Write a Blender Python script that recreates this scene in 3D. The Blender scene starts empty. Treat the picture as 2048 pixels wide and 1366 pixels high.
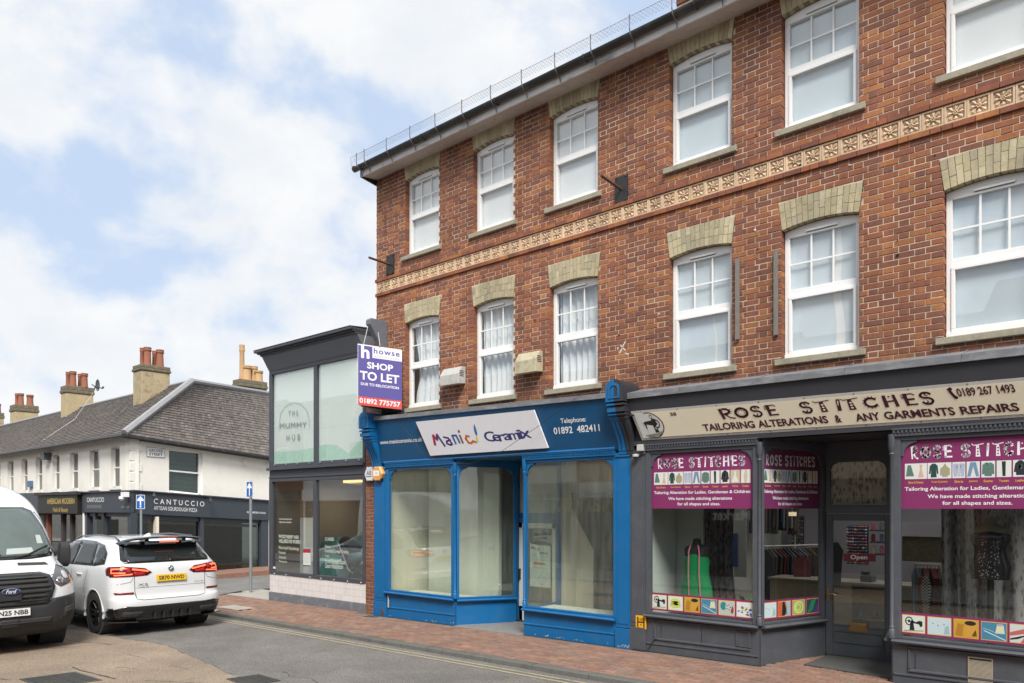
import bpy, bmesh, math, random
from mathutils import Vector, Matrix, noise
from mathutils.bvhtree import BVHTree
from mathutils.geometry import delaunay_2d_cdt
random.seed(7)
R = math.radians
scn = bpy.context.scene
COL = scn.collection

# ---------------- camera ----------------
FPX, HORIZON = 1480.0, 1015.0            # focal length and horizon in pixels of a 2048 wide frame
CAM = Vector((12.13, -9.72, 2.25))
TH = math.atan2(1708.0, FPX)
DX, DY = -math.cos(TH), math.sin(TH)     # view direction in plan
RX, RY = math.sin(TH), math.cos(TH)
cd = bpy.data.cameras.new('camera'); cam = bpy.data.objects.new('camera', cd); COL.objects.link(cam)
cam.location = CAM
cam.rotation_euler = (R(90), 0, math.atan2(-DX, DY))
cd.sensor_width = 36; cd.lens = 36 * FPX / 2048
cd.shift_x = 0; cd.shift_y = (HORIZON - 683) / 2048
cd.clip_start = 0.1; cd.clip_end = 3000
scn.camera = cam

# ---------------- world, sun, exposure ----------------
SUN_EL, SUN_AZ = R(48), R(133)           # azimuth measured from north (+Y) clockwise
w = bpy.data.worlds.new('World'); scn.world = w; w.use_nodes = True
nt = w.node_tree; nt.nodes.clear(); N = nt.nodes.new; Lk = nt.links.new
out = N('ShaderNodeOutputWorld'); bg = N('ShaderNodeBackground')
sky = N('ShaderNodeTexSky'); sky.sky_type = 'NISHITA'; sky.sun_disc = False
sky.sun_elevation = SUN_EL; sky.sun_rotation = SUN_AZ; sky.air_density = 1.0; sky.dust_density = 1.5
tc = N('ShaderNodeTexCoord'); mp = N('ShaderNodeMapping'); mp.inputs['Scale'].default_value = (1.0, 1.0, 1.35)
mp.inputs['Location'].default_value = (1.73, .35, .2)
n1 = N('ShaderNodeTexNoise'); n1.inputs['Scale'].default_value = 5.2; n1.inputs['Detail'].default_value = 7; n1.inputs['Roughness'].default_value = .52; n1.inputs['Distortion'].default_value = .15
n2 = N('ShaderNodeTexNoise'); n2.inputs['Scale'].default_value = 7.5; n2.inputs['Detail'].default_value = 5; n2.inputs['Roughness'].default_value = .6
cr = N('ShaderNodeValToRGB'); e = cr.color_ramp.elements
e[0].position = .355; e[0].color = (0, 0, 0, 1); e[1].position = .53; e[1].color = (1, 1, 1, 1)
cr.color_ramp.interpolation = 'EASE'
mul = N('ShaderNodeMixRGB'); mul.blend_type = 'MIX'; mul.inputs['Fac'].default_value = .88
mul.inputs['Color2'].default_value = (4.4, 5.35, 6.9, 1)       # high thin haze over the blue
cl = N('ShaderNodeValToRGB'); e = cl.color_ramp.elements
e[0].position = .30; e[0].color = (5.9, 6.2, 6.6, 1); e[1].position = .62; e[1].color = (6.75, 6.85, 6.95, 1)
mx = N('ShaderNodeMixRGB')
Lk(tc.outputs['Generated'], mp.inputs['Vector'])
Lk(mp.outputs['Vector'], n1.inputs['Vector']); Lk(mp.outputs['Vector'], n2.inputs['Vector'])
Lk(n1.outputs['Fac'], cr.inputs['Fac']); Lk(n2.outputs['Fac'], cl.inputs['Fac'])
Lk(sky.outputs['Color'], mul.inputs['Color1'])
Lk(cr.outputs['Color'], mx.inputs['Fac']); Lk(mul.outputs['Color'], mx.inputs['Color1']); Lk(cl.outputs['Color'], mx.inputs['Color2'])
Lk(mx.outputs['Color'], bg.inputs['Color']); bg.inputs['Strength'].default_value = .1
Lk(bg.outputs['Background'], out.inputs['Surface'])
sd = bpy.data.lights.new('sun', 'SUN'); sd.energy = 3.3; sd.angle = R(22); sd.color = (1, .965, .91)
sun = bpy.data.objects.new('sun', sd); COL.objects.link(sun)
sv = Vector((math.sin(SUN_AZ) * math.cos(SUN_EL), math.cos(SUN_AZ) * math.cos(SUN_EL), math.sin(SUN_EL)))
sun.rotation_euler = sv.to_track_quat('Z', 'Y').to_euler()
vs = scn.view_settings; vs.view_transform = 'Standard'; vs.look = 'None'; vs.exposure = 0.5; vs.gamma = 1; vs.use_curve_mapping = False
scn.cycles.max_bounces = 6; scn.cycles.transparent_max_bounces = 12; scn.cycles.diffuse_bounces = 3; scn.cycles.glossy_bounces = 4
scn.cycles.caustics_reflective = False; scn.cycles.caustics_refractive = False

# ---------------- helpers ----------------
def P(px, py, Y=0.0):
    """the point of the street-parallel plane at depth Y that the camera sees at a photo position"""
    t = (px - 1024.) / FPX
    k = (Y - CAM.y) / (DY + t * RY)
    return Vector((CAM.x + k * (DX + t * RX), Y, CAM.z - k * (py - HORIZON) / FPX))
def PX(px, Y=0.0): return P(px, HORIZON, Y).x
def PQ(px, py, k):
    t = (px - 1024.) / FPX
    return Vector((CAM.x + k * (DX + t * RX), CAM.y + k * (DY + t * RY), CAM.z - k * (py - HORIZON) / FPX))
def gz(x, a=.055): return a + .0113 * x

ORG = {}
def tag(o, label=None, cat=None, group=None, kind=None):
    if label: o['label'] = label
    if cat: o['category'] = cat
    if group: o['group'] = group
    if kind: o['kind'] = kind
    return o
def empty(name, loc, label=None, cat=None, group=None, kind=None):
    o = bpy.data.objects.new(name, None); COL.objects.link(o); o.location = loc
    o.empty_display_size = .2
    ORG[o.name] = Vector(loc)
    return tag(o, label, cat, group, kind)
def link_mesh(name, me, parent=None, loc=None):
    o = bpy.data.objects.new(name, me); COL.objects.link(o)
    if parent is not None:
        o.parent = parent; ORG[o.name] = ORG[parent.name].copy()
        if loc is not None: o.location = Vector(loc) - ORG[parent.name]
    else:
        ORG[o.name] = Vector((0, 0, 0))
        if loc is not None: o.location = loc; ORG[o.name] = Vector(loc)
    return o
class MB:
    """collects shapes in world space, builds ONE mesh object"""
    def __init__(s): s.v = []; s.f = []; s.m = []
    def raw(s, vs, fs, mi=0):
        b = len(s.v); s.v += [tuple(v) for v in vs]
        for f in fs: s.f.append(tuple(b + i for i in f)); s.m.append(mi)
        return s
    def box(s, x0, x1, y0, y1, z0, z1, mi=0):
        v = [(x, y, z) for z in (z0, z1) for y in (y0, y1) for x in (x0, x1)]
        return s.raw(v, [(0, 2, 3, 1), (4, 5, 7, 6), (0, 1, 5, 4), (2, 6, 7, 3), (0, 4, 6, 2), (1, 3, 7, 5)], mi)
    def cbox(s, x0, x1, y0, y1, z0, z1, c=.004, mi=0):
        """box with a chamfered street-side (-Y) face"""
        v = [(x0 + c, y0, z0 + c), (x1 - c, y0, z0 + c), (x1 - c, y0, z1 - c), (x0 + c, y0, z1 - c),
             (x0, y0 + c, z0), (x1, y0 + c, z0), (x1, y0 + c, z1), (x0, y0 + c, z1),
             (x0, y1, z0), (x1, y1, z0), (x1, y1, z1), (x0, y1, z1)]
        f = [(0, 1, 2, 3)]
        for i in range(4):
            j = (i + 1) % 4
            f += [(4 + i, 4 + j, j, i), (8 + i, 8 + j, 4 + j, 4 + i)]
        return s.raw(v, f, mi)
    def obox(s, c, ax, ay, az, mi=0):
        """oriented box: centre and three half axes"""
        c, ax, ay, az = Vector(c), Vector(ax), Vector(ay), Vector(az)
        v = [c + ax * i + ay * j + az * k for k in (-1, 1) for j in (-1, 1) for i in (-1, 1)]
        return s.raw(v, [(0, 2, 3, 1), (4, 5, 7, 6), (0, 1, 5, 4), (2, 6, 7, 3), (0, 4, 6, 2), (1, 3, 7, 5)], mi)
    def prism(s, pts, vec, mi=0):
        """polygon (3D points) swept along vec"""
        n = len(pts); vec = Vector(vec); a = [Vector(p) for p in pts]
        v = a + [p + vec for p in a]
        f = [tuple(range(n))[::-1], tuple(range(n, 2 * n))] + [(i, (i + 1) % n, n + (i + 1) % n, n + i) for i in range(n)]
        return s.raw(v, f, mi)
    def loft(s, rings, mi=0, caps=True, closed=True):
        n = len(rings[0]); b = []
        for r in rings: b += [tuple(p) for p in r]
        f = []
        for k in range(len(rings) - 1):
            for i in range(n if closed else n - 1):
                j = (i + 1) % n
                f.append((k * n + i, k * n + j, (k + 1) * n + j, (k + 1) * n + i))
        if caps: f += [tuple(range(n))[::-1], tuple((len(rings) - 1) * n + i for i in range(n))]
        return s.raw(b, f, mi)
    def tube(s, pts, r, n=8, mi=0, caps=True):
        pts = [Vector(p) for p in pts]; rings = []
        up = Vector((0, 0, 1))
        for i, p in enumerate(pts):
            t = (pts[min(i + 1, len(pts) - 1)] - pts[max(i - 1, 0)]).normalized()
            a = t.cross(up)
            if a.length < 1e-3: a = t.cross(Vector((1, 0, 0)))
            a.normalize(); b2 = t.cross(a)
            rr = r[i] if isinstance(r, (list, tuple)) else r
            rings.append([p + (a * math.cos(2 * math.pi * k / n) + b2 * math.sin(2 * math.pi * k / n)) * rr for k in range(n)])
        return s.loft(rings, mi, caps)
    def lathe(s, c, prof, axis='Z', n=16, mi=0, caps=True):
        rings = []
        for r, h in prof:
            ring = []
            for k in range(n):
                a = 2 * math.pi * k / n; u, w_ = r * math.cos(a), r * math.sin(a)
                q = {'Z': (u, w_, h), 'Y': (u, h, w_), 'X': (h, u, w_)}[axis]
                ring.append(Vector(c) + Vector(q))
            rings.append(ring)
        return s.loft(rings, mi, caps)
    def build(s, name, mat, parent=None, smooth=False, loc=None, bevel=0):
        me = bpy.data.meshes.new(name)
        o0 = ORG[parent.name] if parent is not None else Vector((0, 0, 0))
        if loc is not None: o0 = Vector(loc)
        me.from_pydata([tuple(Vector(v) - o0) for v in s.v], [], s.f)
        mats = mat if isinstance(mat, (list, tuple)) else [mat]
        for m_ in mats: me.materials.append(m_)
        if len(mats) > 1: me.polygons.foreach_set('material_index', s.m)
        bm = bmesh.new(); bm.from_mesh(me); bmesh.ops.recalc_face_normals(bm, faces=bm.faces); bm.to_mesh(me); bm.free()
        if smooth: me.polygons.foreach_set('use_smooth', [True] * len(me.polygons))
        me.update()
        o = link_mesh(name, me, parent, loc)
        if smooth == 'auto' or smooth is True:
            try: me.set_sharp_from_angle(angle=R(38))
            except Exception: pass
        if bevel:
            bv = o.modifiers.new('b', 'BEVEL'); bv.width = bevel; bv.segments = 2; bv.limit_method = 'ANGLE'; bv.angle_limit = R(35)
        return o

# ---------------- materials ----------------
def newmat(name):
    m = bpy.data.materials.new(name); m.use_nodes = True
    return m, m.node_tree, m.node_tree.nodes['Principled BSDF']
def _c(c): return (*c, 1) if len(c) == 3 else c
def mat(name, col, rough=.6, metal=0, var=.12, scale=8, bump=0, bscale=40, dirt=None, dscale=2.5, damt=.4, coat=0, stretch=None, spec=None, emit=None, estr=0):
    m, t, b = newmat(name); n, l = t.nodes, t.links
    tc = n.new('ShaderNodeTexCoord'); src = tc.outputs['Object']
    if stretch:
        mp = n.new('ShaderNodeMapping'); mp.inputs['Scale'].default_value = stretch; l.new(src, mp.inputs['Vector']); src = mp.outputs['Vector']
    last = None
    if var > 0 or dirt:
        nz = n.new('ShaderNodeTexNoise'); nz.inputs['Scale'].default_value = scale; nz.inputs['Detail'].default_value = 6; nz.inputs['Roughness'].default_value = .65
        l.new(src, nz.inputs['Vector'])
        mx = n.new('ShaderNodeMixRGB'); l.new(nz.outputs['Fac'], mx.inputs['Fac'])
        mx.inputs['Color1'].default_value = _c([max(0, c * (1 - var * 1.6)) for c in col]); mx.inputs['Color2'].default_value = _c([min(1, c * (1 + var * 1.6)) for c in col])
        last = mx.outputs['Color']
        if dirt:
            n3 = n.new('ShaderNodeTexNoise'); n3.inputs['Scale'].default_value = dscale; n3.inputs['Detail'].default_value = 8; n3.inputs['Roughness'].default_value = .7
            l.new(src, n3.inputs['Vector'])
            rp = n.new('ShaderNodeValToRGB'); rp.color_ramp.elements[0].position = .5; rp.color_ramp.elements[1].position = .72
            l.new(n3.outputs['Fac'], rp.inputs['Fac'])
            ml = n.new('ShaderNodeMath'); ml.operation = 'MULTIPLY'; ml.inputs[1].default_value = damt; l.new(rp.outputs['Color'], ml.inputs[0])
            m2 = n.new('ShaderNodeMixRGB'); l.new(ml.outputs[0], m2.inputs['Fac']); l.new(last, m2.inputs['Color1']); m2.inputs['Color2'].default_value = _c(dirt)
            last = m2.outputs['Color']
        l.new(last, b.inputs['Base Color'])
        mr = n.new('ShaderNodeMapRange'); mr.inputs['To Min'].default_value = max(.02, rough - .07); mr.inputs['To Max'].default_value = min(1, rough + .1)
        l.new(nz.outputs['Fac'], mr.inputs['Value']); l.new(mr.outputs['Result'], b.inputs['Roughness'])
    else:
        b.inputs['Base Color'].default_value = _c(col); b.inputs['Roughness'].default_value = rough
    b.inputs['Metallic'].default_value = metal
    b.inputs['Coat Weight'].default_value = coat
    if coat: b.inputs['Coat Roughness'].default_value = .04
    if spec is not None: b.inputs['Specular IOR Level'].default_value = spec
    if bump:
        nb = n.new('ShaderNodeTexNoise'); nb.inputs['Scale'].default_value = bscale; nb.inputs['Detail'].default_value = 6
        l.new(src, nb.inputs['Vector'])
        bp = n.new('ShaderNodeBump'); bp.inputs['Strength'].default_value = min(1, bump * 20); bp.inputs['Distance'].default_value = bump
        l.new(nb.outputs['Fac'], bp.inputs['Height']); l.new(bp.outputs['Normal'], b.inputs['Normal'])
    if emit: b.inputs['Emission Color'].default_value = _c(emit); b.inputs['Emission Strength'].default_value = estr
    return m
def piece_mat(name, cols, rough=.85, bump=.004, bscale=60, stain=None, sscale=.7, samt=.5, spots=.25, grain=.18):
    """colour of its own for every piece: random per object and per loose island"""
    m, t, b = newmat(name); n, l = t.nodes, t.links
    oi = n.new('ShaderNodeObjectInfo'); ge = n.new('ShaderNodeNewGeometry')
    ad = n.new('ShaderNodeMath'); ad.operation = 'ADD'; l.new(oi.outputs['Random'], ad.inputs[0]); l.new(ge.outputs['Random Per Island'], ad.inputs[1])
    fr = n.new('ShaderNodeMath'); fr.operation = 'FRACT'; l.new(ad.outputs[0], fr.inputs[0])
    rp = n.new('ShaderNodeValToRGB'); cr_ = rp.color_ramp
    while len(cr_.elements) < len(cols): cr_.elements.new(.5)
    for i, c in enumerate(cols): cr_.elements[i].position = i / (len(cols) - 1); cr_.elements[i].color = _c(c)
    l.new(fr.outputs[0], rp.inputs['Fac']); last = rp.outputs['Color']
    # world position without an object offset
    pos = ge.outputs['Position']
    nz = n.new('ShaderNodeTexNoise'); nz.inputs['Scale'].default_value = 22; nz.inputs['Detail'].default_value = 7; nz.inputs['Roughness'].default_value = .7; l.new(pos, nz.inputs['Vector'])
    hs = n.new('ShaderNodeHueSaturation'); mr = n.new('ShaderNodeMapRange'); mr.inputs['To Min'].default_value = 1 - grain * 2; mr.inputs['To Max'].default_value = 1 + grain * 2
    l.new(nz.outputs['Fac'], mr.inputs['Value']); l.new(mr.outputs['Result'], hs.inputs['Value']); l.new(last, hs.inputs['Color']); last = hs.outputs['Color']
    if spots:
        ns = n.new('ShaderNodeTexNoise'); ns.inputs['Scale'].default_value = 75; ns.inputs['Detail'].default_value = 3; l.new(pos, ns.inputs['Vector'])
        rs = n.new('ShaderNodeValToRGB'); rs.color_ramp.elements[0].position = .6; rs.color_ramp.elements[1].position = .7; l.new(ns.outputs['Fac'], rs.inputs['Fac'])
        ms = n.new('ShaderNodeMath'); ms.operation = 'MULTIPLY'; ms.inputs[1].default_value = spots; l.new(rs.outputs['Color'], ms.inputs[0])
        mm = n.new('ShaderNodeMixRGB'); l.new(ms.outputs[0], mm.inputs['Fac']); l.new(last, mm.inputs['Color1']); mm.inputs['Color2'].default_value = (.03, .02, .018, 1); last = mm.outputs['Color']
    if stain:
        n3 = n.new('ShaderNodeTexNoise'); n3.inputs['Scale'].default_value = sscale; n3.inputs['Detail'].default_value = 6; n3.inputs['Roughness'].default_value = .6; l.new(pos, n3.inputs['Vector'])
        r3 = n.new('ShaderNodeValToRGB'); r3.color_ramp.elements[0].position = .45; r3.color_ramp.elements[1].position = .75; l.new(n3.outputs['Fac'], r3.inputs['Fac'])
        m3 = n.new('ShaderNodeMath'); m3.operation = 'MULTIPLY'; m3.inputs[1].default_value = samt; l.new(r3.outputs['Color'], m3.inputs[0])
        mm = n.new('ShaderNodeMixRGB'); l.new(m3.outputs[0], mm.inputs['Fac']); l.new(last, mm.inputs['Color1']); mm.inputs['Color2'].default_value = _c(stain); last = mm.outputs['Color']
    if stain:
        mp2 = n.new('ShaderNodeMapping'); mp2.inputs['Scale'].default_value = (2.2, 2.2, .45); l.new(pos, mp2.inputs['Vector'])
        n4 = n.new('ShaderNodeTexNoise'); n4.inputs['Scale'].default_value = 1.3; n4.inputs['Detail'].default_value = 7; n4.inputs['Roughness'].default_value = .7; l.new(mp2.outputs['Vector'], n4.inputs['Vector'])
        r4 = n.new('ShaderNodeMapRange'); r4.inputs['From Min'].default_value = .3; r4.inputs['From Max'].default_value = .7; r4.inputs['To Min'].default_value = .74; r4.inputs['To Max'].default_value = 1.18; l.new(n4.outputs['Fac'], r4.inputs['Value'])
        h4 = n.new('ShaderNodeHueSaturation'); l.new(last, h4.inputs['Color']); l.new(r4.outputs['Result'], h4.inputs['Value']); last = h4.outputs['Color']
    l.new(last, b.inputs['Base Color']); b.inputs['Roughness'].default_value = rough; b.inputs['Specular IOR Level'].default_value = .25
    if bump:
        nb = n.new('ShaderNodeTexNoise'); nb.inputs['Scale'].default_value = bscale; nb.inputs['Detail'].default_value = 5; l.new(pos, nb.inputs['Vector'])
        bp = n.new('ShaderNodeBump'); bp.inputs['Strength'].default_value = .7; bp.inputs['Distance'].default_value = bump
        l.new(nb.outputs['Fac'], bp.inputs['Height']); l.new(bp.outputs['Normal'], b.inputs['Normal'])
    return m
def glass(name, tint=(.9, .95, .93), ior=1.5, rough=0, boost=0, haze=0, hazecol=(.6, .6, .55)):
    m = bpy.data.materials.new(name); m.use_nodes = True; t = m.node_tree; t.nodes.clear(); n, l = t.nodes, t.links
    o = n.new('ShaderNodeOutputMaterial'); tr = n.new('ShaderNodeBsdfTransparent'); tr.inputs['Color'].default_value = _c(tint)
    gl = n.new('ShaderNodeBsdfGlossy'); gl.inputs['Roughness'].default_value = rough; gl.inputs['Color'].default_value = (1, 1, 1, 1)
    ge0 = n.new('ShaderNodeNewGeometry'); dt = n.new('ShaderNodeVectorMath'); dt.operation = 'DOT_PRODUCT'; l.new(ge0.outputs['Normal'], dt.inputs[0]); l.new(ge0.outputs['Incoming'], dt.inputs[1])
    ab = n.new('ShaderNodeMath'); ab.operation = 'ABSOLUTE'; l.new(dt.outputs['Value'], ab.inputs[0])
    iv = n.new('ShaderNodeMath'); iv.operation = 'SUBTRACT'; iv.use_clamp = True; iv.inputs[0].default_value = 1; l.new(ab.outputs[0], iv.inputs[1])
    pw = n.new('ShaderNodeMath'); pw.operation = 'POWER'; pw.inputs[1].default_value = 5; l.new(iv.outputs[0], pw.inputs[0])
    ad = n.new('ShaderNodeMath'); ad.operation = 'MULTIPLY_ADD'; ad.use_clamp = True; ad.inputs[1].default_value = .96; ad.inputs[2].default_value = .04 + boost; l.new(pw.outputs[0], ad.inputs[0])
    mx = n.new('ShaderNodeMixShader'); l.new(ad.outputs[0], mx.inputs['Fac']); l.new(tr.outputs[0], mx.inputs[1]); l.new(gl.outputs[0], mx.inputs[2])
    last = mx.outputs[0]
    if haze:
        df = n.new('ShaderNodeBsdfDiffuse'); df.inputs['Color'].default_value = _c(hazecol)
        nz = n.new('ShaderNodeTexNoise'); nz.inputs['Scale'].default_value = 3; nz.inputs['Detail'].default_value = 8
        ge = n.new('ShaderNodeNewGeometry'); mp = n.new('ShaderNodeMapping'); mp.inputs['Scale'].default_value = (4, 4, .6); l.new(ge.outputs['Position'], mp.inputs['Vector']); l.new(mp.outputs['Vector'], nz.inputs['Vector'])
        ml = n.new('ShaderNodeMath'); ml.operation = 'MULTIPLY'; ml.inputs[1].default_value = haze * 2; l.new(nz.outputs['Fac'], ml.inputs[0])
        m2 = n.new('ShaderNodeMixShader'); l.new(ml.outputs[0], m2.inputs['Fac']); l.new(last, m2.inputs[1]); l.new(df.outputs[0], m2.inputs[2]); last = m2.outputs[0]
    l.new(last, o.inputs['Surface'])
    return m

M = {}
M['brick'] = piece_mat('red_brick', [(.235, .098, .064), (.28, .106, .062), (.37, .150, .066), (.31, .115, .062), (.26, .102, .064), (.20, .090, .066), (.30, .112, .062), (.43, .185, .075), (.27, .102, .062), (.225, .094, .064)], stain=(.11, .055, .045), samt=.45, bump=.003)
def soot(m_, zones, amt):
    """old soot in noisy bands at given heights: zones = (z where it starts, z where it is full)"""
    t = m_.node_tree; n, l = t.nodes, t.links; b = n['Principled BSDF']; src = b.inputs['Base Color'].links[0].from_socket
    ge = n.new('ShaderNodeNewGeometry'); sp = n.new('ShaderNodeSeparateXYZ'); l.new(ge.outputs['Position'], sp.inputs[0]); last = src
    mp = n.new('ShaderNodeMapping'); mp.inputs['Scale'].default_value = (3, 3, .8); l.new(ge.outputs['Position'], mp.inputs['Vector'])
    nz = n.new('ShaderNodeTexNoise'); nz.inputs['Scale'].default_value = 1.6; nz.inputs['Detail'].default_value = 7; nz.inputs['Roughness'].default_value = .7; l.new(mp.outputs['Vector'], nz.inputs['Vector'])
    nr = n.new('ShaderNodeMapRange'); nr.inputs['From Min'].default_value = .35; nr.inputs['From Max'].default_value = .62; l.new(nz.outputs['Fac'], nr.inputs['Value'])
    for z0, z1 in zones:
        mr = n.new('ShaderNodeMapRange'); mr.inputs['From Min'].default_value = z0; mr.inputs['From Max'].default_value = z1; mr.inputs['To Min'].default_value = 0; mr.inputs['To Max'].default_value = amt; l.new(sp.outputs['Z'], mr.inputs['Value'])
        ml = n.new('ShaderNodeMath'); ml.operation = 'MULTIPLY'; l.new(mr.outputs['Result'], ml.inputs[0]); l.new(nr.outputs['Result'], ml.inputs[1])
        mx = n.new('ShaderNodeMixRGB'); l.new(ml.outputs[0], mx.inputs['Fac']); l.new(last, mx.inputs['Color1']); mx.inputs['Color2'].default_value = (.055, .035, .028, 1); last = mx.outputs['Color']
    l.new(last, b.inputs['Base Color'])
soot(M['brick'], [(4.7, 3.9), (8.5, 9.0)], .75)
M['mortar'] = mat('lime_mortar', (.60, .50, .385), .95, var=.12, scale=14, dirt=(.16, .12, .1), dscale=1.3, damt=.6, bump=.002, bscale=120)
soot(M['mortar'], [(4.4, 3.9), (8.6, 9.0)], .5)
M['stock'] = piece_mat('yellow_stock_brick', [(.46, .395, .245), (.53, .465, .30), (.43, .375, .25), (.58, .51, .34), (.48, .41, .26), (.40, .355, .26)], stain=(.25, .225, .165), samt=.55, sscale=3, spots=.3)
M['stockmortar'] = mat('stock_mortar', (.22, .18, .12), .95, var=.2, scale=20)
M['sill'] = mat('sill_stone', (.34, .31, .235), .85, var=.2, scale=30, dirt=(.10, .095, .075), dscale=4, damt=.55, bump=.002, bscale=90)
M['upvc'] = mat('white_upvc', (.86, .86, .85), .28, var=.02, scale=3)
M['upvc2'] = mat('white_upvc_shaded_seal', (.25, .26, .26), .6, var=0)
M['black'] = mat('black_iron', (.022, .022, .022), .5, var=.3, scale=15, dirt=(.08, .06, .04), damt=.3)
M['gutter'] = mat('black_cast_gutter', (.022, .021, .020), .42, var=.3, scale=5, dirt=(.12, .11, .10), dscale=3, damt=.5)
M['fasciaw'] = mat('white_fascia_paint', (.72, .70, .69), .55, var=.06, scale=4, dirt=(.06, .055, .05), dscale=1.6, damt=.85, stretch=(1, 1, 3))
M['soffit'] = mat('soffit_render', (.52, .46, .42), .8, var=.06, scale=5, dirt=(.2, .15, .12), dscale=9, damt=.4, bump=.001)
M['terra'] = piece_mat('buff_terracotta', [(.66, .46, .28), (.72, .53, .35), (.72, .48, .33), (.62, .46, .27), (.78, .58, .40), (.70, .50, .36)], rough=.6, bump=.001, spots=.12, grain=.12, stain=(.28, .17, .10), sscale=2.5, samt=.35)
M['lead'] = mat('lead_flashing', (.20, .205, .22), .5, var=.25, scale=3, dirt=(.36, .37, .40), dscale=3, damt=.6, stretch=(1.5, 1, 4), metal=.1)
M['curtain'] = mat('white_net_curtain', (.84, .85, .86), .9, var=.05, scale=3)
M['blind'] = mat('white_blind', (.88, .87, .87), .9, var=.04, scale=2)
M['blindblue'] = mat('pale_blue_frosted_film', (.67, .735, .79), .7, var=.06, scale=3)
M['glass'] = glass('window_glass', (.97, .985, .985), 1.5, boost=.03)
M['asphalt'] = None
# ---------------- ground ----------------
def road_mat(name, c1, c2, patch=None, coarse=75):
    m, t, b = newmat(name); n, l = t.nodes, t.links
    ge = n.new('ShaderNodeNewGeometry'); pos = ge.outputs['Position']
    a = n.new('ShaderNodeTexVoronoi'); a.inputs['Scale'].default_value = coarse; l.new(pos, a.inputs['Vector'])
    v = n.new('ShaderNodeTexNoise'); v.inputs['Scale'].default_value = 70; v.inputs['Detail'].default_value = 3; l.new(pos, v.inputs['Vector'])
    av = n.new('ShaderNodeMixRGB'); av.inputs['Fac'].default_value = .5; l.new(a.outputs['Distance'], av.inputs['Color1']); l.new(v.outputs['Fac'], av.inputs['Color2'])
    rp = n.new('ShaderNodeValToRGB'); rp.color_ramp.elements[0].position = .36; rp.color_ramp.elements[0].color = _c(c1); rp.color_ramp.elements[1].position = .6; rp.color_ramp.elements[1].color = _c(c2)
    l.new(av.outputs['Color'], rp.inputs['Fac'])
    g = n.new('ShaderNodeTexNoise'); g.inputs['Scale'].default_value = .8; g.inputs['Detail'].default_value = 9; g.inputs['Roughness'].default_value = .65; l.new(pos, g.inputs['Vector'])
    mr = n.new('ShaderNodeMapRange'); mr.inputs['From Min'].default_value = .3; mr.inputs['From Max'].default_value = .7; mr.inputs['To Min'].default_value = .72; mr.inputs['To Max'].default_value = 1.22; l.new(g.outputs['Fac'], mr.inputs['Value'])
    hs = n.new('ShaderNodeHueSaturation'); l.new(rp.outputs['Color'], hs.inputs['Color']); l.new(mr.outputs['Result'], hs.inputs['Value'])
    l.new(hs.outputs['Color'], b.inputs['Base Color']); b.inputs['Roughness'].default_value = .85
    bp = n.new('ShaderNodeBump'); bp.inputs['Distance'].default_value = .006; bp.inputs['Strength'].default_value = .8; l.new(a.outputs['Distance'], bp.inputs['Height']); l.new(bp.outputs['Normal'], b.inputs['Normal'])
    return m
M['asphalt'] = road_mat('grey_asphalt', (.085, .079, .072), (.235, .220, .200))
M['asphalt_old'] = road_mat('worn_buff_asphalt', (.150, .117, .082), (.37, .29, .215))
M['asphalt_dark'] = road_mat('fine_dark_asphalt', (.13, .125, .115), (.21, .2, .185))
M['yellow'] = mat('worn_yellow_paint', (.37, .325, .215), .8, var=.2, scale=60, dirt=(.17, .16, .14), dscale=9, damt=.95)
M['kerb'] = mat('granite_kerb', (.13, .128, .115), .85, var=.25, scale=60, dirt=(.05, .05, .04), dscale=5, damt=.6, bump=.004, bscale=80)
M['concrete'] = mat('concrete_flag', (.36, .33, .29), .9, var=.15, scale=25, dirt=(.18, .16, .13), damt=.5, bump=.002)
M['paver'] = piece_mat('red_paver', [(.255, .150, .112), (.30, .172, .125), (.235, .145, .115), (.33, .20, .145), (.275, .155, .112), (.25, .158, .125)], stain=(.235, .19, .155), samt=.7, sscale=1.6, bump=.003, spots=.1)
M['paverjoint'] = mat('paver_joint_sand', (.15, .115, .09), .95, var=.2, scale=30)
RD = -.015
def sheet(name, pts, a, mat_, kind='structure', off=0, label=None):
    """flat polygon lying on the falling street surface"""
    mb = MB(); mb.raw([(x, y, gz(x, a) + off) for x, y in pts], [tuple(range(len(pts)))])
    o = mb.build(name, mat_); o['kind'] = kind
    if label: o['label'] = label
    return o
g_ = MB(); g_.raw([(-1500, -1500, -1.6), (1500, -1500, -1.6), (1500, 1500, -1.6), (-1500, 1500, -1.6)], [(0, 1, 2, 3)])
o = g_.build('ground', M['asphalt_dark']); o['kind'] = 'structure'
sheet('road', [(-70, -9.0), (40, -9.0), (40, -1.97), (-70, -1.97)], RD, M['asphalt'])
# side street beyond the tiled shop
_sr = [(-12.1, -1.97, 0), (-5.6, -1.97, 0), (-7.2, 1.0, 0), (-9.5, 16, .3), (-14.5, 40, .5), (-24.5, 40, .8), (-14.4, 2.2, .28)]
mb = MB(); mb.raw([(x, y, gz(x, RD) + .012 - q) for x, y, q in _sr], [(0, 1, 2, 6), (2, 3, 6), (3, 4, 5, 6)]); o = mb.build('side_road', M['asphalt_dark']); o['kind'] = 'structure'
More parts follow.
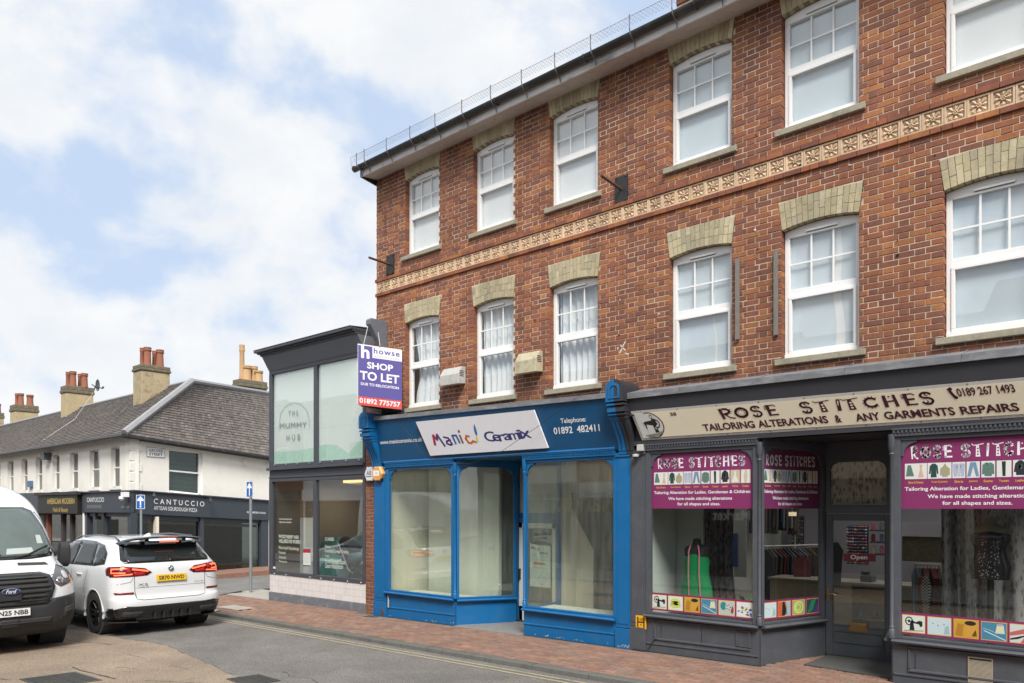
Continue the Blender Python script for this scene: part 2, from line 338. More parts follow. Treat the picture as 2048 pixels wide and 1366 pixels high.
# worn buff strip of older surfacing with a ragged edge
edge = []
P0 = [(-9, -4.95), (-3.39, -4.62), (-1.6, -4.45), (-.18, -4.25), (1.0, -4.42), (2.2, -4.61), (3.47, -4.8), (5.2, -5.35), (8, -5.9), (14, -6.4)]
for (xa, ya), (xb, yb) in zip(P0, P0[1:]):
    k = max(2, int((xb - xa) / .16))
    for i in range(k):
        f = i / k; x = xa + (xb - xa) * f; edge.append((x, ya + (yb - ya) * f + .05 * noise.noise(Vector((x * 2.1, 3, 0))) + .022 * noise.noise(Vector((x * 9, 1, 0)))))
sheet('worn_road_surface', edge + [(14, -8.98), (-9, -8.98)], RD, M['asphalt_old'], off=.006)
for y0 in (-2.14, -2.27):
    mb = MB(); n_ = 90; pts = []
    for i in range(n_ + 1):
        x = -3 + i * 20 / n_; pts.append((x, y0 + .006 * noise.noise(Vector((x * 3, y0, 0)))))
    mb.raw([(x, y, gz(x, RD) + .005) for x, y in pts] + [(x, y - .055, gz(x, RD) + .005) for x, y in pts], [(i, i + 1, n_ + 2 + i, n_ + 1 + i) for i in range(n_)])
    o = mb.build('painted_line', M['yellow']); o['kind'] = 'structure'; o['label'] = 'worn yellow line painted along the kerb'
# near side pavement bed
sheet('pavement_bed', [(-5.4, -1.83), (40, -1.83), (40, 1.35), (-4.1, 1.35), (-4.1, .02), (-6.4, .02)], .035, M['paverjoint'])
sheet('opposite_pavement', [(-70, -12.4), (40, -12.4), (40, -9.15), (-70, -9.15)], .045, M['concrete'])
# kerb stones: each one a stone
kerb = empty('kerb', (2, -1.9, 0)); kerb['kind'] = 'structure'; kerb['label'] = 'low granite kerb between the brick pavement and the road'
x = -4.9
while x < 16:
    L = random.uniform(.82, .98); mb = MB()
    a0, a1 = x + .006, x + L - .006; dz = random.uniform(-.004, .004)
    v = []
    for xx in (a0, a1):
        z = gz(xx) + dz; j = random.uniform(-.006, .006)
        v += [(xx, -1.985 + j, z - .13), (xx, -1.97 + j, z - .012), (xx, -1.955 + j, z), (xx, -1.83, z), (xx, -1.83, z - .13)]
    mb.raw(v, [(0, 1, 6, 5), (1, 2, 7, 6), (2, 3, 8, 7), (3, 4, 9, 8), (0, 4, 3, 2, 1), (5, 6, 7, 8, 9)])
    mb.build('kerb_stone', M['kerb'], kerb); x += L
mb = MB(); mb.raw([(-5.2, -1.99, gz(-5) - .13), (-4.9, -1.99, gz(-5) - .13), (-4.9, -1.83, gz(-5)), (-5.4, -1.6, gz(-5)), (-6.3, .3, gz(-6)), (-6.5, .3, gz(-6) - .1)], [(0, 1, 2, 3), (0, 3, 4, 5)])
mb.build('kerb_return', M['kerb'], kerb)
mb = MB(); mb.box(-70, 40, -9.15, -8.98, -.9, 0)
for i, v in enumerate(mb.v): mb.v[i] = (v[0], v[1], gz(v[0]) + (0 if v[2] == 0 else -.14))
o = mb.build('opposite_kerb', M['kerb']); o['kind'] = 'structure'
# pavers: stretcher rows running across the pavement, laid one by one
pav = empty('brick_pavement', (4, -1, 0)); pav['kind'] = 'structure'; pav['label'] = 'red brick paver footway in front of the shops'
pieces = []
def paver_ok(x, y):
    if x < -4.08 and y > .0 - 0: return y < -.0 and x > -6.4
    return True
PW, PL = .105, .215
row = 0; y = -1.815
while y < 1.3:
    x = -6.3 + (PL / 2 if row % 2 else 0)
    while x < 15.5:
        x1, y1 = x + PL - .008, y + PW - .008
        ok = y1 < -.24 or (8.2 < x and x1 < 9.9 and y1 < 1.15) or (x1 < -.35 and y1 < .0)
        if x < -4.0 and (x + (y + 1.9) * .55 < -5.25): ok = False
        if -3.85 < x + .1 < -2.85 and -1.52 < y + .05 < -1.05: ok = False
        if ok: pieces.append((x, x1, y, y1))
        x += PL
    y += PW; row += 1
def paver_shape(mb, x0, x1, y0, y1):
    c = .005; dz = random.uniform(-.0035, .0035); t0 = random.uniform(-.0025, .0025)
    b = lambda x, y, d: (x, y, gz(x) + dz + t0 * (x - x0) / .2 - d)
    v = [b(x0 + c, y0 + c, 0), b(x1 - c, y0 + c, 0), b(x1 - c, y1 - c, 0), b(x0 + c, y1 - c, 0), b(x0, y0, .02), b(x1, y0, .02), b(x1, y1, .02), b(x0, y1, .02)]
    mb.raw(v, [(0, 1, 2, 3)] + [(4 + i, 4 + (i + 1) % 4, (i + 1) % 4, i) for i in range(4)])
def camdist(x, y, z=0): return (Vector((x, y, z)) - CAM).length
pieces.sort(key=lambda p: camdist((p[0] + p[1]) / 2, (p[2] + p[3]) / 2))
def in_view(x, y, z, mrg=10):
    ax, ay = x - CAM.x, y - CAM.y; zc = ax * DX + ay * DY
    if zc < .3: return False
    px = 1024 + FPX * (ax * RX + ay * RY) / zc; py = HORIZON - FPX * (z - CAM.z) / zc
    return -mrg < px < 2048 + mrg and -mrg < py < 1366 + mrg
big = [p for p in pieces if in_view((p[0] + p[1]) / 2, (p[2] + p[3]) / 2, .1)][:290]
bigs = set(big)
for p in big:
    mb = MB(); paver_shape(mb, *p); mb.build('paving_brick', M['paver'], pav)
mb = MB()
for p in pieces:
    if p not in bigs: paver_shape(mb, *p)
o = mb.build('small_paving_bricks', M['paver'], pav); o['kind'] = 'stuff'
# concrete inspection slab set in the bricks
mb = MB(); mb.raw([(x, y, gz(x) + .003) for x, y in [(-3.83, -1.5), (-2.87, -1.5), (-2.87, -1.06), (-3.83, -1.06)]], [(0, 1, 2, 3)])
mb.box(-3.4, -3.3, -1.3, -1.26, gz(-3.35) - .01, gz(-3.35) + .008)
o = mb.build('inspection_cover', M['concrete']); tag(o, 'pale concrete inspection cover set in the brick pavement by the white car', 'manhole cover')
# pale flags at the corner of the side street
fl = empty('flagstones', (-5, -.5, 0)); fl['kind'] = 'structure'
for i in range(5):
    for j in range(2):
        x0, y0 = -6.2 + i * .62 - .35 * j, .02 + j * .62
        if x0 + .6 > -4.12 and y0 > 0: x1 = -4.14
        else: x1 = x0 + .6
        if x1 - x0 < .1: continue
        mb = MB(); z = gz((x0 + x1) / 2) + .002
        mb.box(x0, x1, y0, y0 + .6, z - .05, z); mb.build('flagstone', M['concrete'], fl, bevel=.006)
# manhole covers in the road
M['castiron'] = mat('cast_iron_cover', (.10, .10, .095), .5, metal=.5, var=.3, scale=30, dirt=(.2, .18, .14), damt=.4)
def cover(corners, label):
    z0 = gz(corners[0][0], RD); c = Vector((sum(p[0] for p in corners) / 4, sum(p[1] for p in corners) / 4, z0))
    root = empty('manhole_cover', c, label, 'manhole cover')
    a, b_, c_, d_ = [Vector((x, y, gz(x, RD) + .008)) for x, y in corners]
    mb = MB(); up = Vector((0, 0, .006))
    rim = .05
    def q(u, v): return (a * (1 - u) + b_ * u) * (1 - v) + (d_ * (1 - u) + c_ * u) * v
    for (u0, u1, v0, v1) in ((0, 1, 0, rim), (0, 1, 1 - rim, 1), (0, rim, rim, 1 - rim), (1 - rim, 1, rim, 1 - rim)):
        mb.prism([q(u0, v0), q(u1, v0), q(u1, v1), q(u0, v1)], up)
    mb.build('frame', M['castiron'], root)
    mb = MB(); mb.prism([q(rim + .01, rim + .01), q(.495, rim + .01), q(.495, 1 - rim - .01), q(rim + .01, 1 - rim - .01)], up * .5)
    mb.prism([q(.505, rim + .01), q(1 - rim - .01, rim + .01), q(1 - rim - .01, 1 - rim - .01), q(.505, 1 - rim - .01)], up * .5)
    n_ = 22
    for i in range(n_):
        u = rim + .02 + (1 - 2 * rim - .04) * i / n_
        for k in range(4):
            v0 = rim + .03 + k * .225
            mb.prism([q(u, v0) + up * .5, q(u + .018, v0) + up * .5, q(u + .018, v0 + .19) + up * .5, q(u, v0 + .19) + up * .5], up)
    mb.build('lid', M['castiron'], root)
cover([(.93, -6.63), (1.78, -6.6), (1.85, -5.95), (1.0, -5.99)], 'ribbed iron cover in the buff road surface nearest the white van')
cover([(3.05, -4.9), (3.6, -4.95), (3.68, -4.5), (3.13, -4.48)], 'dark iron cover at the ragged edge between buff and grey asphalt')

# ---------------- main terrace ----------------
C76, MOD = .0762, .2286
WIN_X = [.909, 2.777, 4.540, 6.766, 8.423, 10.305, 12.5, 14.2]
WW = .96
BX0, BX1 = 0.0, 15.6
FLOORS = [(4.225, 5.905, 6.262, .055), (7.245, 8.745, 9.02, .055)]    # sill top, spring, top of arch, rise
terr = empty('brick_terrace', (0, 0, 0), 'three storey red brick terrace with white sash windows and a buff terracotta tile band', 'building')
def spans(z):
    """solid x-intervals of the brick face at height z"""
    cuts = []
    for (zs, sp, top, rise) in FLOORS:
        for x in WIN_X:
            if zs - .1 <= z < zs: cuts.append((x - .08, x + WW + .08))
            elif zs <= z < sp + .005: cuts.append((x, x + WW))
            elif sp <= z < top + .02:
                f = (z - sp) / (top - sp); fl_ = .045 * f
                cuts.append((x - fl_, x + WW + fl_))
    res = []; cur = BX0
    for a, b_ in sorted(cuts):
        if a > cur: res.append((cur, a))
        cur = max(cur, b_)
    if cur < BX1: res.append((cur, BX1))
    return res
bricks = []; backs = []
z = 3.70; course = 0
while z < 9.02:
    zt = min(z + C76, 9.03)
    if 6.64 < z + .02 < 6.86: z = 6.873; course += 1; continue
    off = 0 if course % 2 else .5 * MOD * .75
    for (a, b_) in spans(z + C76 / 2):
        x = BX0 - 1 + (off if course % 2 else off + .1715)
        k = 0
        x = BX0 - MOD * 3 + (0 if course % 2 else .1715)
        while x < b_:
            L = MOD if k % 2 == 0 else MOD / 2
            x0, x1 = max(x, a), min(x + L, b_)
            if x1 - x0 > .035: bricks.append((x0 if x0 == a else x0 + .0045, x1 if x1 == b_ else x1 - .0045, z + .0045, zt - .0045))
            elif x1 > x0 and bricks and abs(bricks[-1][1] + .0045 - x0) < .01 and bricks[-1][2] == z + .0045:
                q = bricks[-1]; bricks[-1] = (q[0], x1 - .0045, q[2], q[3])
            x += L; k += 1
    z = zt; course += 1
def brick_shape(mb, b):
    x0, x1, z0, z1 = b; dy = random.uniform(-.003, .003); j = lambda: random.uniform(-.0025, .0025)
    c = random.uniform(.003, .006)
    v = [(x0 + c + j(), dy, z0 + c + j()), (x1 - c + j(), dy, z0 + c + j()), (x1 - c + j(), dy, z1 - c + j()), (x0 + c + j(), dy, z1 - c + j()),
         (x0 + j(), dy + c, z0), (x1 + j(), dy + c, z0), (x1 + j(), dy + c, z1), (x0 + j(), dy + c, z1),
         (x0, .1, z0), (x1, .1, z0), (x1, .1, z1), (x0, .1, z1)]
    f = [(0, 1, 2, 3)]
    for i in range(4):
        k = (i + 1) % 4; f += [(4 + i, 4 + k, k, i), (8 + i, 8 + k, 4 + k, 4 + i)]
    mb.raw(v, f)
def appear(b):
    x = (b[0] + b[1]) / 2; z = (b[2] + b[3]) / 2
    if not in_view(x, 0, z): return 0
    return (b[1] - b[0]) / (camdist(x, 0, z) ** 2)
order = sorted(bricks, key=appear, reverse=True); bigs = set(order[:290])
mb = MB()
for b in bricks:
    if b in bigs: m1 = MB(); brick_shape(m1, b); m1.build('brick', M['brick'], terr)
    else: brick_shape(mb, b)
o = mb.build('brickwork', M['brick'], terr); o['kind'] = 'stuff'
# mortar backing, built row by row round the openings
mb = MB(); zl = sorted({3.70, 9.03} | {v for f in FLOORS for v in (f[0] - .1, f[0], f[1], f[2])})
for z0, z1 in zip(zl, zl[1:]):
    nn = 1
    if any(abs(z0 - f[1]) < 1e-6 for f in FLOORS): nn = 6
    for i in range(nn):
        a0 = z0 + (z1 - z0) * i / nn; a1 = z0 + (z1 - z0) * (i + 1) / nn
        for a, b_ in spans((a0 + a1) / 2): mb.box(a + .010, b_ - .010, .006, .25, a0, a1)
mb.box(BX0 + .004, BX1, .75, 9, 3.7, 9.0); mb.box(BX0 + .004, BX1, .25, .75, 3.7, 3.8); mb.box(BX0 + .03, .25, .02, 9, -.2, 3.72)
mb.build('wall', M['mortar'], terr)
# terracotta band and its brick string courses
def terra_mesh():
    mb = MB(); s = .108; h = .1065
    # frame border
    for (x0, x1, z0, z1) in ((-.112, .112, .088, h), (-.112, .112, -h, -.088), (-.112, -.092, -.088, .088), (.092, .112, -.088, .088)):
        mb.box(x0, x1, -.012, .05, z0, z1)
    mb.box(-.092, .092, .012, .05, -.088, .088)
    # eight leaves, four diagonal and four upright, and a boss
    for k in range(8):
        a = k * math.pi / 4 + .0; L0, L1, wd = .03, (.082 if k % 2 == 0 else .104), (.026 if k % 2 == 0 else .024)
        ca, sa = math.cos(a), math.sin(a); q = lambda u, v, y: (u * ca - v * sa, y, u * sa + v * ca)
        m_ = (L0 + L1) / 2 + .01
        vs_ = [q(L0, 0, -.004), q(m_, wd, .004), q(L1, 0, .002), q(m_, -wd, .004), q(m_ + .008, 0, -.012), q(L0, 0, .012), q(m_, wd * 1.0, .012), q(L1, 0, .012), q(m_, -wd, .012)]
        mb.raw(vs_, [(0, 1, 4), (1, 2, 4), (2, 3, 4), (3, 0, 4), (5, 6, 1, 0), (6, 7, 2, 1), (7, 8, 3, 2), (8, 5, 0, 3)])
    for k in range(6):
        a = k * math.pi / 3; c = (.021 * math.cos(a), -.006, .021 * math.sin(a))
        mb.lathe(c, [(.012, .008), (.011, -.004), (.005, -.010)], 'Y', 6)
    mb.lathe((0, 0, 0), [(.010, .008), (.009, -.012), (.004, -.018)], 'Y', 6)
    return mb
tm = terra_mesh().build('decorated_tile', M['terra'], terr); tme = tm.data
for v in tme.vertices: v.co = v.co + Vector(ORG[terr.name])
bpy.data.objects.remove(tm)
x = .02
i = 0
while x < BX1 - .2:
    o = link_mesh('decorated_tile' , tme, terr, (x + MOD / 2, -.004, 6.7665)); x += MOD; i += 1
mb = MB(); mb.box(BX0 + .004, BX1, .02, .05, 6.64, 6.875); mb.build('band_bed', M['mortar'], terr)
for (za, zb, yy) in ((6.590, 6.652, -.03), (6.882, 6.944, -.035)):
    x = -.01
    mb = MB()
    while x < BX1:
        L = MOD if random.random() < .72 else MOD / 2
        mb.cbox(x + .003, min(x + L, BX1) - .003, yy + random.uniform(-.001, .001), .02, za, zb, .003); x += L
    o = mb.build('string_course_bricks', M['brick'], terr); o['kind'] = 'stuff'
# arches of yellow stock bricks
for fi, (zs, sp, top, rise) in enumerate(FLOORS):
    for wx in WIN_X:
        if wx > 11 and not in_view(wx, 0, sp): continue
        xc = wx + WW / 2; n_ = 14
        def A(u, v):
            zb = sp + rise * (1 - u * u); zt = top + (.03 if fi == 0 else 0) * (1 - u * u)
            return (xc + (WW / 2 + .045 * v) * u, zb + (zt - zb) * v)
        for i in range(n_):
            u0, u1 = -1 + 2 * i / n_ + .006, -1 + 2 * (i + 1) / n_ - .006
            cuts_ = [0, 1] if fi == 1 else ([0, .34, .67, 1] if random.random() < .3 else ([0, .36, 1] if i % 2 else [0, .66, 1]))
            for v0, v1 in zip(cuts_, cuts_[1:]):
                p = [A(u0, v0 + .008), A(u1, v0 + .008), A(u1, v1 - .008), A(u0, v1 - .008)]
                mb = MB(); dy = random.uniform(-.003, .001)
                mb.prism([(a_, dy, b_) for a_, b_ in p], (0, .101, 0)); mb.build('arch_brick', M['stock'], terr)
        mb = MB(); N_ = 8
        mb.prism([(A(-1 + 2 * i / N_, .01)[0], .006, A(-1 + 2 * i / N_, .01)[1]) for i in range(N_ + 1)] + [(A(1 - 2 * i / N_, 1)[0], .006, A(1 - 2 * i / N_, 1)[1]) for i in range(N_ + 1)], (0, .24, 0))
        mb.build('arch_mortar', M['stockmortar'], terr)
# windows
def make_window(wx, fi):
    zs, sp, top, rise = FLOORS[fi]; Y = .10; x0, x1 = wx + .004, wx + WW - .004; xc = wx + WW / 2
    tz0, tz1 = (5.022, 5.131) if fi == 0 else (7.975, 8.065)
    J = .062
    hz = sp - .09                                # bottom of head
    mb = MB()
    mb.box(x0, x0 + J, Y, Y + .07, zs + .05, hz); mb.box(x1 - J, x1, Y, Y + .07, zs + .05, hz)
    mb.box(x0, x1, Y - .02, Y + .07, zs + .002, zs + .05)
    n_ = 10; arc = [(x1 - (x1 - x0) * i / n_, sp + rise * (1 - (1 - 2 * i / n_) ** 2) - .004) for i in range(n_ + 1)]
    mb.prism([(x0, Y, hz), (x1, Y, hz)] + [(a, Y, b_) for a, b_ in arc], (0, .07, 0))
    win = mb.build('window', M['upvc'], terr, bevel=.004)
    mb = MB(); mb.box(x0 + J, x1 - J, Y + .012, Y + .06, tz0, tz1); mb.build('transom', M['upvc'], win, bevel=.006)
    # lower sash stands a little proud
    mb = MB(); s = .04; a0, a1, b0, b1 = x0 + J - .012, x1 - J + .012, zs + .05, tz0 + .012
    mb.box(a0, a0 + s, Y - .012, Y + .055, b0 + s, b1 - s); mb.box(a1 - s, a1, Y - .012, Y + .055, b0 + s, b1 - s); mb.box(a0, a1, Y - .012, Y + .055, b0, b0 + s); mb.box(a0, a1, Y - .012, Y + .055, b1 - s, b1)
    mb.build('lower_sash', M['upvc'], win, bevel=.005)
    u0, u1 = x0 + J, x1 - J
    for k in (1, 2):
        xx = u0 + (u1 - u0) * k / 3; mb = MB(); mb.box(xx - .011, xx + .011, Y + .018, Y + .032, tz1, hz); mb.build('glazing_bar', M['upvc'], win)
    zz = (tz1 + hz) / 2 - .01; mb = MB(); mb.box(u0, u1, Y + .019, Y + .031, zz - .011, zz + .011); mb.build('glazing_bar', M['upvc'], win)
    mb = MB(); mb.box(a0 + s - .004, a1 - s + .004, Y + .02, Y + .026, b0 + s - .004, b1 - s + .004); mb.build('pane', M['glass'], win)
    mb = MB(); mb.box(u0 - .003, u1 + .003, Y + .034, Y + .040, tz1 - .003, hz + .003); mb.build('pane', M['glass'], win)
    mb = MB(); mb.box(xc - .2, xc + .2, Y - .022, Y - .001, hz + .035, hz + .060); mb.build('trickle_vent', M['upvc'], win)
    mb = MB(); mb.box(xc - .19, xc + .19, Y - .006, Y - .001, hz + .024, hz + .034); mb.build('vent_slot', M['upvc2'], win)
    mb = MB(); mb.box(wx - .08, wx + WW + .08, -.055, .13, zs - .1, zs - .002)
    for i, v in enumerate(mb.v):
        if v[2] > zs - .05 and v[1] < 0: mb.v[i] = (v[0], v[1], zs - .022)
    mb.build('stone_sill', M['sill'], win, bevel=.006)
for fi in (0, 1):
    for wx in WIN_X[:7]:
        make_window(wx, fi)
# what hangs inside the windows
def drape(name, x0, x1, z0, z1, Y, mat_, label, cat, amp=.025, freq=38, seg=48, gather=None, group=None):
    mb = MB(); vs_ = []; rows = 6
    for r in range(rows + 1):
        f = r / rows; zz = z1 + (z0 - z1) * f
        for i in range(seg + 1):
            u = i / seg; x = x0 + (x1 - x0) * u
            if gather: x = x + (gather - x) * .35 * math.sin(math.pi * min(1, f * 1.15)) * f
            vs_.append((x, Y + amp * math.sin(u * freq * (x1 - x0) + .8 * math.sin(u * 9 + f * 1.5)) * (.6 + .6 * f), zz + (.05 * noise.noise(Vector((x * 3, f * 2, Y))) if r == 0 else 0)))
    n_ = seg + 1
    mb.raw(vs_, [(r * n_ + i, r * n_ + i + 1, (r + 1) * n_ + i + 1, (r + 1) * n_ + i) for r in range(rows) for i in range(seg)])
    o = mb.build(name, mat_, smooth=True); tag(o, label, cat, group); return o
lab_l = ['pushed-aside net curtain in the first floor window behind the to-let board', 'white pleated net curtain in the first floor window left of the cream vent box', 'full white net curtains in the first floor window above the phone number',
         'pale blue blind in the first floor window left of the grey timber battens', 'pale blue blind in the first floor window right of the grey timber battens', 'pale blue blind in the first floor window at the right edge', '']
lab_u = ['pinkish white blind in the top floor window nearest the gutter end', 'white blind in the second top floor window from the gutter end', 'white blind in the top floor window beside the long iron pole', 'pale blind in the top floor window above the first timber batten',
         'pale blind in the top floor window above the second timber batten', 'bright white blind in the top right corner window', '']
for i, wx in enumerate(WIN_X[:6]):
    if i < 3:
        drape('net_curtain', wx + .03, wx + WW - .03, 4.24, 5.95, .23 + .01 * i, M['curtain'], lab_l[i], 'curtain', amp=.03, freq=48 if i else 36, gather=(wx + .75 if i == 0 else None), group='net curtains behind the first floor windows')
    else:
        mb = MB(); mb.box(wx + .03, wx + WW - .03, .175, .18, 4.24, 5.95); o = mb.build('window_blind', M['blindblue']); tag(o, lab_l[i], 'blind', 'pale blinds behind the upper windows')
        mb = MB(); xx = wx + (.62, .62, .9)[i - 3]
        n0 = [(xx + .02 * math.sin(k) , .172, 4.24 + k * .17) for k in range(11)]
        mb.raw([p for p in n0] + [(p[0] + (.03, .10, .03)[i - 3] * (.6 + .1 * (10 - k) * .6), .170, p[2]) for k, p in enumerate(n0)], [(k, k + 1, 12 + k, 11 + k) for k in range(10)])
        o = mb.build('curtain_edge', M['blind']); tag(o, 'white curtain edge hanging in the first floor window ' + ('left of the timber battens', 'right of the timber battens', 'at the right edge')[i - 3], 'curtain')
    mb = MB(); mb.box(wx + .03, wx + WW - .03, .175, .18, 7.26, 8.8); o = mb.build('window_blind', M['blind'] if i in (0, 1, 2, 5) else M['blindblue']); tag(o, lab_u[i], 'blind', 'pale blinds behind the upper windows')
# eaves: soffit, fascia, gutter, wire guard
mb = MB(); mb.raw([(.0, .0, 9.012), (BX1, 0, 9.012), (BX1, -.36, 8.965), (.0, -.36, 8.965), (.0, 0, 9.2), (BX1, 0, 9.2), (BX1, -.36, 9.2), (0, -.36, 9.2)], [(0, 1, 2, 3), (0, 3, 7, 4), (1, 5, 6, 2)])
mb.build('soffit', M['soffit'], terr)
mb = MB(); mb.box(-.02, BX1, -.385, -.36, 8.955, 9.16); mb.build('fascia', M['fasciaw'], terr)
mb = MB(); mb.raw([(-.03, -.39, 8.95), (-.03, 0.02, 8.90), (-.03, .02, 9.2), (-.03, -.39, 9.16), (0, -.39, 8.95), (0, .02, 8.90), (0, .02, 9.2), (0, -.39, 9.16)], [(0, 1, 2, 3), (7, 6, 5, 4), (0, 4, 5, 1), (0, 3, 7, 4), (1, 5, 6, 2)])
mb.build('gable_board', M['black'], terr)
gt = []
for i in range(2):
    xx = (-.14, BX1)[i]; ring = []
    for k in range(9):
        a = math.pi + math.pi * k / 8; ring.append((xx, -.455 + .068 * math.cos(a), 9.13 + .075 * math.sin(a)))
    for k in range(9):
        a = 2 * math.pi - math.pi * k / 8; ring.append((xx, -.455 + .060 * math.cos(a), 9.128 + .066 * math.sin(a)))
    gt.append(ring)
mb = MB(); mb.loft(gt); mb.lathe((-.14, -.455, 9.13), [(.06, 0), (.06, .004)], 'X', 16)
x = 0.1
while x < BX1:
    mb.tube([(x, -.455 + .073 * math.cos(a), 9.13 + .08 * math.sin(a)) for a in [math.pi + math.pi * k / 8 for k in range(9)]], .012, 5); x += 1.83
gut = mb.build('gutter', M['gutter'], terr, smooth=True)
x = .05; k = 0
while x < BX1:
    mb = MB(); mb.tube([(x, -.40, 8.99), (x, -.43, 9.035), (x, -.52, 9.09), (x, -.545, 9.16), (x, -.545, 9.36)], .010, 5)
    mb.tube([(x, -.40, 8.95), (x, -.40, 9.0)], .008, 5); mb.build('guard_bracket', mat('galvanised_bracket', (.22, .22, .22), .5, metal=.5, var=0) if k == 0 else brk, gut)
    if k == 0: brk = bpy.data.materials['galvanised_bracket']
    x += .68 if k else .25; k += 1
mb = MB(); x = -.1
while x < 11.5:                     # diamond netting
    for sgn in (1, -1):
        mb.tube([(x, -.545, 9.19 if sgn > 0 else 9.33), (x + .14, -.545, 9.33 if sgn > 0 else 9.19)], .0013, 3, caps=False)
    x += .062
for z_ in (9.33,): mb.tube([(-.14, -.545, z_), (11.6, -.545, z_)], .003, 4)
mb.tube([(-.14, -.545, 9.33), (-.14, -.53, 9.15)], .004, 4)
o = mb.build('wire_guard', M['black'], gut); o['kind'] = 'stuff'
M['slate'] = piece_mat('grey_slate', [(.125, .108, .098), (.17, .150, .138), (.11, .097, .090), (.21, .185, .17), (.145, .125, .11), (.18, .15, .13)], rough=.7, stain=(.20, .18, .16), sscale=1.2, samt=.5, bump=.002)
mb = MB(); mb.raw([(-.05, -.4, 9.2), (BX1, -.4, 9.2), (BX1, 4.5, 12.2), (-.05, 4.5, 12.2), (BX1, 9, 9.2), (-.05, 9, 9.2)], [(0, 1, 2, 3), (3, 2, 4, 5), (0, 3, 5), (1, 4, 2)])
mb.build('roof', M['slate'], terr)
# chimney stack of which the foot shows above the gutter
mb = MB(); zz = 9.55
while zz < 12.6:
    yy = 0
    for a, b_ in ((6.88, 7.6),):
        x = a
        while x < b_ - .02:
            x1 = min(x + random.choice((.2286, .1143)), b_); mb.cbox(x + .004, x1 - .004, -.02, .1, zz + .004, zz + .072); x = x1
        y = -.02
    zz += C76
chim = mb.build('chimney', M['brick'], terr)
mb = MB(); mb.box(6.885, 7.595, .0, .7, 9.3, 12.6); mb.build('chimney_core', M['mortar'], chim)
# things fixed to the wall
def pole(px0, py0, pl_corners, tip, label):
    c = Vector(pl_corners[0]); root = empty('iron_bracket', c, label, 'bracket')
    (xa, za), (xb, zb) = pl_corners[1]
    mb = MB(); mb.box(xa, xb, -.035, -.006, za, zb); pl = mb.build('plate', M['black'], root, bevel=.003)
    for bx_ in (xa + .03, xb - .03):
        for bz in (za + .03, zb - .03):
            mb = MB(); mb.lathe((bx_, -.035, bz), [(.012, 0), (.011, -.012), (.004, -.016)], 'Y', 6); mb.build('bolt', M['black'], pl)
    mb = MB(); mb.tube([((xa + xb) / 2, -.03, (za + zb) / 2), tip], .022, 10); mb.build('pole', M['rust'], root, smooth=True)
M['rust'] = mat('rusty_iron', (.10, .055, .035), .75, var=.35, scale=25, dirt=(.03, .025, .02), damt=.5)
pA, pB = P(775, 518), P(789.5, 547); tipA = P(738, 515, -.62)
pole(0, 0, ((pA.x, 0, pB.z), ((pA.x, pB.z), (pB.x, pA.z + .05))), tipA, 'rusty iron pole on a black plate near the building corner')
pA, pB = P(1232, 365), P(1257, 403); tipA = P(1202, 351, -.5)
pole(0, 0, ((pA.x, 0, pB.z), ((pA.x, pB.z), (pB.x, pA.z + .06))), tipA, 'rusty iron pole on a black plate between two top floor windows')
M['ventw'] = mat('dirty_white_plastic', (.50, .50, .47), .5, var=.08, scale=6, dirt=(.12, .11, .08), dscale=12, damt=.5)
M['ventc'] = mat('stained_cream_plastic', (.50, .45, .31), .5, var=.08, scale=6, dirt=(.12, .11, .05), dscale=9, damt=.6)
def vent_box(x0, x1, z0, z1, m_, label):
    root = empty('vent_cowl', ((x0 + x1) / 2, 0, z0), label, 'vent cover')
    mb = MB(); zf = z1 - (z1 - z0) * .25
    mb.raw([(x0, -.005, z0 + .02), (x1, -.005, z0 + .02), (x1, -.20, z0), (x0, -.20, z0), (x0, -.20, zf - .06), (x1, -.20, zf - .06), (x1, -.10, z1), (x0, -.10, z1), (x0, -.005, z1), (x1, -.005, z1)],
           [(0, 1, 2, 3), (3, 2, 5, 4), (4, 5, 6, 7), (7, 6, 9, 8), (0, 3, 4, 7, 8), (1, 9, 6, 5, 2), (0, 8, 9, 1)])
    mb.build('body', m_, root, bevel=.008)
    for k in range(4):
        mb = MB(); zz = zf - .10 + k * .03; mb.box(x1 - .002, x1 + .004, -.16, -.06, zz, zz + .012); mb.build('louvre', M['black'], root)
a, b_ = P(887, 742, -.1), P(924, 768, -.1); vent_box(a.x, b_.x, b_.z, a.z + .03, M['ventw'], 'dirty white plastic vent cowl between the two leftmost first floor windows')
a, b_ = P(1037, 714, -.1), P(1079, 744, -.1); vent_box(a.x, b_.x, b_.z, a.z + .05, M['ventc'], 'stained cream plastic vent cowl left of the third first floor window')
M['oldwood'] = mat('weathered_timber', (.20, .185, .17), .9, var=.3, scale=14, stretch=(6, 6, .8), bump=.003, dirt=(.09, .08, .07), damt=.5)
for (px, y0, y1, lb) in ((1474.5, 518, 679, 'weathered grey timber batten beside the fourth first floor window'), (1551.5, 501, 670, 'weathered grey timber batten beside the fifth first floor window')):
    a, b_ = P(px - 3.7, y0, -.03), P(px + 3.7, y1, -.03)
    mb = MB(); mb.box(a.x, b_.x, -.05, -.006, b_.z, a.z); o = mb.build('timber_batten', M['oldwood'], bevel=.003); tag(o, lb, 'batten', 'timber battens on the wall')
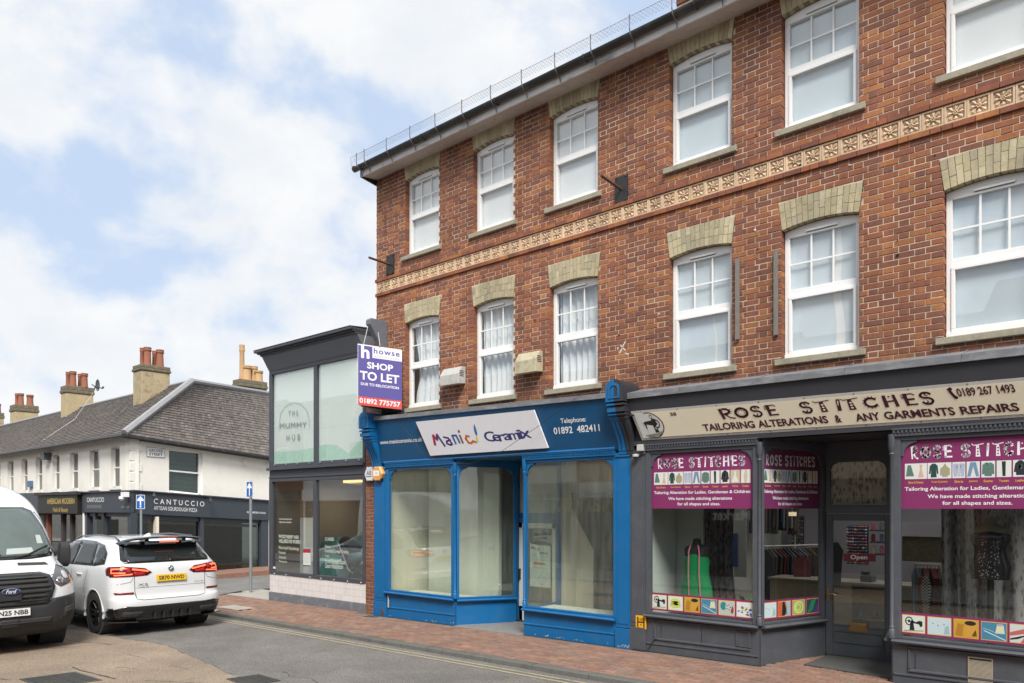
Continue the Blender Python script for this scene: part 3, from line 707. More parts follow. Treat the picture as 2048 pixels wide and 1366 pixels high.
# ---------------- lettering and printed panels ----------------
_tc = {}
def glyphs(s, bold=0.0, shear=0.0, spacing=1.0):
    """outline of a line of text as (verts, faces), unit box"""
    key = (s, bold, shear, spacing)
    if key in _tc: return _tc[key]
    cu = bpy.data.curves.new('t', 'FONT'); cu.body = s; cu.offset = bold; cu.shear = shear; cu.space_character = spacing; cu.fill_mode = 'FRONT'; cu.resolution_u = 3
    o = bpy.data.objects.new('t', cu); me = bpy.data.meshes.new_from_object(o)
    vs_ = [(v.co.x, v.co.y) for v in me.vertices]; fs = [tuple(p.vertices) for p in me.polygons]
    bpy.data.objects.remove(o); bpy.data.meshes.remove(me); bpy.data.curves.remove(cu)
    x0, x1 = min(v[0] for v in vs_), max(v[0] for v in vs_); y0, y1 = min(v[1] for v in vs_), max(v[1] for v in vs_)
    _tc[key] = ([((x - x0) / (x1 - x0), (y - y0) / (y1 - y0)) for x, y in vs_], fs)
    return _tc[key]
class Panel:
    """flat print on a quad A B C D (bottom left, bottom right, top right, top left)"""
    def __init__(s, A, B, C, D):
        s.q4 = [Vector(p) for p in (A, B, C, D)]; s.n = (s.q4[1] - s.q4[0]).cross(s.q4[3] - s.q4[0]).normalized()
        s.mb = MB(); s.mats = []
    def q(s, u, v, d=0):
        A, B, C, D = s.q4; return (A * (1 - u) + B * u) * (1 - v) + (D * (1 - u) + C * u) * v + s.n * d
    def mi(s, m):
        if m not in s.mats: s.mats.append(m)
        return s.mats.index(m)
    def poly(s, pts, m, l=1):
        s.mb.raw([s.q(u, v, l * .0008) for u, v in pts], [tuple(range(len(pts)))], s.mi(m)); return s
    def rect(s, u0, v0, u1, v1, m, l=1):
        nu = 16 if u1 - u0 > .8 else 1
        for i in range(nu):
            a, b_ = u0 + (u1 - u0) * i / nu, u0 + (u1 - u0) * (i + 1) / nu; s.poly([(a, v0), (b_, v0), (b_, v1), (a, v1)], m, l)
        return s
    def disc(s, u, v, ru, rv, m, l=1, n=20, a0=0, a1=360):
        pts = [(u + ru * math.cos(R(a0 + (a1 - a0) * k / n)), v + rv * math.sin(R(a0 + (a1 - a0) * k / n))) for k in range(n if a1 - a0 == 360 else n + 1)]
        return s.poly(pts, m, l)
    def ring(s, u, v, ru, rv, tu, tv, m, l=1, n=24, a0=0, a1=360):
        vs_ = []; fs = []
        for k in range(n + 1):
            a = R(a0 + (a1 - a0) * k / n); c, si = math.cos(a), math.sin(a)
            vs_ += [s.q(u + ru * c, v + rv * si, l * .0008), s.q(u + (ru - tu) * c, v + (rv - tv) * si, l * .0008)]
        for k in range(n): fs.append((2 * k, 2 * k + 2, 2 * k + 3, 2 * k + 1))
        s.mb.raw(vs_, fs, s.mi(m)); return s
    def line(s, pts, wd, m, l=1, asp=1.0):
        """stroke of width wd (in v units), asp = width/height of the panel"""
        for (u0, v0), (u1, v1) in zip(pts, pts[1:]):
            dx, dy = (u1 - u0) * asp, v1 - v0; L = math.hypot(dx, dy) or 1; nx, ny = -dy / L * wd / 2, dx / L * wd / 2
            ex, ey = dx / L * wd * .3, dy / L * wd * .3
            s.poly([(u0 + (nx - ex) / asp, v0 + ny - ey), (u0 + (-nx - ex) / asp, v0 - ny - ey), (u1 + (-nx + ex) / asp, v1 - ny + ey), (u1 + (nx + ex) / asp, v1 + ny + ey)], m, l)
        return s
    def text(s, st, u0, v0, u1, v1, m, l=1, bold=0.0, shear=0.0, spacing=1.0, rise=0.0, mirror=False):
        vs_, fs = glyphs(st, bold, shear, spacing)
        if mirror: vs_ = [(1 - a, b_) for a, b_ in vs_]
        s.mb.raw([s.q(u0 + (u1 - u0) * a, v0 + (v1 - v0) * b_ + rise * a, l * .0008) for a, b_ in vs_], fs, s.mi(m)); return s
    def flush(s, name, parent):
        o = s.build(name, parent); s.mb = MB(); s.mats = []; return o
    def build(s, name, parent=None, thick=0, back=None):
        if thick:
            m = s.mi(back); a = [p - s.n * .008 for p in (s.q(0, 0), s.q(1, 0), s.q(1, 1), s.q(0, 1))]
            s.mb.prism(a, -s.n * thick, m)
        me_m = s.mats; mb = s.mb
        me = bpy.data.meshes.new(name); o0 = ORG[parent.name] if parent is not None else Vector((0, 0, 0))
        me.from_pydata([tuple(Vector(v) - o0) for v in mb.v], [], mb.f)
        for m_ in me_m: me.materials.append(m_)
        me.polygons.foreach_set('material_index', mb.m); me.update()
        return link_mesh(name, me, parent)
def ink(name, col, rough=.5, emit=0):
    if name not in M: M[name] = mat(name, col, rough, var=0, emit=col if emit else None, estr=emit)
    return M[name]
WHT = ink('white_print', (.80, .80, .80)); BLK = ink('black_print', (.015, .015, .015)); GRY = ink('grey_print', (.35, .36, .38))

def arch_corner(mb, x0, x1, z0, z1, y0, y1, flip, f=None):
    """pierced spandrel bracket in the top corner of a pane; f maps (x, y, z)"""
    n_ = 8; pts = [(x0, z1), (x0, z0)]
    for k in range(n_ + 1):
        a = math.pi / 2 * k / n_; pts.append((x1 - (x1 - x0) * .86 * math.cos(a) - .0, z0 + (z1 - z0) * .84 * math.sin(a)))
    pts.append((x1, z1))
    if flip: pts = [(x0 + x1 - a, b_) for a, b_ in pts][::-1]
    a = [(x, y0, z) for x, z in pts]
    n = len(a); v = a + [(x, y1, z) for x, y, z in a]
    if f: v = [f(p) for p in v]
    mb.raw(v, [tuple(range(n)), tuple(range(n, 2 * n))[::-1]] + [(i, (i + 1) % n, n + (i + 1) % n, n + i) for i in range(n)])

def wall_map(p0, p1):
    """frame running in plan from p0 to p1: maps (s, d, z) with s along, d outward depth"""
    a = Vector((p0[0], p0[1], 0)); b_ = Vector((p1[0], p1[1], 0)); t = (b_ - a).normalized(); nrm = Vector((-t.y, t.x, 0)) * 1.0
    L = (b_ - a).length
    return (lambda p: a + t * p[0] + nrm * p[1] + Vector((0, 0, p[2]))), L
def mapped(mb_fn, f):
    mb = MB(); mb_fn(mb); mb.v = [tuple(f(v)) for v in mb.v]; return mb

def bay(root, p0, p1, zg0, zg1, zsill, ztop, zhead, m, mglass, gname='pane', sp=.16, jamb=.05, capital=True, dentil=True, end=True):
    """one shop window: stall riser, sill, frame with spandrels, header with dentils, pane"""
    f, L = wall_map(p0, p1)
    def riser(mb):
        mb.raw([(0, 0, zg0), (L, 0, zg1), (L, 0, zsill - .045), (0, 0, zsill - .045), (0, .06, zg0), (L, .06, zg1), (L, .06, zsill - .045), (0, .06, zsill - .045)], [(0, 1, 2, 3), (7, 6, 5, 4), (0, 4, 5, 1), (1, 5, 6, 2), (2, 6, 7, 3), (3, 7, 4, 0)])
    mapped(riser, f).build('stall_riser', m, root)
    mb0 = MB()
    def sill(mb):
        mb.prism([(-.0, -.075, zsill - .045), (-.0, -.085, zsill - .025), (-.0, -.07, zsill - .008), (-.0, .1, zsill + .006), (0, .1, zsill - .045)], (L, 0, 0))
    mapped(sill, f).build('sill', m, root)
    def frame(mb):
        mb.box(0, jamb, -.02, .05, zsill, zhead); mb.box(L - jamb, L, -.02, .05, zsill, zhead)
        mb.box(jamb, L - jamb, -.015, .05, ztop, zhead); mb.box(jamb, L - jamb, -.01, .05, zsill, zsill + .03)
        s = min(sp, (L - 2 * jamb) / 3)
        arch_corner(mb, jamb, jamb + s, ztop - s * 1.1, ztop + .003, .0, .035, False)
        arch_corner(mb, L - jamb - s, L - jamb, ztop - s * 1.1, ztop + .003, .0, .035, True)
    fr = mapped(frame, f).build('window_frame', m, root, bevel=.004)
    def glz(mb): mb.box(jamb - .004, L - jamb + .004, .028, .034, zsill + .025, ztop + .004)
    mapped(glz, f).build(gname, mglass, fr)
    if dentil:
        def hd(mb):
            mb.box(0, L, -.045, .05, zhead, zhead + .075); mb.box(-.0, L, -.065, .05, zhead + .075, zhead + .095)
        mapped(hd, f).build('header', m, root)
        k = 0; s_ = .01
        def dn(mb):
            x = .015
            while x < L - .03: mb.box(x, x + .022, -.06, -.044, zhead + .038, zhead + .074); x += .044
        o = mapped(dn, f).build('dentils', m, root); o['kind'] = 'stuff'
def colonnette(root, x, y, z0, z1, zb, m, r=.022):
    mb = MB(); mb.lathe((x, y, 0), [(r * 1.7, z0), (r * 1.7, z0 + .10), (r * 1.2, z0 + .115), (r * 1.5, z0 + .13), (r, z0 + .15), (r, zb - .10), (r * 1.5, zb - .085), (r * 1.1, zb - .07), (r * 1.6, zb - .02), (r * 1.9, zb), (r * 1.9, z1)], 'Z', 12)
    mb.build('colonnette', m, root, smooth=True)

def console(root, x0, x1, zb, zt, mats, split=None, yb=-.13, yf=-.46):
    """scrolled console bracket closing the end of a fascia, with an arched cap"""
    prof = []
    n_ = 16
    for k in range(n_ + 1):
        f = k / n_; e = f * f * (3 - 2 * f)
        prof.append((yb - .02 + (yf * .86 - yb) * (e * .75 + f * .25) + .02 * math.sin(f * math.pi * 2), zb + (zt - .34 - zb) * f))
    segs = [(x0, x1, mats[0])] if split is None else [(x0, split, mats[0]), (split, x1, mats[1])]
    for (a, b_, m) in segs:
        mb = MB(); mb.prism([(a, 0.01, zb)] + [(a, y, z) for y, z in prof] + [(a, 0.01, zt - .34)], (b_ - a, 0, 0))
        o = mb.build('bracket', m, root, bevel=.004)
    # flutes: raised ribs following the curve
    nr = 4
    for i in range(nr):
        xa = x0 + (x1 - x0) * (i + .18) / nr; xb = x0 + (x1 - x0) * (i + .82) / nr
        m = mats[0] if split is None or (xa + xb) / 2 < split else mats[1]
        mb = MB(); up = [(y - .016, z) for y, z in prof[1:11]]; lo = [(y + .01, z) for y, z in prof[1:11]]
        mb.prism([(xa, y, z) for y, z in up] + [(xa, y, z) for y, z in lo[::-1]], (xb - xa, 0, 0)); mb.build('rib', m, root, bevel=.003)
    for (fz, h, pr) in ((.70, .02, .03), (.76, .02, .045), (.83, .07, .05), (.97, .03, .06)):
        k = min(int(fz * n_), n_); y, z = prof[k]
        for (a, b_, m) in segs:
            mb = MB(); mb.box(a - .008 if a == x0 else a, b_ + .008 if b_ == x1 else b_, y - pr, 0, z, z + h); mb.build('moulding', m, root, bevel=.004)
    z0 = zt - .33; xc = (x0 + x1) / 2; hw = (x1 - x0) / 2 + .012
    ar = [(xc + hw * math.cos(R(a)), zt - .14 + .14 * math.sin(R(a))) for a in range(0, 181, 12)]
    out = [(xc - hw, z0), (xc + hw, z0)] + ar
    if split is None:
        mb = MB(); mb.prism([(a, yf - .03, b_) for a, b_ in out], (0, -yf + .03, 0)); mb.build('cap', mats[0], root, bevel=.006)
    else:
        L_ = [(min(a, split), b_) for a, b_ in out]; R_ = [(max(a, split), b_) for a, b_ in out]
        for pts, m in ((L_, mats[0]), (R_, mats[1])):
            pp = []
            for p in pts:
                if not pp or (abs(p[0] - pp[-1][0]) + abs(p[1] - pp[-1][1])) > 1e-5: pp.append(p)
            mb = MB(); mb.prism([(a, yf - .03, b_) for a, b_ in pp], (0, -yf + .03, 0)); mb.build('cap', m, root)
    # raised border with the inner arched panel
    i1 = [(xc + hw * .66 * math.cos(R(a)), zt - .15 + .095 * math.sin(R(a))) for a in range(0, 181, 12)]
    i0 = [(xc + hw * .45 * math.cos(R(a)), zt - .155 + .06 * math.sin(R(a))) for a in range(0, 181, 12)]
    o1 = [(xc - hw * .66, z0 + .045), (xc + hw * .66, z0 + .045)] + i1; o2 = [(xc - hw * .45, z0 + .07), (xc + hw * .45, z0 + .07)] + i0
    n = len(o1); mb = MB(); v = [(a, yf - .042, b_) for a, b_ in o1] + [(a, yf - .042, b_) for a, b_ in o2] + [(a, yf - .028, b_) for a, b_ in o1] + [(a, yf - .028, b_) for a, b_ in o2]
    fs = []
    for i in range(n):
        j = (i + 1) % n; fs += [(i, j, n + j, n + i), (2 * n + i, 2 * n + j, j, i), (n + i, n + j, 3 * n + j, 3 * n + i)]
    mb.raw(v, fs); mb.build('panel_moulding', mats[0], root)

M['blue'] = mat('bright_blue_gloss', (.005, .125, .33), .38, var=.07, scale=3, dirt=(.06, .16, .28), dscale=3.5, damt=.35)
M['bluedk'] = mat('fascia_blue', (.004, .070, .175), .45, var=.05, scale=2)
M['greyp'] = mat('slate_grey_gloss', (.075, .082, .096), .45, var=.08, scale=4, dirt=(.15, .14, .13), dscale=5, damt=.35)
M['greydk'] = mat('dark_grey_paint', (.035, .035, .042), .5, var=.08, scale=4)
M['gripe'] = mat('weathered_lead_black', (.05, .052, .06), .6, var=.2, scale=5, dirt=(.2, .2, .2), dscale=6, damt=.5)
M['shopglass'] = glass('shop_glass_clear', (.95, .97, .96), 1.5, boost=.025)
M['dustyglass'] = glass('dusty_shop_glass', (.93, .96, .92), 1.5, boost=.03, haze=.05, hazecol=(.66, .69, .62))
M['chip'] = mat('bare_chipped_timber', (.55, .48, .36), .9, var=.2, scale=20)

def lead_cap(root, xs, zf0, zf1, yf, ztop, m, th=.075):
    """lead sheets dressed over a fascia: zf0..zf1 the bottom edge at the two ends"""
    X0, X1 = xs[0], xs[-1]
    for a, b_ in zip(xs, xs[1:]):
        za, zb = [zf0 + (zf1 - zf0) * (x - X0) / (X1 - X0) for x in (a, b_)]; d = random.uniform(-.004, .004)
        mb = MB(); v = []
        for x, z in ((a + .003, za), (b_ - .003, zb)):
            v += [(x, yf + d, z), (x, yf + d - .003, z + th), (x, .0, ztop + (z - zf0)), (x, .0, z), (x, yf + .02, z)]
        mb.raw(v, [(0, 1, 6, 5), (1, 2, 7, 6), (2, 3, 8, 7), (3, 4, 9, 8), (4, 0, 5, 9), (4, 3, 2, 1, 0), (5, 6, 7, 8, 9)]); mb.build('lead_sheet', m, root)
        mb = MB(); mb.tube([(b_, yf + d - .004, zb), (b_, yf + d - .006, zb + th), (b_, -.05, ztop + (zb - zf0) - .0)], .007, 5); mb.build('lead_roll', m, root)

# ---------------- blue shop ----------------
bs = empty('blue_shopfront', (3.1, -.1, gz(3)), 'empty bright blue timber shopfront with a recessed splayed entrance', 'shopfront')
ZB = lambda x: gz(x) - .01
m = M['blue']
def pilaster(root, x0, x1, yf, zt, m, zbase=.40, name='pilaster'):
    mb = MB(); mb.box(x0, x1, yf, .02, zbase, zt); p = mb.build(name, m, root, bevel=.004)
    mb = MB(); mb.box(x0 - .008, x1 + .008, yf - .018, .02, -.1, zbase - .008); mb.build('pilaster_base', m, root, bevel=.006)
    mb = MB(); mb.box(x0 + .03, x1 - .03, yf - .008, yf, zbase + .06, zt - .10); mb.build('pilaster_panel', m, p, bevel=.003)
    mb = MB(); mb.box(x0 - .012, x1 + .012, yf - .02, .02, zt - .06, zt); mb.build('moulding', m, p, bevel=.004)
pilaster(bs, .075, .445, -.12, 3.08, m, .36); pilaster(bs, 5.915, 6.165, -.12, 3.08, m, .42)
bay(bs, (.445, -.10), (2.41, -.10), ZB(.4), ZB(2.4), .575, 3.00, 3.05, m, M['dustyglass'], sp=.17, jamb=.09)
bay(bs, (2.43, -.09), (3.03, .90), ZB(2.4), ZB(3.1), .565, 3.00, 3.05, m, M['dustyglass'], sp=.16)
bay(bs, (4.06, -.10), (5.915, -.10), ZB(4), ZB(5.9), .555, 3.00, 3.05, m, M['dustyglass'], sp=.17, jamb=.05)
colonnette(bs, 2.42, -.115, .57, 3.08, 2.93, m); colonnette(bs, 4.085, -.115, .555, 3.08, 2.93, m)
# side return right of the door, glazed
f, L = wall_map((4.085, -.06), (4.0, 1.02))
mapped(lambda mb: (mb.box(0, L, 0, .05, .05, .55), mb.box(0, .05, 0, .05, .55, 3.1), mb.box(L - .06, L, 0, .05, .55, 3.1), mb.box(0, L, 0, .05, 3.0, 3.1)), f).build('side_frame', m, bs)
mapped(lambda mb: mb.box(.05, L - .06, .02, .026, .55, 3.0), f).build('pane', M['dustyglass'], bs)
# raised rails on the stall risers
for (xa, xb, y) in ((.46, 2.40, -.10), (4.04, 5.90, -.10)):
    mb = MB(); mb.prism([(xa, y - .001, gz(xa) + .17), (xa, y - .012, gz(xa) + .175), (xa, y - .012, gz(xa) + .19), (xa, y - .001, gz(xa) + .20)], (xb - xa, 0, gz(xb) - gz(xa))); mb.build('skirting_rail', m, bs)
# fascia
FT0, FT1 = 3.995, 3.905
pf = Panel((.30, -.14, 3.145), (5.98, -.14, 3.145), (5.98, -.30, FT1 + .02), (.06 + .12, -.30, FT0 + .02))
pf.rect(0, 0, 1, 1, M['bluedk'], .2)
fo = pf.build('fascia', bs, thick=.03, back=M['bluedk'])
mb = MB(); mb.box(.3, 6.0, -.13, .95, 3.125, 3.16); mb.build('entrance_soffit', M['bluedk'], bs)
mb = MB(); mb.box(.1, 6.2, -.10, .04, 3.14, 3.9); mb.build('fascia_core', M['bluedk'], bs)
mb = MB(); mb.prism([(.44, -.145, 3.13), (.44, -.175, 3.15), (.44, -.165, 3.175), (.44, -.14, 3.18)], (5.48, 0, 0)); mb.build('moulding', m, bs)
lead_cap(bs, [.08, .52, 1.28, 2.12, 2.98, 3.95, 5.0, 6.02], FT0, FT1, -.335, 4.09, M['lead'])
c0, c1 = PX(717.5, -.49), PX(734.5, -.49)
console(bs, c0, c1, 3.03, P(725, 824, -.49).z, [m]); 
CX0, CX1 = PX(1212, -.49), PX(1243.5, -.49)
shared = empty('shared_console', ((CX0 + CX1) / 2, -.2, 3.1), 'scrolled console bracket painted half blue and half black between the two shops', 'console bracket')
console(shared, CX0, CX1, 3.06, P(1228, 758, -.49).z, [m, M['greydk']], split=(CX0 + CX1) / 2)
# lettering on the fascia
def fas(px, py):
    """(u, v) on the blue fascia for a photo position"""
    best = None
    A, B, C_, D = pf.q4; nrm = pf.n; ray = PQ(px, py, 1) - CAM; k = (A - CAM).dot(nrm) / ray.dot(nrm); p = CAM + ray * k
    v = (p.z - A.z) / ((D.z + C_.z) / 2 - A.z)
    for _ in range(4):
        l0 = A * (1 - v) + D * v; l1 = B * (1 - v) + C_ * v; u = (p.x - l0.x) / (l1.x - l0.x); v = (p.z - A.z) / ((D.z * (1 - u) + C_.z * u) - A.z)
    return u, v
pt = Panel(*[q_ + pf.n * .003 for q_ in pf.q4])
a = fas(761, 889); b_ = fas(844, 874); pt.text('www.manicceramix.co.uk', a[0], a[1], b_[0], b_[1] - .0, WHT, bold=.012); pt.flush('web_address', fo)
a = fas(1123, 850); b_ = fas(1172, 833); pt.text('Telephone:', a[0], a[1], b_[0], b_[1], WHT, bold=.012); pt.flush('lettering', fo)
a = fas(1109, 869); b_ = fas(1199, 848); pt.text('01892  482411', a[0], a[1] + .0, b_[0], b_[1], WHT, bold=.016)
pt.build('lettering', fo)
# slanted white name board
sgn = empty('name_board', P(960, 860, -.3), 'white slanted board with a hand painted pottery studio name on the blue fascia', 'shop sign')
q4 = [P(860.6, 911.5, -.21), P(1095, 896, -.21), P(1066.3, 820.1, -.345), P(831.4, 843.9, -.345)]
M['boardw'] = mat('white_sign_board', (.74, .73, .76), .35, var=.03)
nb = Panel(*q4); nb.rect(0, 0, 1, 1, M['boardw'], .2); bd = nb.build('board', sgn, thick=.035, back=M['boardw'])
pp = Panel(*[q_ + nb.n * .001 for q_ in q4])
reds, pur, blu, brn, org, yel, teal, nav = [ink(n_, c_) for n_, c_ in (('paint_red', (.35, .02, .04)), ('paint_purple', (.06, .03, .16)), ('paint_blue', (.02, .10, .30)), ('paint_brown', (.22, .07, .04)), ('paint_orange', (.55, .13, .02)), ('paint_yellow', (.60, .58, .10)), ('brush_blue', (.03, .16, .36)), ('paint_navy', (.03, .035, .16)))]
A_ = 4.0
def uvb(px, py):
    A, B, C_, D = nb.q4; ray = PQ(px, py, 1) - CAM; k = (A - CAM).dot(nb.n) / ray.dot(nb.n); p = CAM + ray * k
    u = v = .5
    for _ in range(12):
        v = (p.z - (A.z * (1 - u) + B.z * u)) / ((D.z - A.z) * (1 - u) + (C_.z - B.z) * u); l0 = A * (1 - v) + D * v; l1 = B * (1 - v) + C_ * v; u = (p.x - l0.x) / (l1.x - l0.x)
    return u, v
Z3 = lambda x, y: uvb(800 + x / 10.24, 780 + y / 10.24)
Z4 = lambda x, y: uvb(x, y)
def stroke(pts, wd, m): pp.line([Z3(*p) for p in pts], wd, m, asp=3.4)
stroke([(720, 1120), (680, 930), (765, 1020)], .075, reds); stroke([(765, 1020), (755, 910), (920, 1145)], .06, pur)
stroke([(895, 965), (990, 985), (1070, 1110), (1035, 1125), (960, 1095), (960, 1050), (1030, 1020)], .055, pur)
stroke([(1145, 1100), (1070, 935), (1150, 930), (1225, 1080)], .055, blu); stroke([(1225, 930), (1290, 1085)], .055, brn); stroke([(1205, 835), (1208, 862)], .06, brn)
stroke([(1415, 950), (1360, 940), (1350, 1000), (1410, 1080), (1460, 1090), (1500, 1050), (1560, 1070)], .06, org)
pp.poly([Z3(*p) for p in [(1520, 690), (1560, 790), (1585, 880), (1580, 940), (1555, 930), (1525, 860), (1508, 760)]], teal); pp.poly([Z3(*p) for p in [(1552, 955), (1585, 950), (1615, 1065), (1560, 1075)]], yel)
a = Z4(976, 882); b_ = Z4(1060, 862)
pp.flush('painted_word', bd)
for ch, x0, x1, y0, y1 in (('C', 972.5, 986, 862, 884), ('e', 988, 998, 868, 883), ('r', 1000, 1008, 868, 883), ('a', 1010, 1020, 866, 881), ('m', 1022, 1036, 865, 880), ('i', 1038, 1041, 859, 878), ('x', 1044, 1059, 861, 877)):
    a = Z4(x0, y1); b_ = Z4(x1, y0); pp.text(ch, a[0], a[1], b_[0], b_[1], nav, bold=.014)
pp.build('painted_word', bd)
# bracing wire hanging in front of the fascia
mb = MB(); mb.tube([P(805, 850, -.36), P(845, 905, -.36), P(890, 925, -.36), P(940, 928, -.36), P(1000, 905, -.36), P(1080, 850, -.37), P(1165, 787, -.36)], .004, 5)
o = mb.build('loose_cable', M['black']); tag(o, 'thin loose black cable sagging across the blue fascia and white name board', 'cable')
# door
M['creamp'] = mat('cream_door_paint', (.86, .85, .80), .45, var=.05, scale=4, dirt=(.3, .27, .22), damt=.3)
dx0, dx1 = PX(1039, 1.0), PX(1113, 1.0)
mb = MB(); zt = P(1075, 1046, 1.0).z; zb = gz(3.4) + .02
mb.box(dx0, dx0 + .09, .98, 1.05, zb, zt); mb.box(dx1 - .09, dx1, .98, 1.05, zb, zt); mb.box(dx0, dx1, .98, 1.05, zt - .1, zt); mb.box(dx0, dx1, .98, 1.05, zb, zb + .28)
dr = mb.build('door', M['creamp'], bs, bevel=.006)
mb = MB(); mb.box(dx0 + .08, dx1 - .08, 1.01, 1.016, zb + .27, zt - .09); mb.build('pane', M['shopglass'], dr)
mb = MB(); mb.box(dx0 - .06, dx0 - .004, .96, 1.06, zb, 3.1); mb.box(dx1 + .004, dx1 + .07, .96, 1.06, zb, 3.1); mb.box(dx0, dx1, .96, 1.06, zt + .006, zt + .09); mb.box(dx0, dx1, .96, 1.06, 3.0, 3.1); fr = mb.build('door_frame', m, bs, bevel=.005)
mb = MB(); mb.box(dx0, dx1, 1.01, 1.016, zt + .09, 3.0); mb.build('fanlight', M['frost'] if 'frost' in M else mat('frosted_fanlight', (.42, .44, .42), .3, var=.05), fr)
p4 = Panel((dx0, 1.005, zt + .09), (dx1, 1.005, zt + .09), (dx1, 1.005, 3.0), (dx0, 1.005, 3.0))
p4.text('40', .22, .18, .62, .48, GRY, bold=.0); p4.rect(0, 0, 1, .1, teal, 1); p4.build('number_print', fr)
zf = gz(3.4)
mb = MB(); mb.box(dx0 + .02, dx0 + .05, .93, .98, zb + .78, zb + .98); mb.build('handle', M['black'], dr, bevel=.004)
# poster on the door
A, B, C_, D = P(1060, 1172, .96), P(1101, 1176, .96), P(1101, 1092, .96), P(1060, 1088, .96)
po = Panel(A, B, C_, D); PW_ = ink('poster_paper', (.80, .86, .84)); po.rect(0, 0, 1, 1, PW_)
po.text('Manic', .05, .88, .5, .96, reds, 2, bold=.01); po.text('Ceramix', .4, .78, .9, .87, pur, 2, bold=.01); po.text("We've now moved!", .04, .71, .9, .76, GRY, 2); po.text('Just two doors', .1, .62, .8, .67, GRY, 2)
po.poly([(.15, .56), (.32, .61), (.32, .58), (.75, .58), (.75, .53), (.32, .53), (.32, .50)], org, 2); po.text('come and see us', .2, .44, .8, .475, reds, 2)
po.line([(.15, .05), (.7, .4), (.95, .3), (.6, .05), (.4, .2)], .008, GRY, 2, .5); po.line([(.5, .1), (.9, .36)], .008, GRY, 2, .5)
o = po.build('paper_poster'); tag(o, 'paper poster with an orange arrow on the cream door of the blue shop', 'poster')
# chipped paint and worn patches on the blue timber
for (pts, lb) in (([(775.5, 1191), (778, 1202), (777.5, 1216), (775.4, 1214)], 0), ([(760, 1216), (764, 1219), (768, 1226), (767, 1232), (760, 1231), (763, 1224)], 1)):
    mb = MB(); mb.prism([P(x, y, -.141) for x, y in pts], (0, .003, 0)); mb.build('paint_chip', M['chip'] if not lb else M['rust'], bs)
mb = MB()
random.seed(3)
for i in range(46):
    xx = random.choice([random.uniform(.5, 2.4), random.uniform(4.05, 5.9), random.uniform(5.92, 6.16)]); zz = gz(xx) + random.uniform(.0, .035); s_ = random.uniform(.008, .05)
    yy = -.1025 if xx < 5.91 else -.1395
    mb.raw([(xx, yy, zz), (xx + s_, yy, zz + random.uniform(-.004, .004)), (xx + s_ * .8, yy, zz + random.uniform(.005, .02)), (xx + s_ * .2, yy, zz + random.uniform(.004, .014))], [(0, 1, 2, 3)])
o = mb.build('flaked_paint', M['chip'], bs); o['kind'] = 'stuff'
# interior of the blue shop
M['wallg'] = mat('pale_emulsion', (.74, .75, .68), .9, var=.04, scale=2, dirt=(.36, .35, .3), damt=.35, dscale=1.5)
M['wallc'] = mat('cream_emulsion', (.76, .70, .58), .9, var=.04, scale=2)
M['floorw'] = mat('grey_vinyl_floor', (.42, .40, .37), .5, var=.1)
M['ceilw'] = mat('white_ceiling', (.80, .78, .72), .9, var=.03)
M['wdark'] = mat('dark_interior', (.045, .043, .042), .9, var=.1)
def room(nm, x0, x1, y0, y1, z0, z1, walls, flo, cei, ybk=None):
    def w_(nm2, b, mm):
        mb = MB(); mb.box(*b); o = mb.build(nm2, mm); o['kind'] = 'structure'; return o
    w_(nm + '_back_wall', (x0, x1, y1, y1 + .1, z0, z1), walls[0]); w_(nm + '_side_wall', (x0 - .08, x0, y0, y1, z0, z1), walls[1]); w_(nm + '_side_wall', (x1, x1 + .08, y0, y1, z0, z1), walls[2])
    w_(nm + '_floor', (x0, x1, y0, y1, z0 - .1, z0), flo); w_(nm + '_ceiling', (x0, x1, y0, y1, z1, z1 + .08), cei)
room('pottery_shop', .35, 6.1, .06, 5.2, .05, 3.3, [M['wallg'], M['wallc'], M['wallg']], M['floorw'], M['ceilw'])
mb = MB(); mb.box(.5, 2.5, 1.0, 1.08, .12, 3.3); o = mb.build('display_partition', M['wallg']); o['kind'] = 'structure'
mb = MB(); mb.box(PX(1116, 1.12), PX(1131, 1.12), 1.12, 1.45, .06, 3.3); mb.box(PX(1129, 1.45), 6.1, 1.45, 1.5, .06, 3.3); o = mb.build('inner_partition', M['wallc']); o['kind'] = 'structure'
mb = MB(); mb.prism([P(x, y, 1.3) for x, y in ((1127, 985), (1250, 985), (1250, 1240), (1187, 1240), (1187, 1100))], (0, .06, 0)); o = mb.build('dark_reflection_panel', M['wdark']); o['kind'] = 'structure'  # dark panel added to stand in for the dark building mirrored in the glass
# display beds behind the glass
for (xa, xb) in ((.45, 2.4), (4.05, 5.9)):
    mb = MB(); mb.box(xa, xb, -.03, .75, .45, .52); o = mb.build('window_bed', M['creamp']); o['kind'] = 'structure'
# bottle on the bed
bt = empty('glass_bottle', (2.98, .55, .52), 'small clear glass bottle standing inside the angled window of the blue shop', 'bottle')
bxy = (2.86, .62)
mb = MB(); mb.lathe((bxy[0], bxy[1], .57), [(.028, 0), (.03, .01), (.03, .12), (.011, .17), (.011, .225)], 'Z', 12); mb.build('body', M['shopglass'], bt, smooth=True)
mb = MB(); mb.lathe((bxy[0], bxy[1], .795), [(.013, 0), (.013, .02)], 'Z', 10); mb.build('cap', M['boardw'], bt)
so = MB(); a = P(958, 1106, 1.0); so.box(2.2, 2.36, .985, 1.0, 1.45, 1.53); o = so.build('wall_socket', M['boardw'], bevel=.005); tag(o, 'white wall socket plate on the pale wall inside the blue shop', 'socket')
cmb = MB(); cmb.tube([(2.75, 1.4, 3.3), (2.75, 1.4, 3.12)], .012, 6); cmb.lathe((2.75, 1.36, 3.08), [(.05, 0), (.05, .1)], 'Y', 10); o = cmb.build('spotlight', M['black']); tag(o, 'small black ceiling spotlight inside the blue shop', 'spotlight')
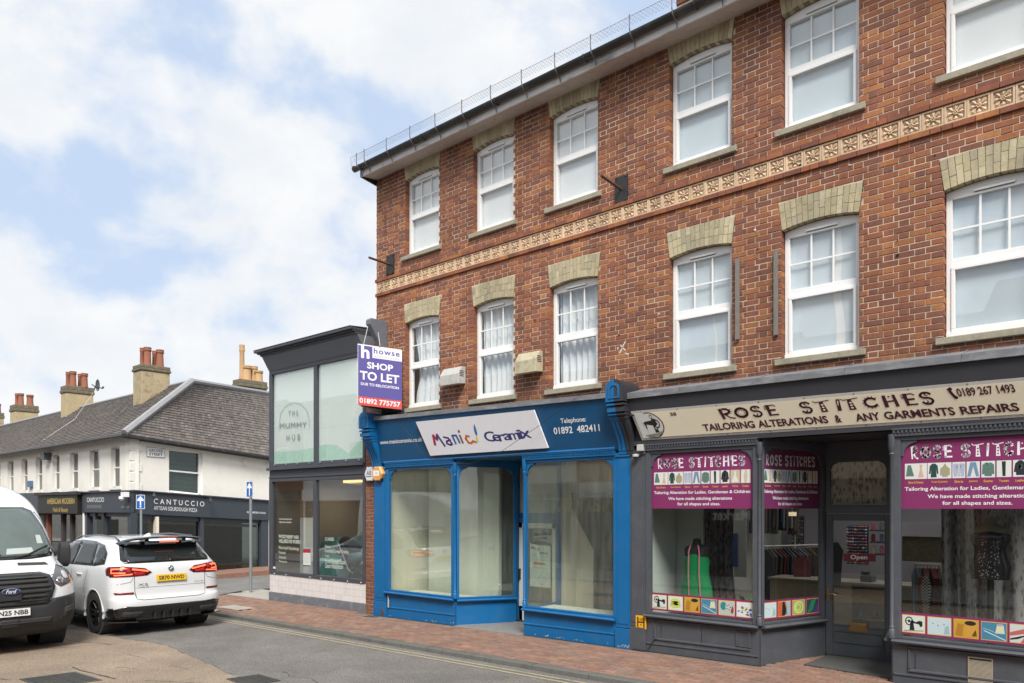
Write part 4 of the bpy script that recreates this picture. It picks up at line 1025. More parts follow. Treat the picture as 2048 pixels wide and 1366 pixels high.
# threshold tiles
th = empty('entrance_tiles', (3.3, .4, .08)); th['kind'] = 'structure'; M['ttile'] = mat('worn_grey_tile', (.24, .23, .22), .6, var=.2, scale=12, dirt=(.12, .11, .10), damt=.5)
for i in range(8):
    for j in range(6):
        x0_, y0_ = 2.45 + i * .2, -.22 + j * .2; mb = MB(); z_ = gz(x0_ + .1) + random.uniform(.0, .003)
        mb.box(x0_ + .003, x0_ + .197, y0_ + .003, y0_ + .197, z_ - .03, z_); mb.build('floor_tile', M['ttile'], th)
# ---------------- grey tailor's shop ----------------
gs = empty('grey_shopfront', (9, -.1, gz(9)), 'slate grey timber tailor shopfront with maroon window posters and a recessed door', 'shopfront')
m = M['greyp']
GX0, GX1, GX2, GX3 = 6.43, 8.16, 9.79, 11.55
pilaster(gs, 6.172, 6.425, -.12, 3.10, m, .47)
DOORY = 1.18
bay(gs, (GX0, -.10), (GX1, -.10), ZB(6.4), ZB(8.1), .68, 3.04, 3.09, m, M['shopglass'], sp=.17, jamb=.085)
bay(gs, (8.175, -.09), (8.585, 1.13), ZB(8.1), ZB(8.6), .68, 3.04, 3.09, m, M['shopglass'], sp=.16)
bay(gs, (GX2, -.10), (GX3, -.10), ZB(9.8), ZB(11.5), .70, 3.04, 3.09, m, M['shopglass'], sp=.17, jamb=.085)
bay(gs, (9.55, 1.13), (9.775, -.09), ZB(9.5), ZB(9.8), .70, 3.04, 3.09, m, M['shopglass'], sp=.1, dentil=False)
colonnette(gs, 8.168, -.115, .68, 3.12, 2.97, m); colonnette(gs, 9.782, -.115, .70, 3.12, 2.97, m)
pilaster(gs, 11.56, 11.85, -.12, 3.10, m, .5)
# raised panels on the stall risers
def raised(xa, xb, y, za, zb, root=gs):
    mb = MB(); sl = .0113; t = .035
    z = lambda x, zz: zz + sl * (x - xa)
    for (x0, x1, z0, z1) in ((xa, xb, za, za + t), (xa, xb, zb - t, zb), (xa, xa + t, za + t, zb - t), (xb - t, xb, za + t, zb - t)):
        mb.raw([(x0, y, z(x0, z0)), (x1, y, z(x1, z0)), (x1, y, z(x1, z1)), (x0, y, z(x0, z1)), (x0 + .008, y - .016, z(x0, z0) + .008), (x1 - .008, y - .016, z(x1, z0) + .008), (x1 - .008, y - .016, z(x1, z1) - .008), (x0 + .008, y - .016, z(x0, z1) - .008)],
               [(4, 5, 6, 7), (0, 1, 5, 4), (1, 2, 6, 5), (2, 3, 7, 6), (3, 0, 4, 7)])
    mb.build('panel_moulding', m, root)
raised(6.56, 8.04, -.101, .30, .61); raised(9.95, 11.45, -.101, .32, .63)
for (xa, xb) in ((6.44, 8.15), (9.80, 11.54)):
    mb = MB(); mb.prism([(xa, -.101, gz(xa) + .10), (xa, -.113, gz(xa) + .105), (xa, -.113, gz(xa) + .12), (xa, -.101, gz(xa) + .125)], (xb - xa, 0, gz(xb) - gz(xa))); mb.build('skirting_rail', m, gs)
M['ventm'] = mat('beige_vent_metal', (.36, .31, .23), .5, var=.1, metal=.1)
def louvre(px0, py0, px1, py1, Y, mm):
    a, b_ = P(px0, py1, Y), P(px1, py0, Y); mb = MB(); t = .012
    mb.box(a.x, b_.x, Y - .012, Y - .001, a.z, a.z + t); mb.box(a.x, b_.x, Y - .012, Y - .001, b_.z - t, b_.z); mb.box(a.x, a.x + t, Y - .012, Y - .001, a.z + t, b_.z - t); mb.box(b_.x - t, b_.x, Y - .012, Y - .001, a.z + t, b_.z - t)
    v = mb.build('vent_grille', mm, gs)
    n_ = int((b_.z - a.z - .03) / .013)
    mb = MB(); mb.box(a.x + t, b_.x - t, Y - .002, Y - .0005, a.z + t, b_.z - t); mb.build('vent_back', M['black'], v)
    for k in range(n_):
        z0 = a.z + .014 + k * .013; mb = MB(); mb.prism([(a.x + t, Y - .003, z0 + .006), (a.x + t, Y - .012, z0), (a.x + t, Y - .010, z0 + .008)], (b_.x - a.x - 2 * t, 0, 0)); mb.build('vent_slat', mm, v)
louvre(1472, 1264, 1503, 1292, -.102, m); louvre(1936, 1318, 1986, 1364, -.102, M['ventm'])
for (px, y0, y1) in ((1322, 1252, 1280), (1403, 1259, 1283), (1830.5, 1311, 1335)):
    a, b_ = P(px, y0, -.103), P(px, y1, -.103); mb = MB(); mb.box(a.x - .003, a.x + .003, -.1035, -.101, b_.z, a.z); mb.lathe((a.x, -.104, a.z), [(.009, 0), (.009, .003)], 'Y', 8); mb.lathe((a.x, -.104, b_.z), [(.009, 0), (.009, .003)], 'Y', 8); mb.build('vent_slot', M['black'], gs)
# black fascia above the sign, lead cap
SGT0, SGT1, SGB0, SGB1 = 3.667, 3.612, 3.242, 3.217
pg = Panel((6.26, -.30, 3.60), (11.9, -.30, 3.56), (11.9, -.34, 3.86), (6.26, -.34, 3.86)); pg.rect(0, 0, 1, 1, M['greydk'], .2); pg.build('upper_fascia', gs, thick=.04, back=M['greydk'])
mb = MB(); mb.box(6.26, 11.9, -.12, .04, 3.17, 3.80); mb.build('fascia_core', M['greydk'], gs)
mb = MB(); mb.box(6.43, 11.9, -.12, 1.2, 3.17, 3.20); mb.build('entrance_soffit', M['greydk'], gs)
mb = MB(); mb.box(6.2, 11.9, -.16, -.12, 3.17, 3.235); mb.build('moulding', M['greydk'], gs)
lead_cap(gs, [6.27, 7.13, 8.26, 9.33, 10.55, 11.7], 3.85, 3.845, -.375, 4.03, M['lead'], th=.082)
# sign board
rs = empty('fascia_sign', (8.7, -.2, 3.2), 'long cream fascia sign with maroon lettering and a sewing machine picture', 'shop sign')
M['signcream'] = mat('cream_sign', (.90, .81, .62), .4, var=.03, scale=3)
M['signframe'] = mat('aluminium_sign_frame', (.60, .58, .55), .5, var=.1)
q4 = [Vector((6.40, -.16, 3.245)), Vector((12.02, -.16, 3.213)), Vector((11.9, -.32, 3.605)), Vector((6.30, -.32, 3.667))]
sb = Panel(*q4); sb.rect(0, 0, 1, 1, M['signframe'], .2); bd = sb.build('sign_frame', rs, thick=.03, back=M['signframe'])
A_, B_, C2, D_ = q4; nn = sb.n
qq = [sb.q(.008, .085), sb.q(.992, .085), sb.q(.992, .915), sb.q(.008, .915)]
st = Panel(*[q_ + nn * .010 for q_ in qq]); st.rect(0, 0, 1, 1, M['signcream'], .2); face = st.build('sign_face', rs, thick=.005, back=M['signcream'])
MAR = ink('maroon_print', (.065, .005, .022)); PLUM = ink('plum_vinyl', (.215, .025, .115)); PLUM_SHADED = ink('plum_vinyl_shaded', (.14, .02, .085)); YEL = ink('yellow_caption', (.75, .42, .03)); PIC = ink('picture_paper', (.68, .70, .66))
def uvq(pan, px, py):
    A, B, C_, D = pan.q4; ray = PQ(px, py, 1) - CAM; k = (A - CAM).dot(pan.n) / ray.dot(pan.n); p = CAM + ray * k; ax = (B - A)
    u = v = .5
    for _ in range(12):
        bot = A * (1 - u) + B * u; top = D * (1 - u) + C_ * u; v = (p - bot).dot(D - A) / (top - bot).dot(D - A)
        l0 = A * (1 - v) + D * v; l1 = B * (1 - v) + C_ * v; u = (p - l0).dot(ax) / (l1 - l0).dot(ax)
    return u, v
def deco(pan, s, cells, v0, v1, mt, asp, l=2, tone=None):
    """hand drawn fancy capitals: cells = (u0, u1) per letter"""
    H = v1 - v0
    for ch, (u0, u1) in zip(s, cells):
        W_ = u1 - u0
        def L(pts, wd): pan.line([(u0 + W_ * a, v0 + H * b_) for a, b_ in pts], wd * H, mt, l, asp)
        def PL(pts, mm=mt, ll=l): pan.poly([(u0 + W_ * a, v0 + H * b_) for a, b_ in pts], mm, ll)
        def arc(cx, cy, rx, ry, a0, a1, n=14): return [(cx + rx * math.cos(R(a0 + (a1 - a0) * k / n)), cy + ry * math.sin(R(a0 + (a1 - a0) * k / n))) for k in range(n + 1)]
        hole = tone
        if ch == 'R':
            PL([(.05, 1), (.28, 1), (.36, 0), (.18, 0)]); L(arc(.35, .72, .42, .24, 90, -90), .17); L([(.35, .5), (.7, .12), (1, .02)], .11)
            for k in range(5): a = R(60 - k * 32); L([(.35 + .42 * math.cos(a), .72 + .24 * math.sin(a)), (.35 + .62 * math.cos(a), .72 + .38 * math.sin(a))], .05)
        elif ch == 'O':
            L(arc(.5, .5, .40, .40, 0, 360, 24), .2)
            for k in range(10): a = R(36 * k); L([(.5 + .34 * math.cos(a), .5 + .32 * math.sin(a)), (.5 + .20 * math.cos(a), .5 + .18 * math.sin(a))], .04)
        elif ch == 'S':
            L(arc(.48, .74, .36, .22, 20, 250, 12) + arc(.5, .28, .36, .25, 80, -160, 14), .15); L(arc(.62, .80, .18, .11, 0, 260, 8), .07); L(arc(.36, .22, .16, .10, 160, 400, 8), .07)
        elif ch == 'E':
            PL([(.1, 1), (.42, 1), (.40, 0), (.18, 0)]); L([(.3, .92), (.75, .97), (.95, .84)], .09); L([(.3, .5), (.85, .52)], .16); L([(.3, .08), (.98, .08)], .13)
            for k in range(4): L([(-.05, .62 + .1 * k), (.15, .62 + .1 * k)], .045)
        elif ch == 'T':
            L([(-.1, .98), (.05, .88), (.5, .90), (1.1, .98)], .07); PL([(.34, .88), (.62, .88), (.80, 0), (.30, 0)])
            if hole is not None:
                for k in range(3): pan.disc(u0 + W_ * .53, v0 + H * (.18 + .22 * k), W_ * .10, H * .07, hole, l + 1, 10)
        elif ch == 'I':
            PL([(.3, 1), (1.0, 1), (.75, 0), (.0, 0)])
            if hole is not None: PL([(.5, .85), (.75, .88), (.45, .45), (.35, .45)], hole, l + 1)
        elif ch == 'C':
            L(arc(.52, .5, .36, .36, 40, 325, 22), .17)
            for k in range(11): a = R(45 + 27 * k); L([(.52 + .38 * math.cos(a), .5 + .40 * math.sin(a)), (.52 + .52 * math.cos(a), .5 + .54 * math.sin(a))], .05)
        elif ch == 'H':
            PL([(.05, 1), (.28, 1), (.30, 0), (.02, 0)]); PL([(.72, 1), (.92, 1), (1.0, 0), (.76, 0)]); L([(.3, .46), (.75, .50)], .11); pan.disc(u0 + W_ * .5, v0 + H * .86, W_ * .08, H * .06, mt, l, 8)
Z5 = lambda x, y: uvq(st, 1260 + x / 5.12, 740 + y / 5.12)
Z6 = lambda x, y: uvq(st, 1640 + x / 5.02, 700 + y / 5.02)
cells = [(Z5(a, 440)[0], Z5(b_, 440)[0]) for a, b_ in ((905, 1060), (1068, 1220), (1240, 1365), (1400, 1520), (1760, 1895), (1930, 2070))] + [(Z6(a, 550)[0], Z6(b_, 550)[0]) for a, b_ in ((160, 215), (240, 385), (435, 610), (645, 800), (850, 990), (1025, 1175))]
va, vb = Z5(1150, 490)[1], Z5(1150, 378)[1]
st2 = Panel(*[q_ + nn * .013 for q_ in qq])
for ch_, ce_ in zip('ROSESTITCHES', cells): deco(st2, ch_, [ce_], va, vb, MAR, 13.5, 1, M['signcream']); st2.flush('letter', face)
def row(txt, a, b_, bold):
    (u0, v0), (u1, v1) = a, b_; st2.text(txt, u0, v0, u1, v1, MAR, 1, bold=bold)
bl_, tr_ = Z5(515, 640), Z6(1770, 625); ht = Z5(1330, 610)[1] - Z5(1330, 515)[1]
words = [('TAILORING', Z5(515, 0), Z5(1055, 0)), ('ALTERATIONS', Z5(1090, 0), Z5(1825, 0)), ('&', Z5(1900, 0), Z5(1965, 0)), ('ANY', Z6(85, 0), Z6(340, 0)), ('GARMENTS', Z6(382, 0), Z6(1110, 0)), ('REPAIRS', Z6(1168, 0), Z6(1770, 0))]
vb0 = Z5(530, 640)[1]; vb1 = Z6(1700, 632)[1]
for w_, a, b_ in words:
    f0 = a[0]; vv = vb0 + (vb1 - vb0) * (a[0] - bl_[0]) / (tr_[0] - bl_[0]); st2.text(w_, a[0], vv, b_[0], vv + .27, MAR, 1, bold=.028); st2.flush('word', face)
a, b_ = Z6(1392, 468), Z6(1940, 345); st2.text('0189 267 1493', a[0], a[1], b_[0], a[1] + .27, MAR, 1, bold=.022); st2.flush('phone_number', face)
a = Z6(1290, 390); b_ = Z6(1375, 480); st2.line([(a[0], a[1]), (a[0] + .002, a[1] - .12), (b_[0] - .003, b_[1] + .05), (b_[0], b_[1])], .075, MAR, 1, 13.5); st2.disc(a[0] + .003, a[1], .0035, .055, MAR, 1, 8); st2.disc(b_[0] - .001, b_[1] + .02, .0035, .055, MAR, 1, 8)
a, b_ = Z5(418, 470), Z5(468, 430); st2.flush('phone_symbol', face); st2.text('38', a[0], a[1], b_[0], b_[1], MAR, 1, bold=.02); st2.flush('house_number', face)
def machine(pan, cu, cv, su, sv, l=2, bk=None):
    bk = bk or BLK
    D = lambda pts, mm, ll=l: pan.poly([(cu + su * a, cv + sv * b_) for a, b_ in pts], mm, ll)
    D([(-1, -.9), (.5, -.75), (1, -.55), (.6, -.95), (-.6, -1.15)], ink('bed_green', (.20, .24, .20)), l)
    D([(-.9, -.85), (-.2, -.95), (.9, -.6), (.8, -.7), (-.5, -1.1), (-.95, -1.0)], ink('wood_base', (.48, .36, .18)), l)
    D([(-.72, .2), (-.55, .35), (.15, .42), (.35, .6), (.62, .55), (.68, .1), (.5, -.1), (.62, -.7), (.22, -.72), (.2, -.05), (-.45, .08), (-.5, -.35), (-.6, -.35), (-.62, .0)], bk, l)
    D([(-.95, .45), (-.7, .15), (-.62, -.2), (-.8, -.05)], ink('silver_print', (.5, .52, .5)), l); D([(-.56, -.35), (-.52, -.35), (-.53, -.85), (-.56, -.85)], GRY, l)
    pan.ring(cu + su * .62, cv + sv * .1, su * .34, sv * .42, su * .1, sv * .12, bk, l + 1, 16); pan.disc(cu + su * .62, cv + sv * .1, su * .1, sv * .12, bk, l + 1, 8)
    pan.ring(cu + su * .3, cv + sv * .75, su * .16, sv * .2, su * .05, sv * .07, bk, l + 1, 12)
    pan.disc(cu + su * .4, cv - sv * .3, su * .07, sv * .13, ink('badge_gold', (.62, .58, .2)), l + 1, 8)
# round sewing machine picture at both ends, cut by the frame
def half_round(pan, uc, side):
    pts = []
    for k in range(17):
        a = R(-74 + 148 * k / 16); pts.append((uc + side * .062 * math.cos(a), .5 + .60 * math.sin(a)))
    pts = [(max(.002, min(.998, a)), max(0, min(1, b_))) for a, b_ in pts]
    e0 = .0 if side > 0 else 1.0
    pan.poly(pts + [(e0, 1), (e0, 0)] if True else pts, PIC, 1)
    pan.line(pts, .035, MAR, 3, 13.5)
    machine(pan, uc + side * .026, .5, .028, .44)
half_round(st2, .012, 1); st2.flush('sewing_machine_picture', face); half_round(st2, .988, -1)
st2.build('sewing_machine_picture', face)
for u in [.03 + .105 * k for k in range(10)]:
    for v in (.04, .96):
        p = sb.q(u, v, .002); mb = MB(); mb.lathe(p, [(.007, 0), (.006, -.004)], 'Y', 6); mb.build('screw', M['black'], rs)
# maroon poster for a window
def col(n_, c_): return ink(n_, c_)
def garments(p, l=2):
    asp = 1.55 / .84
    boxes = [(92, 205), (208, 326), (330, 392), (398, 460), (467, 530), (537, 603), (610, 675), (682, 748), (754, 823)]
    caps = ['Skirts & Dresses', 'Coat & Jacket', 'Shirts', 'Jeans', 'Suits', 'Trousers', 'Leather', 'W.Dress', 'Curtains']
    bx = [((a - 72) / 776 * 1.0, (b_ - 72) / 776) for a, b_ in boxes]
    v0, v1 = .43, .655
    for (u0, u1), c in zip(bx, caps):
        p.rect(u0, v0, u1, v1, PIC if c not in ('W.Dress', 'Curtains') else col('cream_photo', (.56, .47, .33)), l)
        w_ = (u1 - u0); p.text(c, u0 + w_ * .16, .365, u1 - w_ * .16, .398, YEL, l, bold=.02)
    def G(i, pts, mm, off=0., sc=1.): u0, u1 = bx[i]; w_ = (u1 - u0) * sc; p.poly([(u0 + off * (u1 - u0) + w_ * a, v0 + (v1 - v0) * b_) for a, b_ in pts], mm, l + 1)
    gr = col('sage_cloth', (.10, .19, .15)); dn = col('denim', (.16, .27, .40)); bk = col('charcoal_cloth', (.02, .025, .03)); tn = col('khaki_cloth', (.35, .32, .20)); pk = col('peach_cloth', (.62, .40, .30)); lb = col('shirt_blue', (.38, .44, .58)); nv = col('dark_green_coat', (.02, .06, .055))
    G(0, [(.25, .9), (.55, .9), (.85, .18), (.1, .18)], gr, 0, .5); G(0, [(.35, .92), (.65, .92), (.6, .6), (.8, .1), (.2, .1), (.4, .6)], pk, .52, .42)
    co = [(.35, .95), (.65, .95), (.9, .8), (.98, .3), (.82, .3), (.74, .65), (.8, .08), (.2, .08), (.26, .65), (.18, .3), (.02, .3), (.1, .8)]
    G(1, co, nv, .05, .42); G(1, [(.3, .75), (.5, .95), (.7, .75), (.98, .6), (.98, .2), (.8, .2), (.75, .1), (.25, .1), (.2, .2), (.02, .2), (.02, .6)], tn, .52, .42)
    for k in range(3): G(2, [(.1, .9), (.9, .9), (1, .75), (.8, .1), (.2, .1), (0, .75)], (lb, col('grey_shirt', (.5, .5, .55)), lb)[k], .05 + .28 * k, .36)
    G(3, [(.28, .95), (.72, .95), (.95, .08), (.72, .08), (.5, .7), (.3, .08), (.05, .08)], dn)
    G(4, [(.3, .9), (.7, .9), (.92, .78), (.95, .2), (.78, .2), (.75, .08), (.25, .08), (.22, .2), (.05, .2), (.08, .78)], gr); G(4, [(.42, .9), (.58, .9), (.5, .45)], lb, .0)
    G(5, [(.35, .95), (.62, .95), (.6, .06), (.4, .06)], bk); G(6, [(.4, .98), (.6, .98), (.85, .8), (.95, .3), (.8, .28), (.78, .1), (.22, .1), (.2, .28), (.05, .3), (.15, .8)], bk); G(6, [(.4, .7), (.62, .7), (.62, .45), (.4, .45)], gr)
    G(7, [(.42, .9), (.6, .9), (.58, .6), (.9, .08), (.1, .08), (.42, .6)], PIC); G(8, [(.1, 1), (.45, 1), (.3, .5), (.4, 0), (.05, 0)], PIC); G(8, [(.9, 1), (.6, 1), (.7, .5), (.6, 0), (.95, 0)], PIC)
def poster(A, B, C_, D, bg, label, title_v=(.72, .90)):
    p = Panel(A, B, C_, D); p.rect(0, 0, 1, 1, bg, 1)
    cs = [(.062, .112), (.132, .192), (.212, .262), (.275, .330), (.385, .445), (.458, .515), (.538, .556), (.580, .632), (.640, .700), (.715, .775), (.790, .845), (.860, .922)]
    deco(p, 'ROSESTITCHES', cs, title_v[0], title_v[1], WHT, 1.85, 2, bg)
    garments(p)
    p.text('Tailoring Alteration for Ladies, Gentleman & Children', .025, .245, .965, .315, WHT, 2, bold=.016)
    p.text('We have made stitching alterations', .175, .135, .80, .205, WHT, 2, bold=.016)
    p.text('for all shapes and sizes.', .27, .04, .69, .11, WHT, 2, bold=.016)
    o = p.build('window_poster'); tag(o, label, 'poster'); return o
zt_ = 3.045
y_ = -.0735
a = P(1310, 1017.0, y_); zb_ = a.z
poster((6.512, y_, zb_), (8.078, y_, zb_ - .0), (8.078, y_, zt_), (6.512, y_, zt_), PLUM, 'maroon tailoring poster across the top of the window left of the grey shop door')
poster((9.872, y_, zb_), (11.468, y_, zb_), (11.468, y_, zt_), (9.872, y_, zt_), PLUM, 'maroon tailoring poster across the top of the window right of the grey shop door')
f, L = wall_map((8.175, -.09), (8.585, 1.13))
poster(f((.055, .0255, zb_)), f((L - .055, .0255, zb_)), f((L - .055, .0255, zt_)), f((.055, .0255, zt_)), PLUM_SHADED, 'maroon poster painted darker for shade on the angled window beside the grey shop door')  # shade of the angled window is put into the vinyl colour
def strip(A, B, C_, D, pics, label):
    p = Panel(A, B, C_, D); p.rect(0, 0, 1, 1, PLUM, 1); n_ = len(pics)
    for i, k in enumerate(pics):
        u0, u1 = (i + .06) / n_, (i + .94) / n_; p.rect(u0 - .003, .09, u1 + .003, .90, YEL, 2); w_ = u1 - u0
        q = lambda pts, mm, l=4: p.poly([(u0 + w_ * a_, .12 + .75 * b_) for a_, b_ in pts], mm, l)
        bgs = dict(m=(.60, .66, .60), t=(.62, .68, .55), o=(.50, .32, .03), d=(.05, .22, .33), b=(.45, .50, .42), c=(.66, .68, .68), w=(.50, .62, .64), r=(.55, .60, .60), g=(.30, .38, .20), k=(.04, .06, .10), s=(.48, .12, .05))
        p.rect(u0, .12, u1, .87, ink('photo_' + k, bgs[k]), 3)
        if k == 'm':
            p.ring(u0 + w_ * .3, .62, w_ * .18, .2, w_ * .05, .05, BLK, 4, 14); p.line([(u0 + w_ * .12, .62), (u0 + w_ * .48, .62)], .02, BLK, 4, 9); p.disc(u0 + w_ * .3, .62, w_ * .06, .07, BLK, 4, 8)
            q([(.32, .1), (.55, .1), (.5, .55), (.75, .5), (.8, .35), (.9, .4), (.9, .7), (.75, .72), (.6, .62), (.42, .75), (.35, .6)], BLK); q([(.05, .02), (.95, .1), (.95, .16), (.1, .1)], ink('wood_print', (.35, .30, .15)))
        elif k == 't':
            for z_, r_ in ((.62, .3), (.5, .33), (.38, .36)): p.disc(u0 + w_ * .5, z_, w_ * r_, .13, ink('tape_yellow', (.58, .62, .12)), 4, 14); p.ring(u0 + w_ * .5, z_, w_ * r_, .13, w_ * .02, .012, ink('tape_line', (.35, .40, .08)), 5, 16)
        elif k == 'o':
            q([(.05, .1), (.35, .05), (.4, .75), (.15, .8)], ink('leather_tan', (.42, .18, .03))); q([(.45, 0), (.95, .02), (.9, .8), (.5, .78)], ink('leather_gold', (.58, .30, .05))); p.disc(u0 + w_ * .68, .75, w_ * .24, .10, BLK, 5, 12); q([(.72, .1), (.95, .1), (.9, .5)], ink('leather_dark', (.12, .05, .03)))
        elif k == 'd':
            q([(.55, .4), (.93, .4), (.88, .9), (.62, .9)], ink('spool_cream', (.62, .62, .45))); p.disc(u0 + w_ * .74, .79, w_ * .14, .05, GRY, 5, 10); p.line([(u0 + w_ * .1, .5), (u0 + w_ * .95, .16)], .03, WHT, 4, 9); p.line([(u0 + w_ * .05, .6), (u0 + w_ * .4, .52), (u0 + w_ * .6, .4)], .012, WHT, 4, 9)
        elif k == 'b':
            p.disc(u0 + w_ * .3, .6, w_ * .2, .22, ink('bobbin_teal', (.03, .22, .24)), 4, 12); p.disc(u0 + w_ * .62, .55, w_ * .2, .24, ink('bobbin_steel', (.5, .52, .52)), 5, 12)
            for a_ in range(5): p.disc(u0 + w_ * (.62 + .11 * math.cos(a_ * 1.26)), .55 + .13 * math.sin(a_ * 1.26), w_ * .035, .04, BLK, 6, 6)
            p.disc(u0 + w_ * .85, .42, w_ * .1, .2, ink('bobbin_red', (.3, .04, .05)), 4, 10)
        elif k == 'c':
            rr = random.Random(5)
            for a_ in range(22):
                x_, z_ = rr.uniform(.1, .9), rr.uniform(.1, .75); c_ = rr.choice([(.6, .3, .05), (.1, .2, .5), (.5, .1, .3), (.2, .4, .15), (.25, .15, .45), (.6, .5, .1)]); nm = 'bead_%d' % int(c_[0] * 100); p.disc(u0 + w_ * x_, .12 + .7 * z_, w_ * .08, .045, ink(nm, c_), 4, 8)
        elif k == 'w':
            for a_, b_ in ((.2, .7), (.42, .6), (.68, .68)): q([(a_, b_), (a_ + .06, b_ - .06), (a_ + .02, b_ - .1)], BLK)
            q([(.7, .05), (.95, .1), (.9, .6), (.75, .5)], ink('photo_teal_shade', (.30, .45, .48)))
        elif k == 'r':
            q([(0, .55), (.45, .75), (1, .95), (1, .7), (.5, .5), (0, .35)], ink('photo_red_cloth', (.50, .12, .10))); q([(0, .2), (.6, .45), (.6, .38), (.3, .2), (0, .12)], BLK); q([(.4, 0), (.9, 0), (1, .4), (.6, .4)], ink('photo_red_cloth', (.50, .12, .10)))
        elif k == 'g':
            p.ring(u0 + w_ * .5, .5, w_ * .4, .34, w_ * .12, .1, ink('tape_yellow', (.58, .62, .12)), 4, 14); p.ring(u0 + w_ * .45, .5, w_ * .22, .2, w_ * .08, .07, ink('tape_yellow', (.58, .62, .12)), 4, 14)
        elif k == 's': q([(.3, 0), (.75, .1), (.6, .6), (.5, 1), (.35, 1)], BLK); q([(.55, 0), (.95, 0), (.95, 1), (.6, 1), (.7, .5)], ink('photo_teal_shade', (.30, .45, .48)))
        elif k == 'k': q([(.1, .0), (.5, .2), (.8, 1), (.4, .9)], ink('silk_green', (.02, .25, .10))); q([(.6, 0), (.95, 0), (1, .8)], ink('silk_purple', (.12, .05, .25)))
        else: p.line([(u0 + w_ * .2, .2), (u0 + w_ * .9, .45)], .03, BLK, 4, 9)
    o = p.build('picture_strip'); tag(o, label, 'poster'); return o
za, zb2 = P(1310, 1220, y_).z, P(1310, 1185, y_).z
strip((6.512, y_, za), (8.078, y_, za), (8.078, y_, zb2), (6.512, y_, zb2), 'mtodbc', 'strip of six sewing pictures at the foot of the window left of the grey door')
strip((9.872, y_, za + .02), (11.468, y_, za + .02), (11.468, y_, zb2 + .02), (9.872, y_, zb2 + .02), 'mwodrs', 'strip of sewing pictures at the foot of the window right of the grey door')
strip(f((.055, .0255, za)), f((L - .055, .0255, za)), f((L - .055, .0255, zb2)), f((.055, .0255, zb2)), 'wsgk', 'strip of four pictures at the foot of the angled window by the grey door')
# door and its frame
dm = mat('grey_door_paint', (.075, .085, .10), .4, var=.06, dirt=(.13, .13, .12), damt=.3); M['doorgrey'] = dm
d0, d1 = PX(1652, DOORY), PX(1783, DOORY); zb, zt = gz(9) + .01, P(1700, 1028, DOORY).z
g0, g1 = P(1666, 1247, DOORY), P(1770, 1042, DOORY)
Y0, Y1 = DOORY - .02, DOORY + .03
mb = MB(); mb.box(d0, g0.x, Y0, Y1, zb, zt); mb.box(g1.x, d1, Y0, Y1, zb, zt); mb.box(g0.x, g1.x, Y0, Y1, g1.z, zt); mb.box(g0.x, g1.x, Y0, Y1, zb, g0.z)
gd = mb.build('door', dm, gs, bevel=.006)
mb = MB(); mb.box(g0.x - .004, g1.x + .004, DOORY, DOORY + .006, g0.z - .004, g1.z + .004); mb.build('pane', M['shopglass'], gd)
mb = MB()
def mframe(mb, x0, x1, z0, z1, y, t=.014, d=.012):
    for b in ((x0, x1, z0, z0 + t), (x0, x1, z1 - t, z1), (x0, x0 + t, z0 + t, z1 - t), (x1 - t, x1, z0 + t, z1 - t)): mb.box(b[0], b[1], y - d, y + .001, b[2], b[3])
mframe(mb, g0.x + .02, g1.x - .02, zb + .19, zb + .36, Y0); mframe(mb, g0.x - .012, g1.x + .012, g0.z - .012, g1.z + .012, Y0, .012, .008); mb.build('panel_moulding', dm, gd)
M['brass'] = mat('aged_brass', (.30, .21, .10), .35, metal=.9, var=.15)
a, b_ = P(1698, 1262, Y0), P(1735, 1248, Y0)
mb = MB(); mb.box(a.x, b_.x, Y0 - .008, Y0, a.z, b_.z); lb = mb.build('letterbox', M['brass'], gd, bevel=.003)
mb = MB(); mb.box(a.x + .02, b_.x - .02, Y0 - .012, Y0 - .008, a.z + .02, b_.z - .02); mb.build('flap', M['brass'], lb, bevel=.002)
hx = P(1656, 1188, Y0)
mb = MB(); mb.box(hx.x - .018, hx.x + .022, Y0 - .008, Y0, hx.z - .10, hx.z + .08); mb.tube([(hx.x, Y0 - .005, hx.z + .01), (hx.x, Y0 - .05, hx.z + .01), (hx.x + .09, Y0 - .055, hx.z + .012), (hx.x + .12, Y0 - .045, hx.z + .0)], .009, 6); mb.build('handle', M['brass'], gd, bevel=.002)
# jambs, side panels, fanlight
mb = MB(); mb.box(d0 - .055, d0 - .004, DOORY - .04, DOORY + .06, zb - .05, 3.17); mb.box(d1 + .004, 9.56, DOORY - .04, DOORY + .06, zb - .05, 3.17); mb.box(d0, d1, DOORY - .04, DOORY + .06, zt + .006, zt + .11); mb.box(d0 - .004, d1 + .004, DOORY - .03, DOORY + .06, 2.90, 3.17)
df = mb.build('door_frame', dm, gs, bevel=.006)
fx0, fx1 = PX(1661, DOORY), PX(1773, DOORY); fz0, fz1 = P(1700, 1009, DOORY).z, P(1700, 924, DOORY).z
mb = MB(); mb.box(d0, fx0, DOORY - .02, DOORY + .02, zt + .11, 2.90); mb.box(fx1, d1, DOORY - .02, DOORY + .02, zt + .11, 2.90); mb.box(fx0, fx1, DOORY - .02, DOORY + .02, fz1, 2.90); mb.box(fx0, fx1, DOORY - .02, DOORY + .02, zt + .11, fz0)
s = .09
for (xa, xb, flip, up) in ((fx0, fx0 + s, 0, 1), (fx1 - s, fx1, 1, 1)):
    arch_corner(mb, xa, xb, fz1 - s, fz1, DOORY - .018, DOORY + .018, bool(flip))
fl_ = mb.build('fanlight', dm, gs, bevel=.003)
mb = MB(); mb.box(fx0, fx1, DOORY + .005, DOORY + .011, fz0, fz1); mb.build('pane', M['shopglass'], fl_)
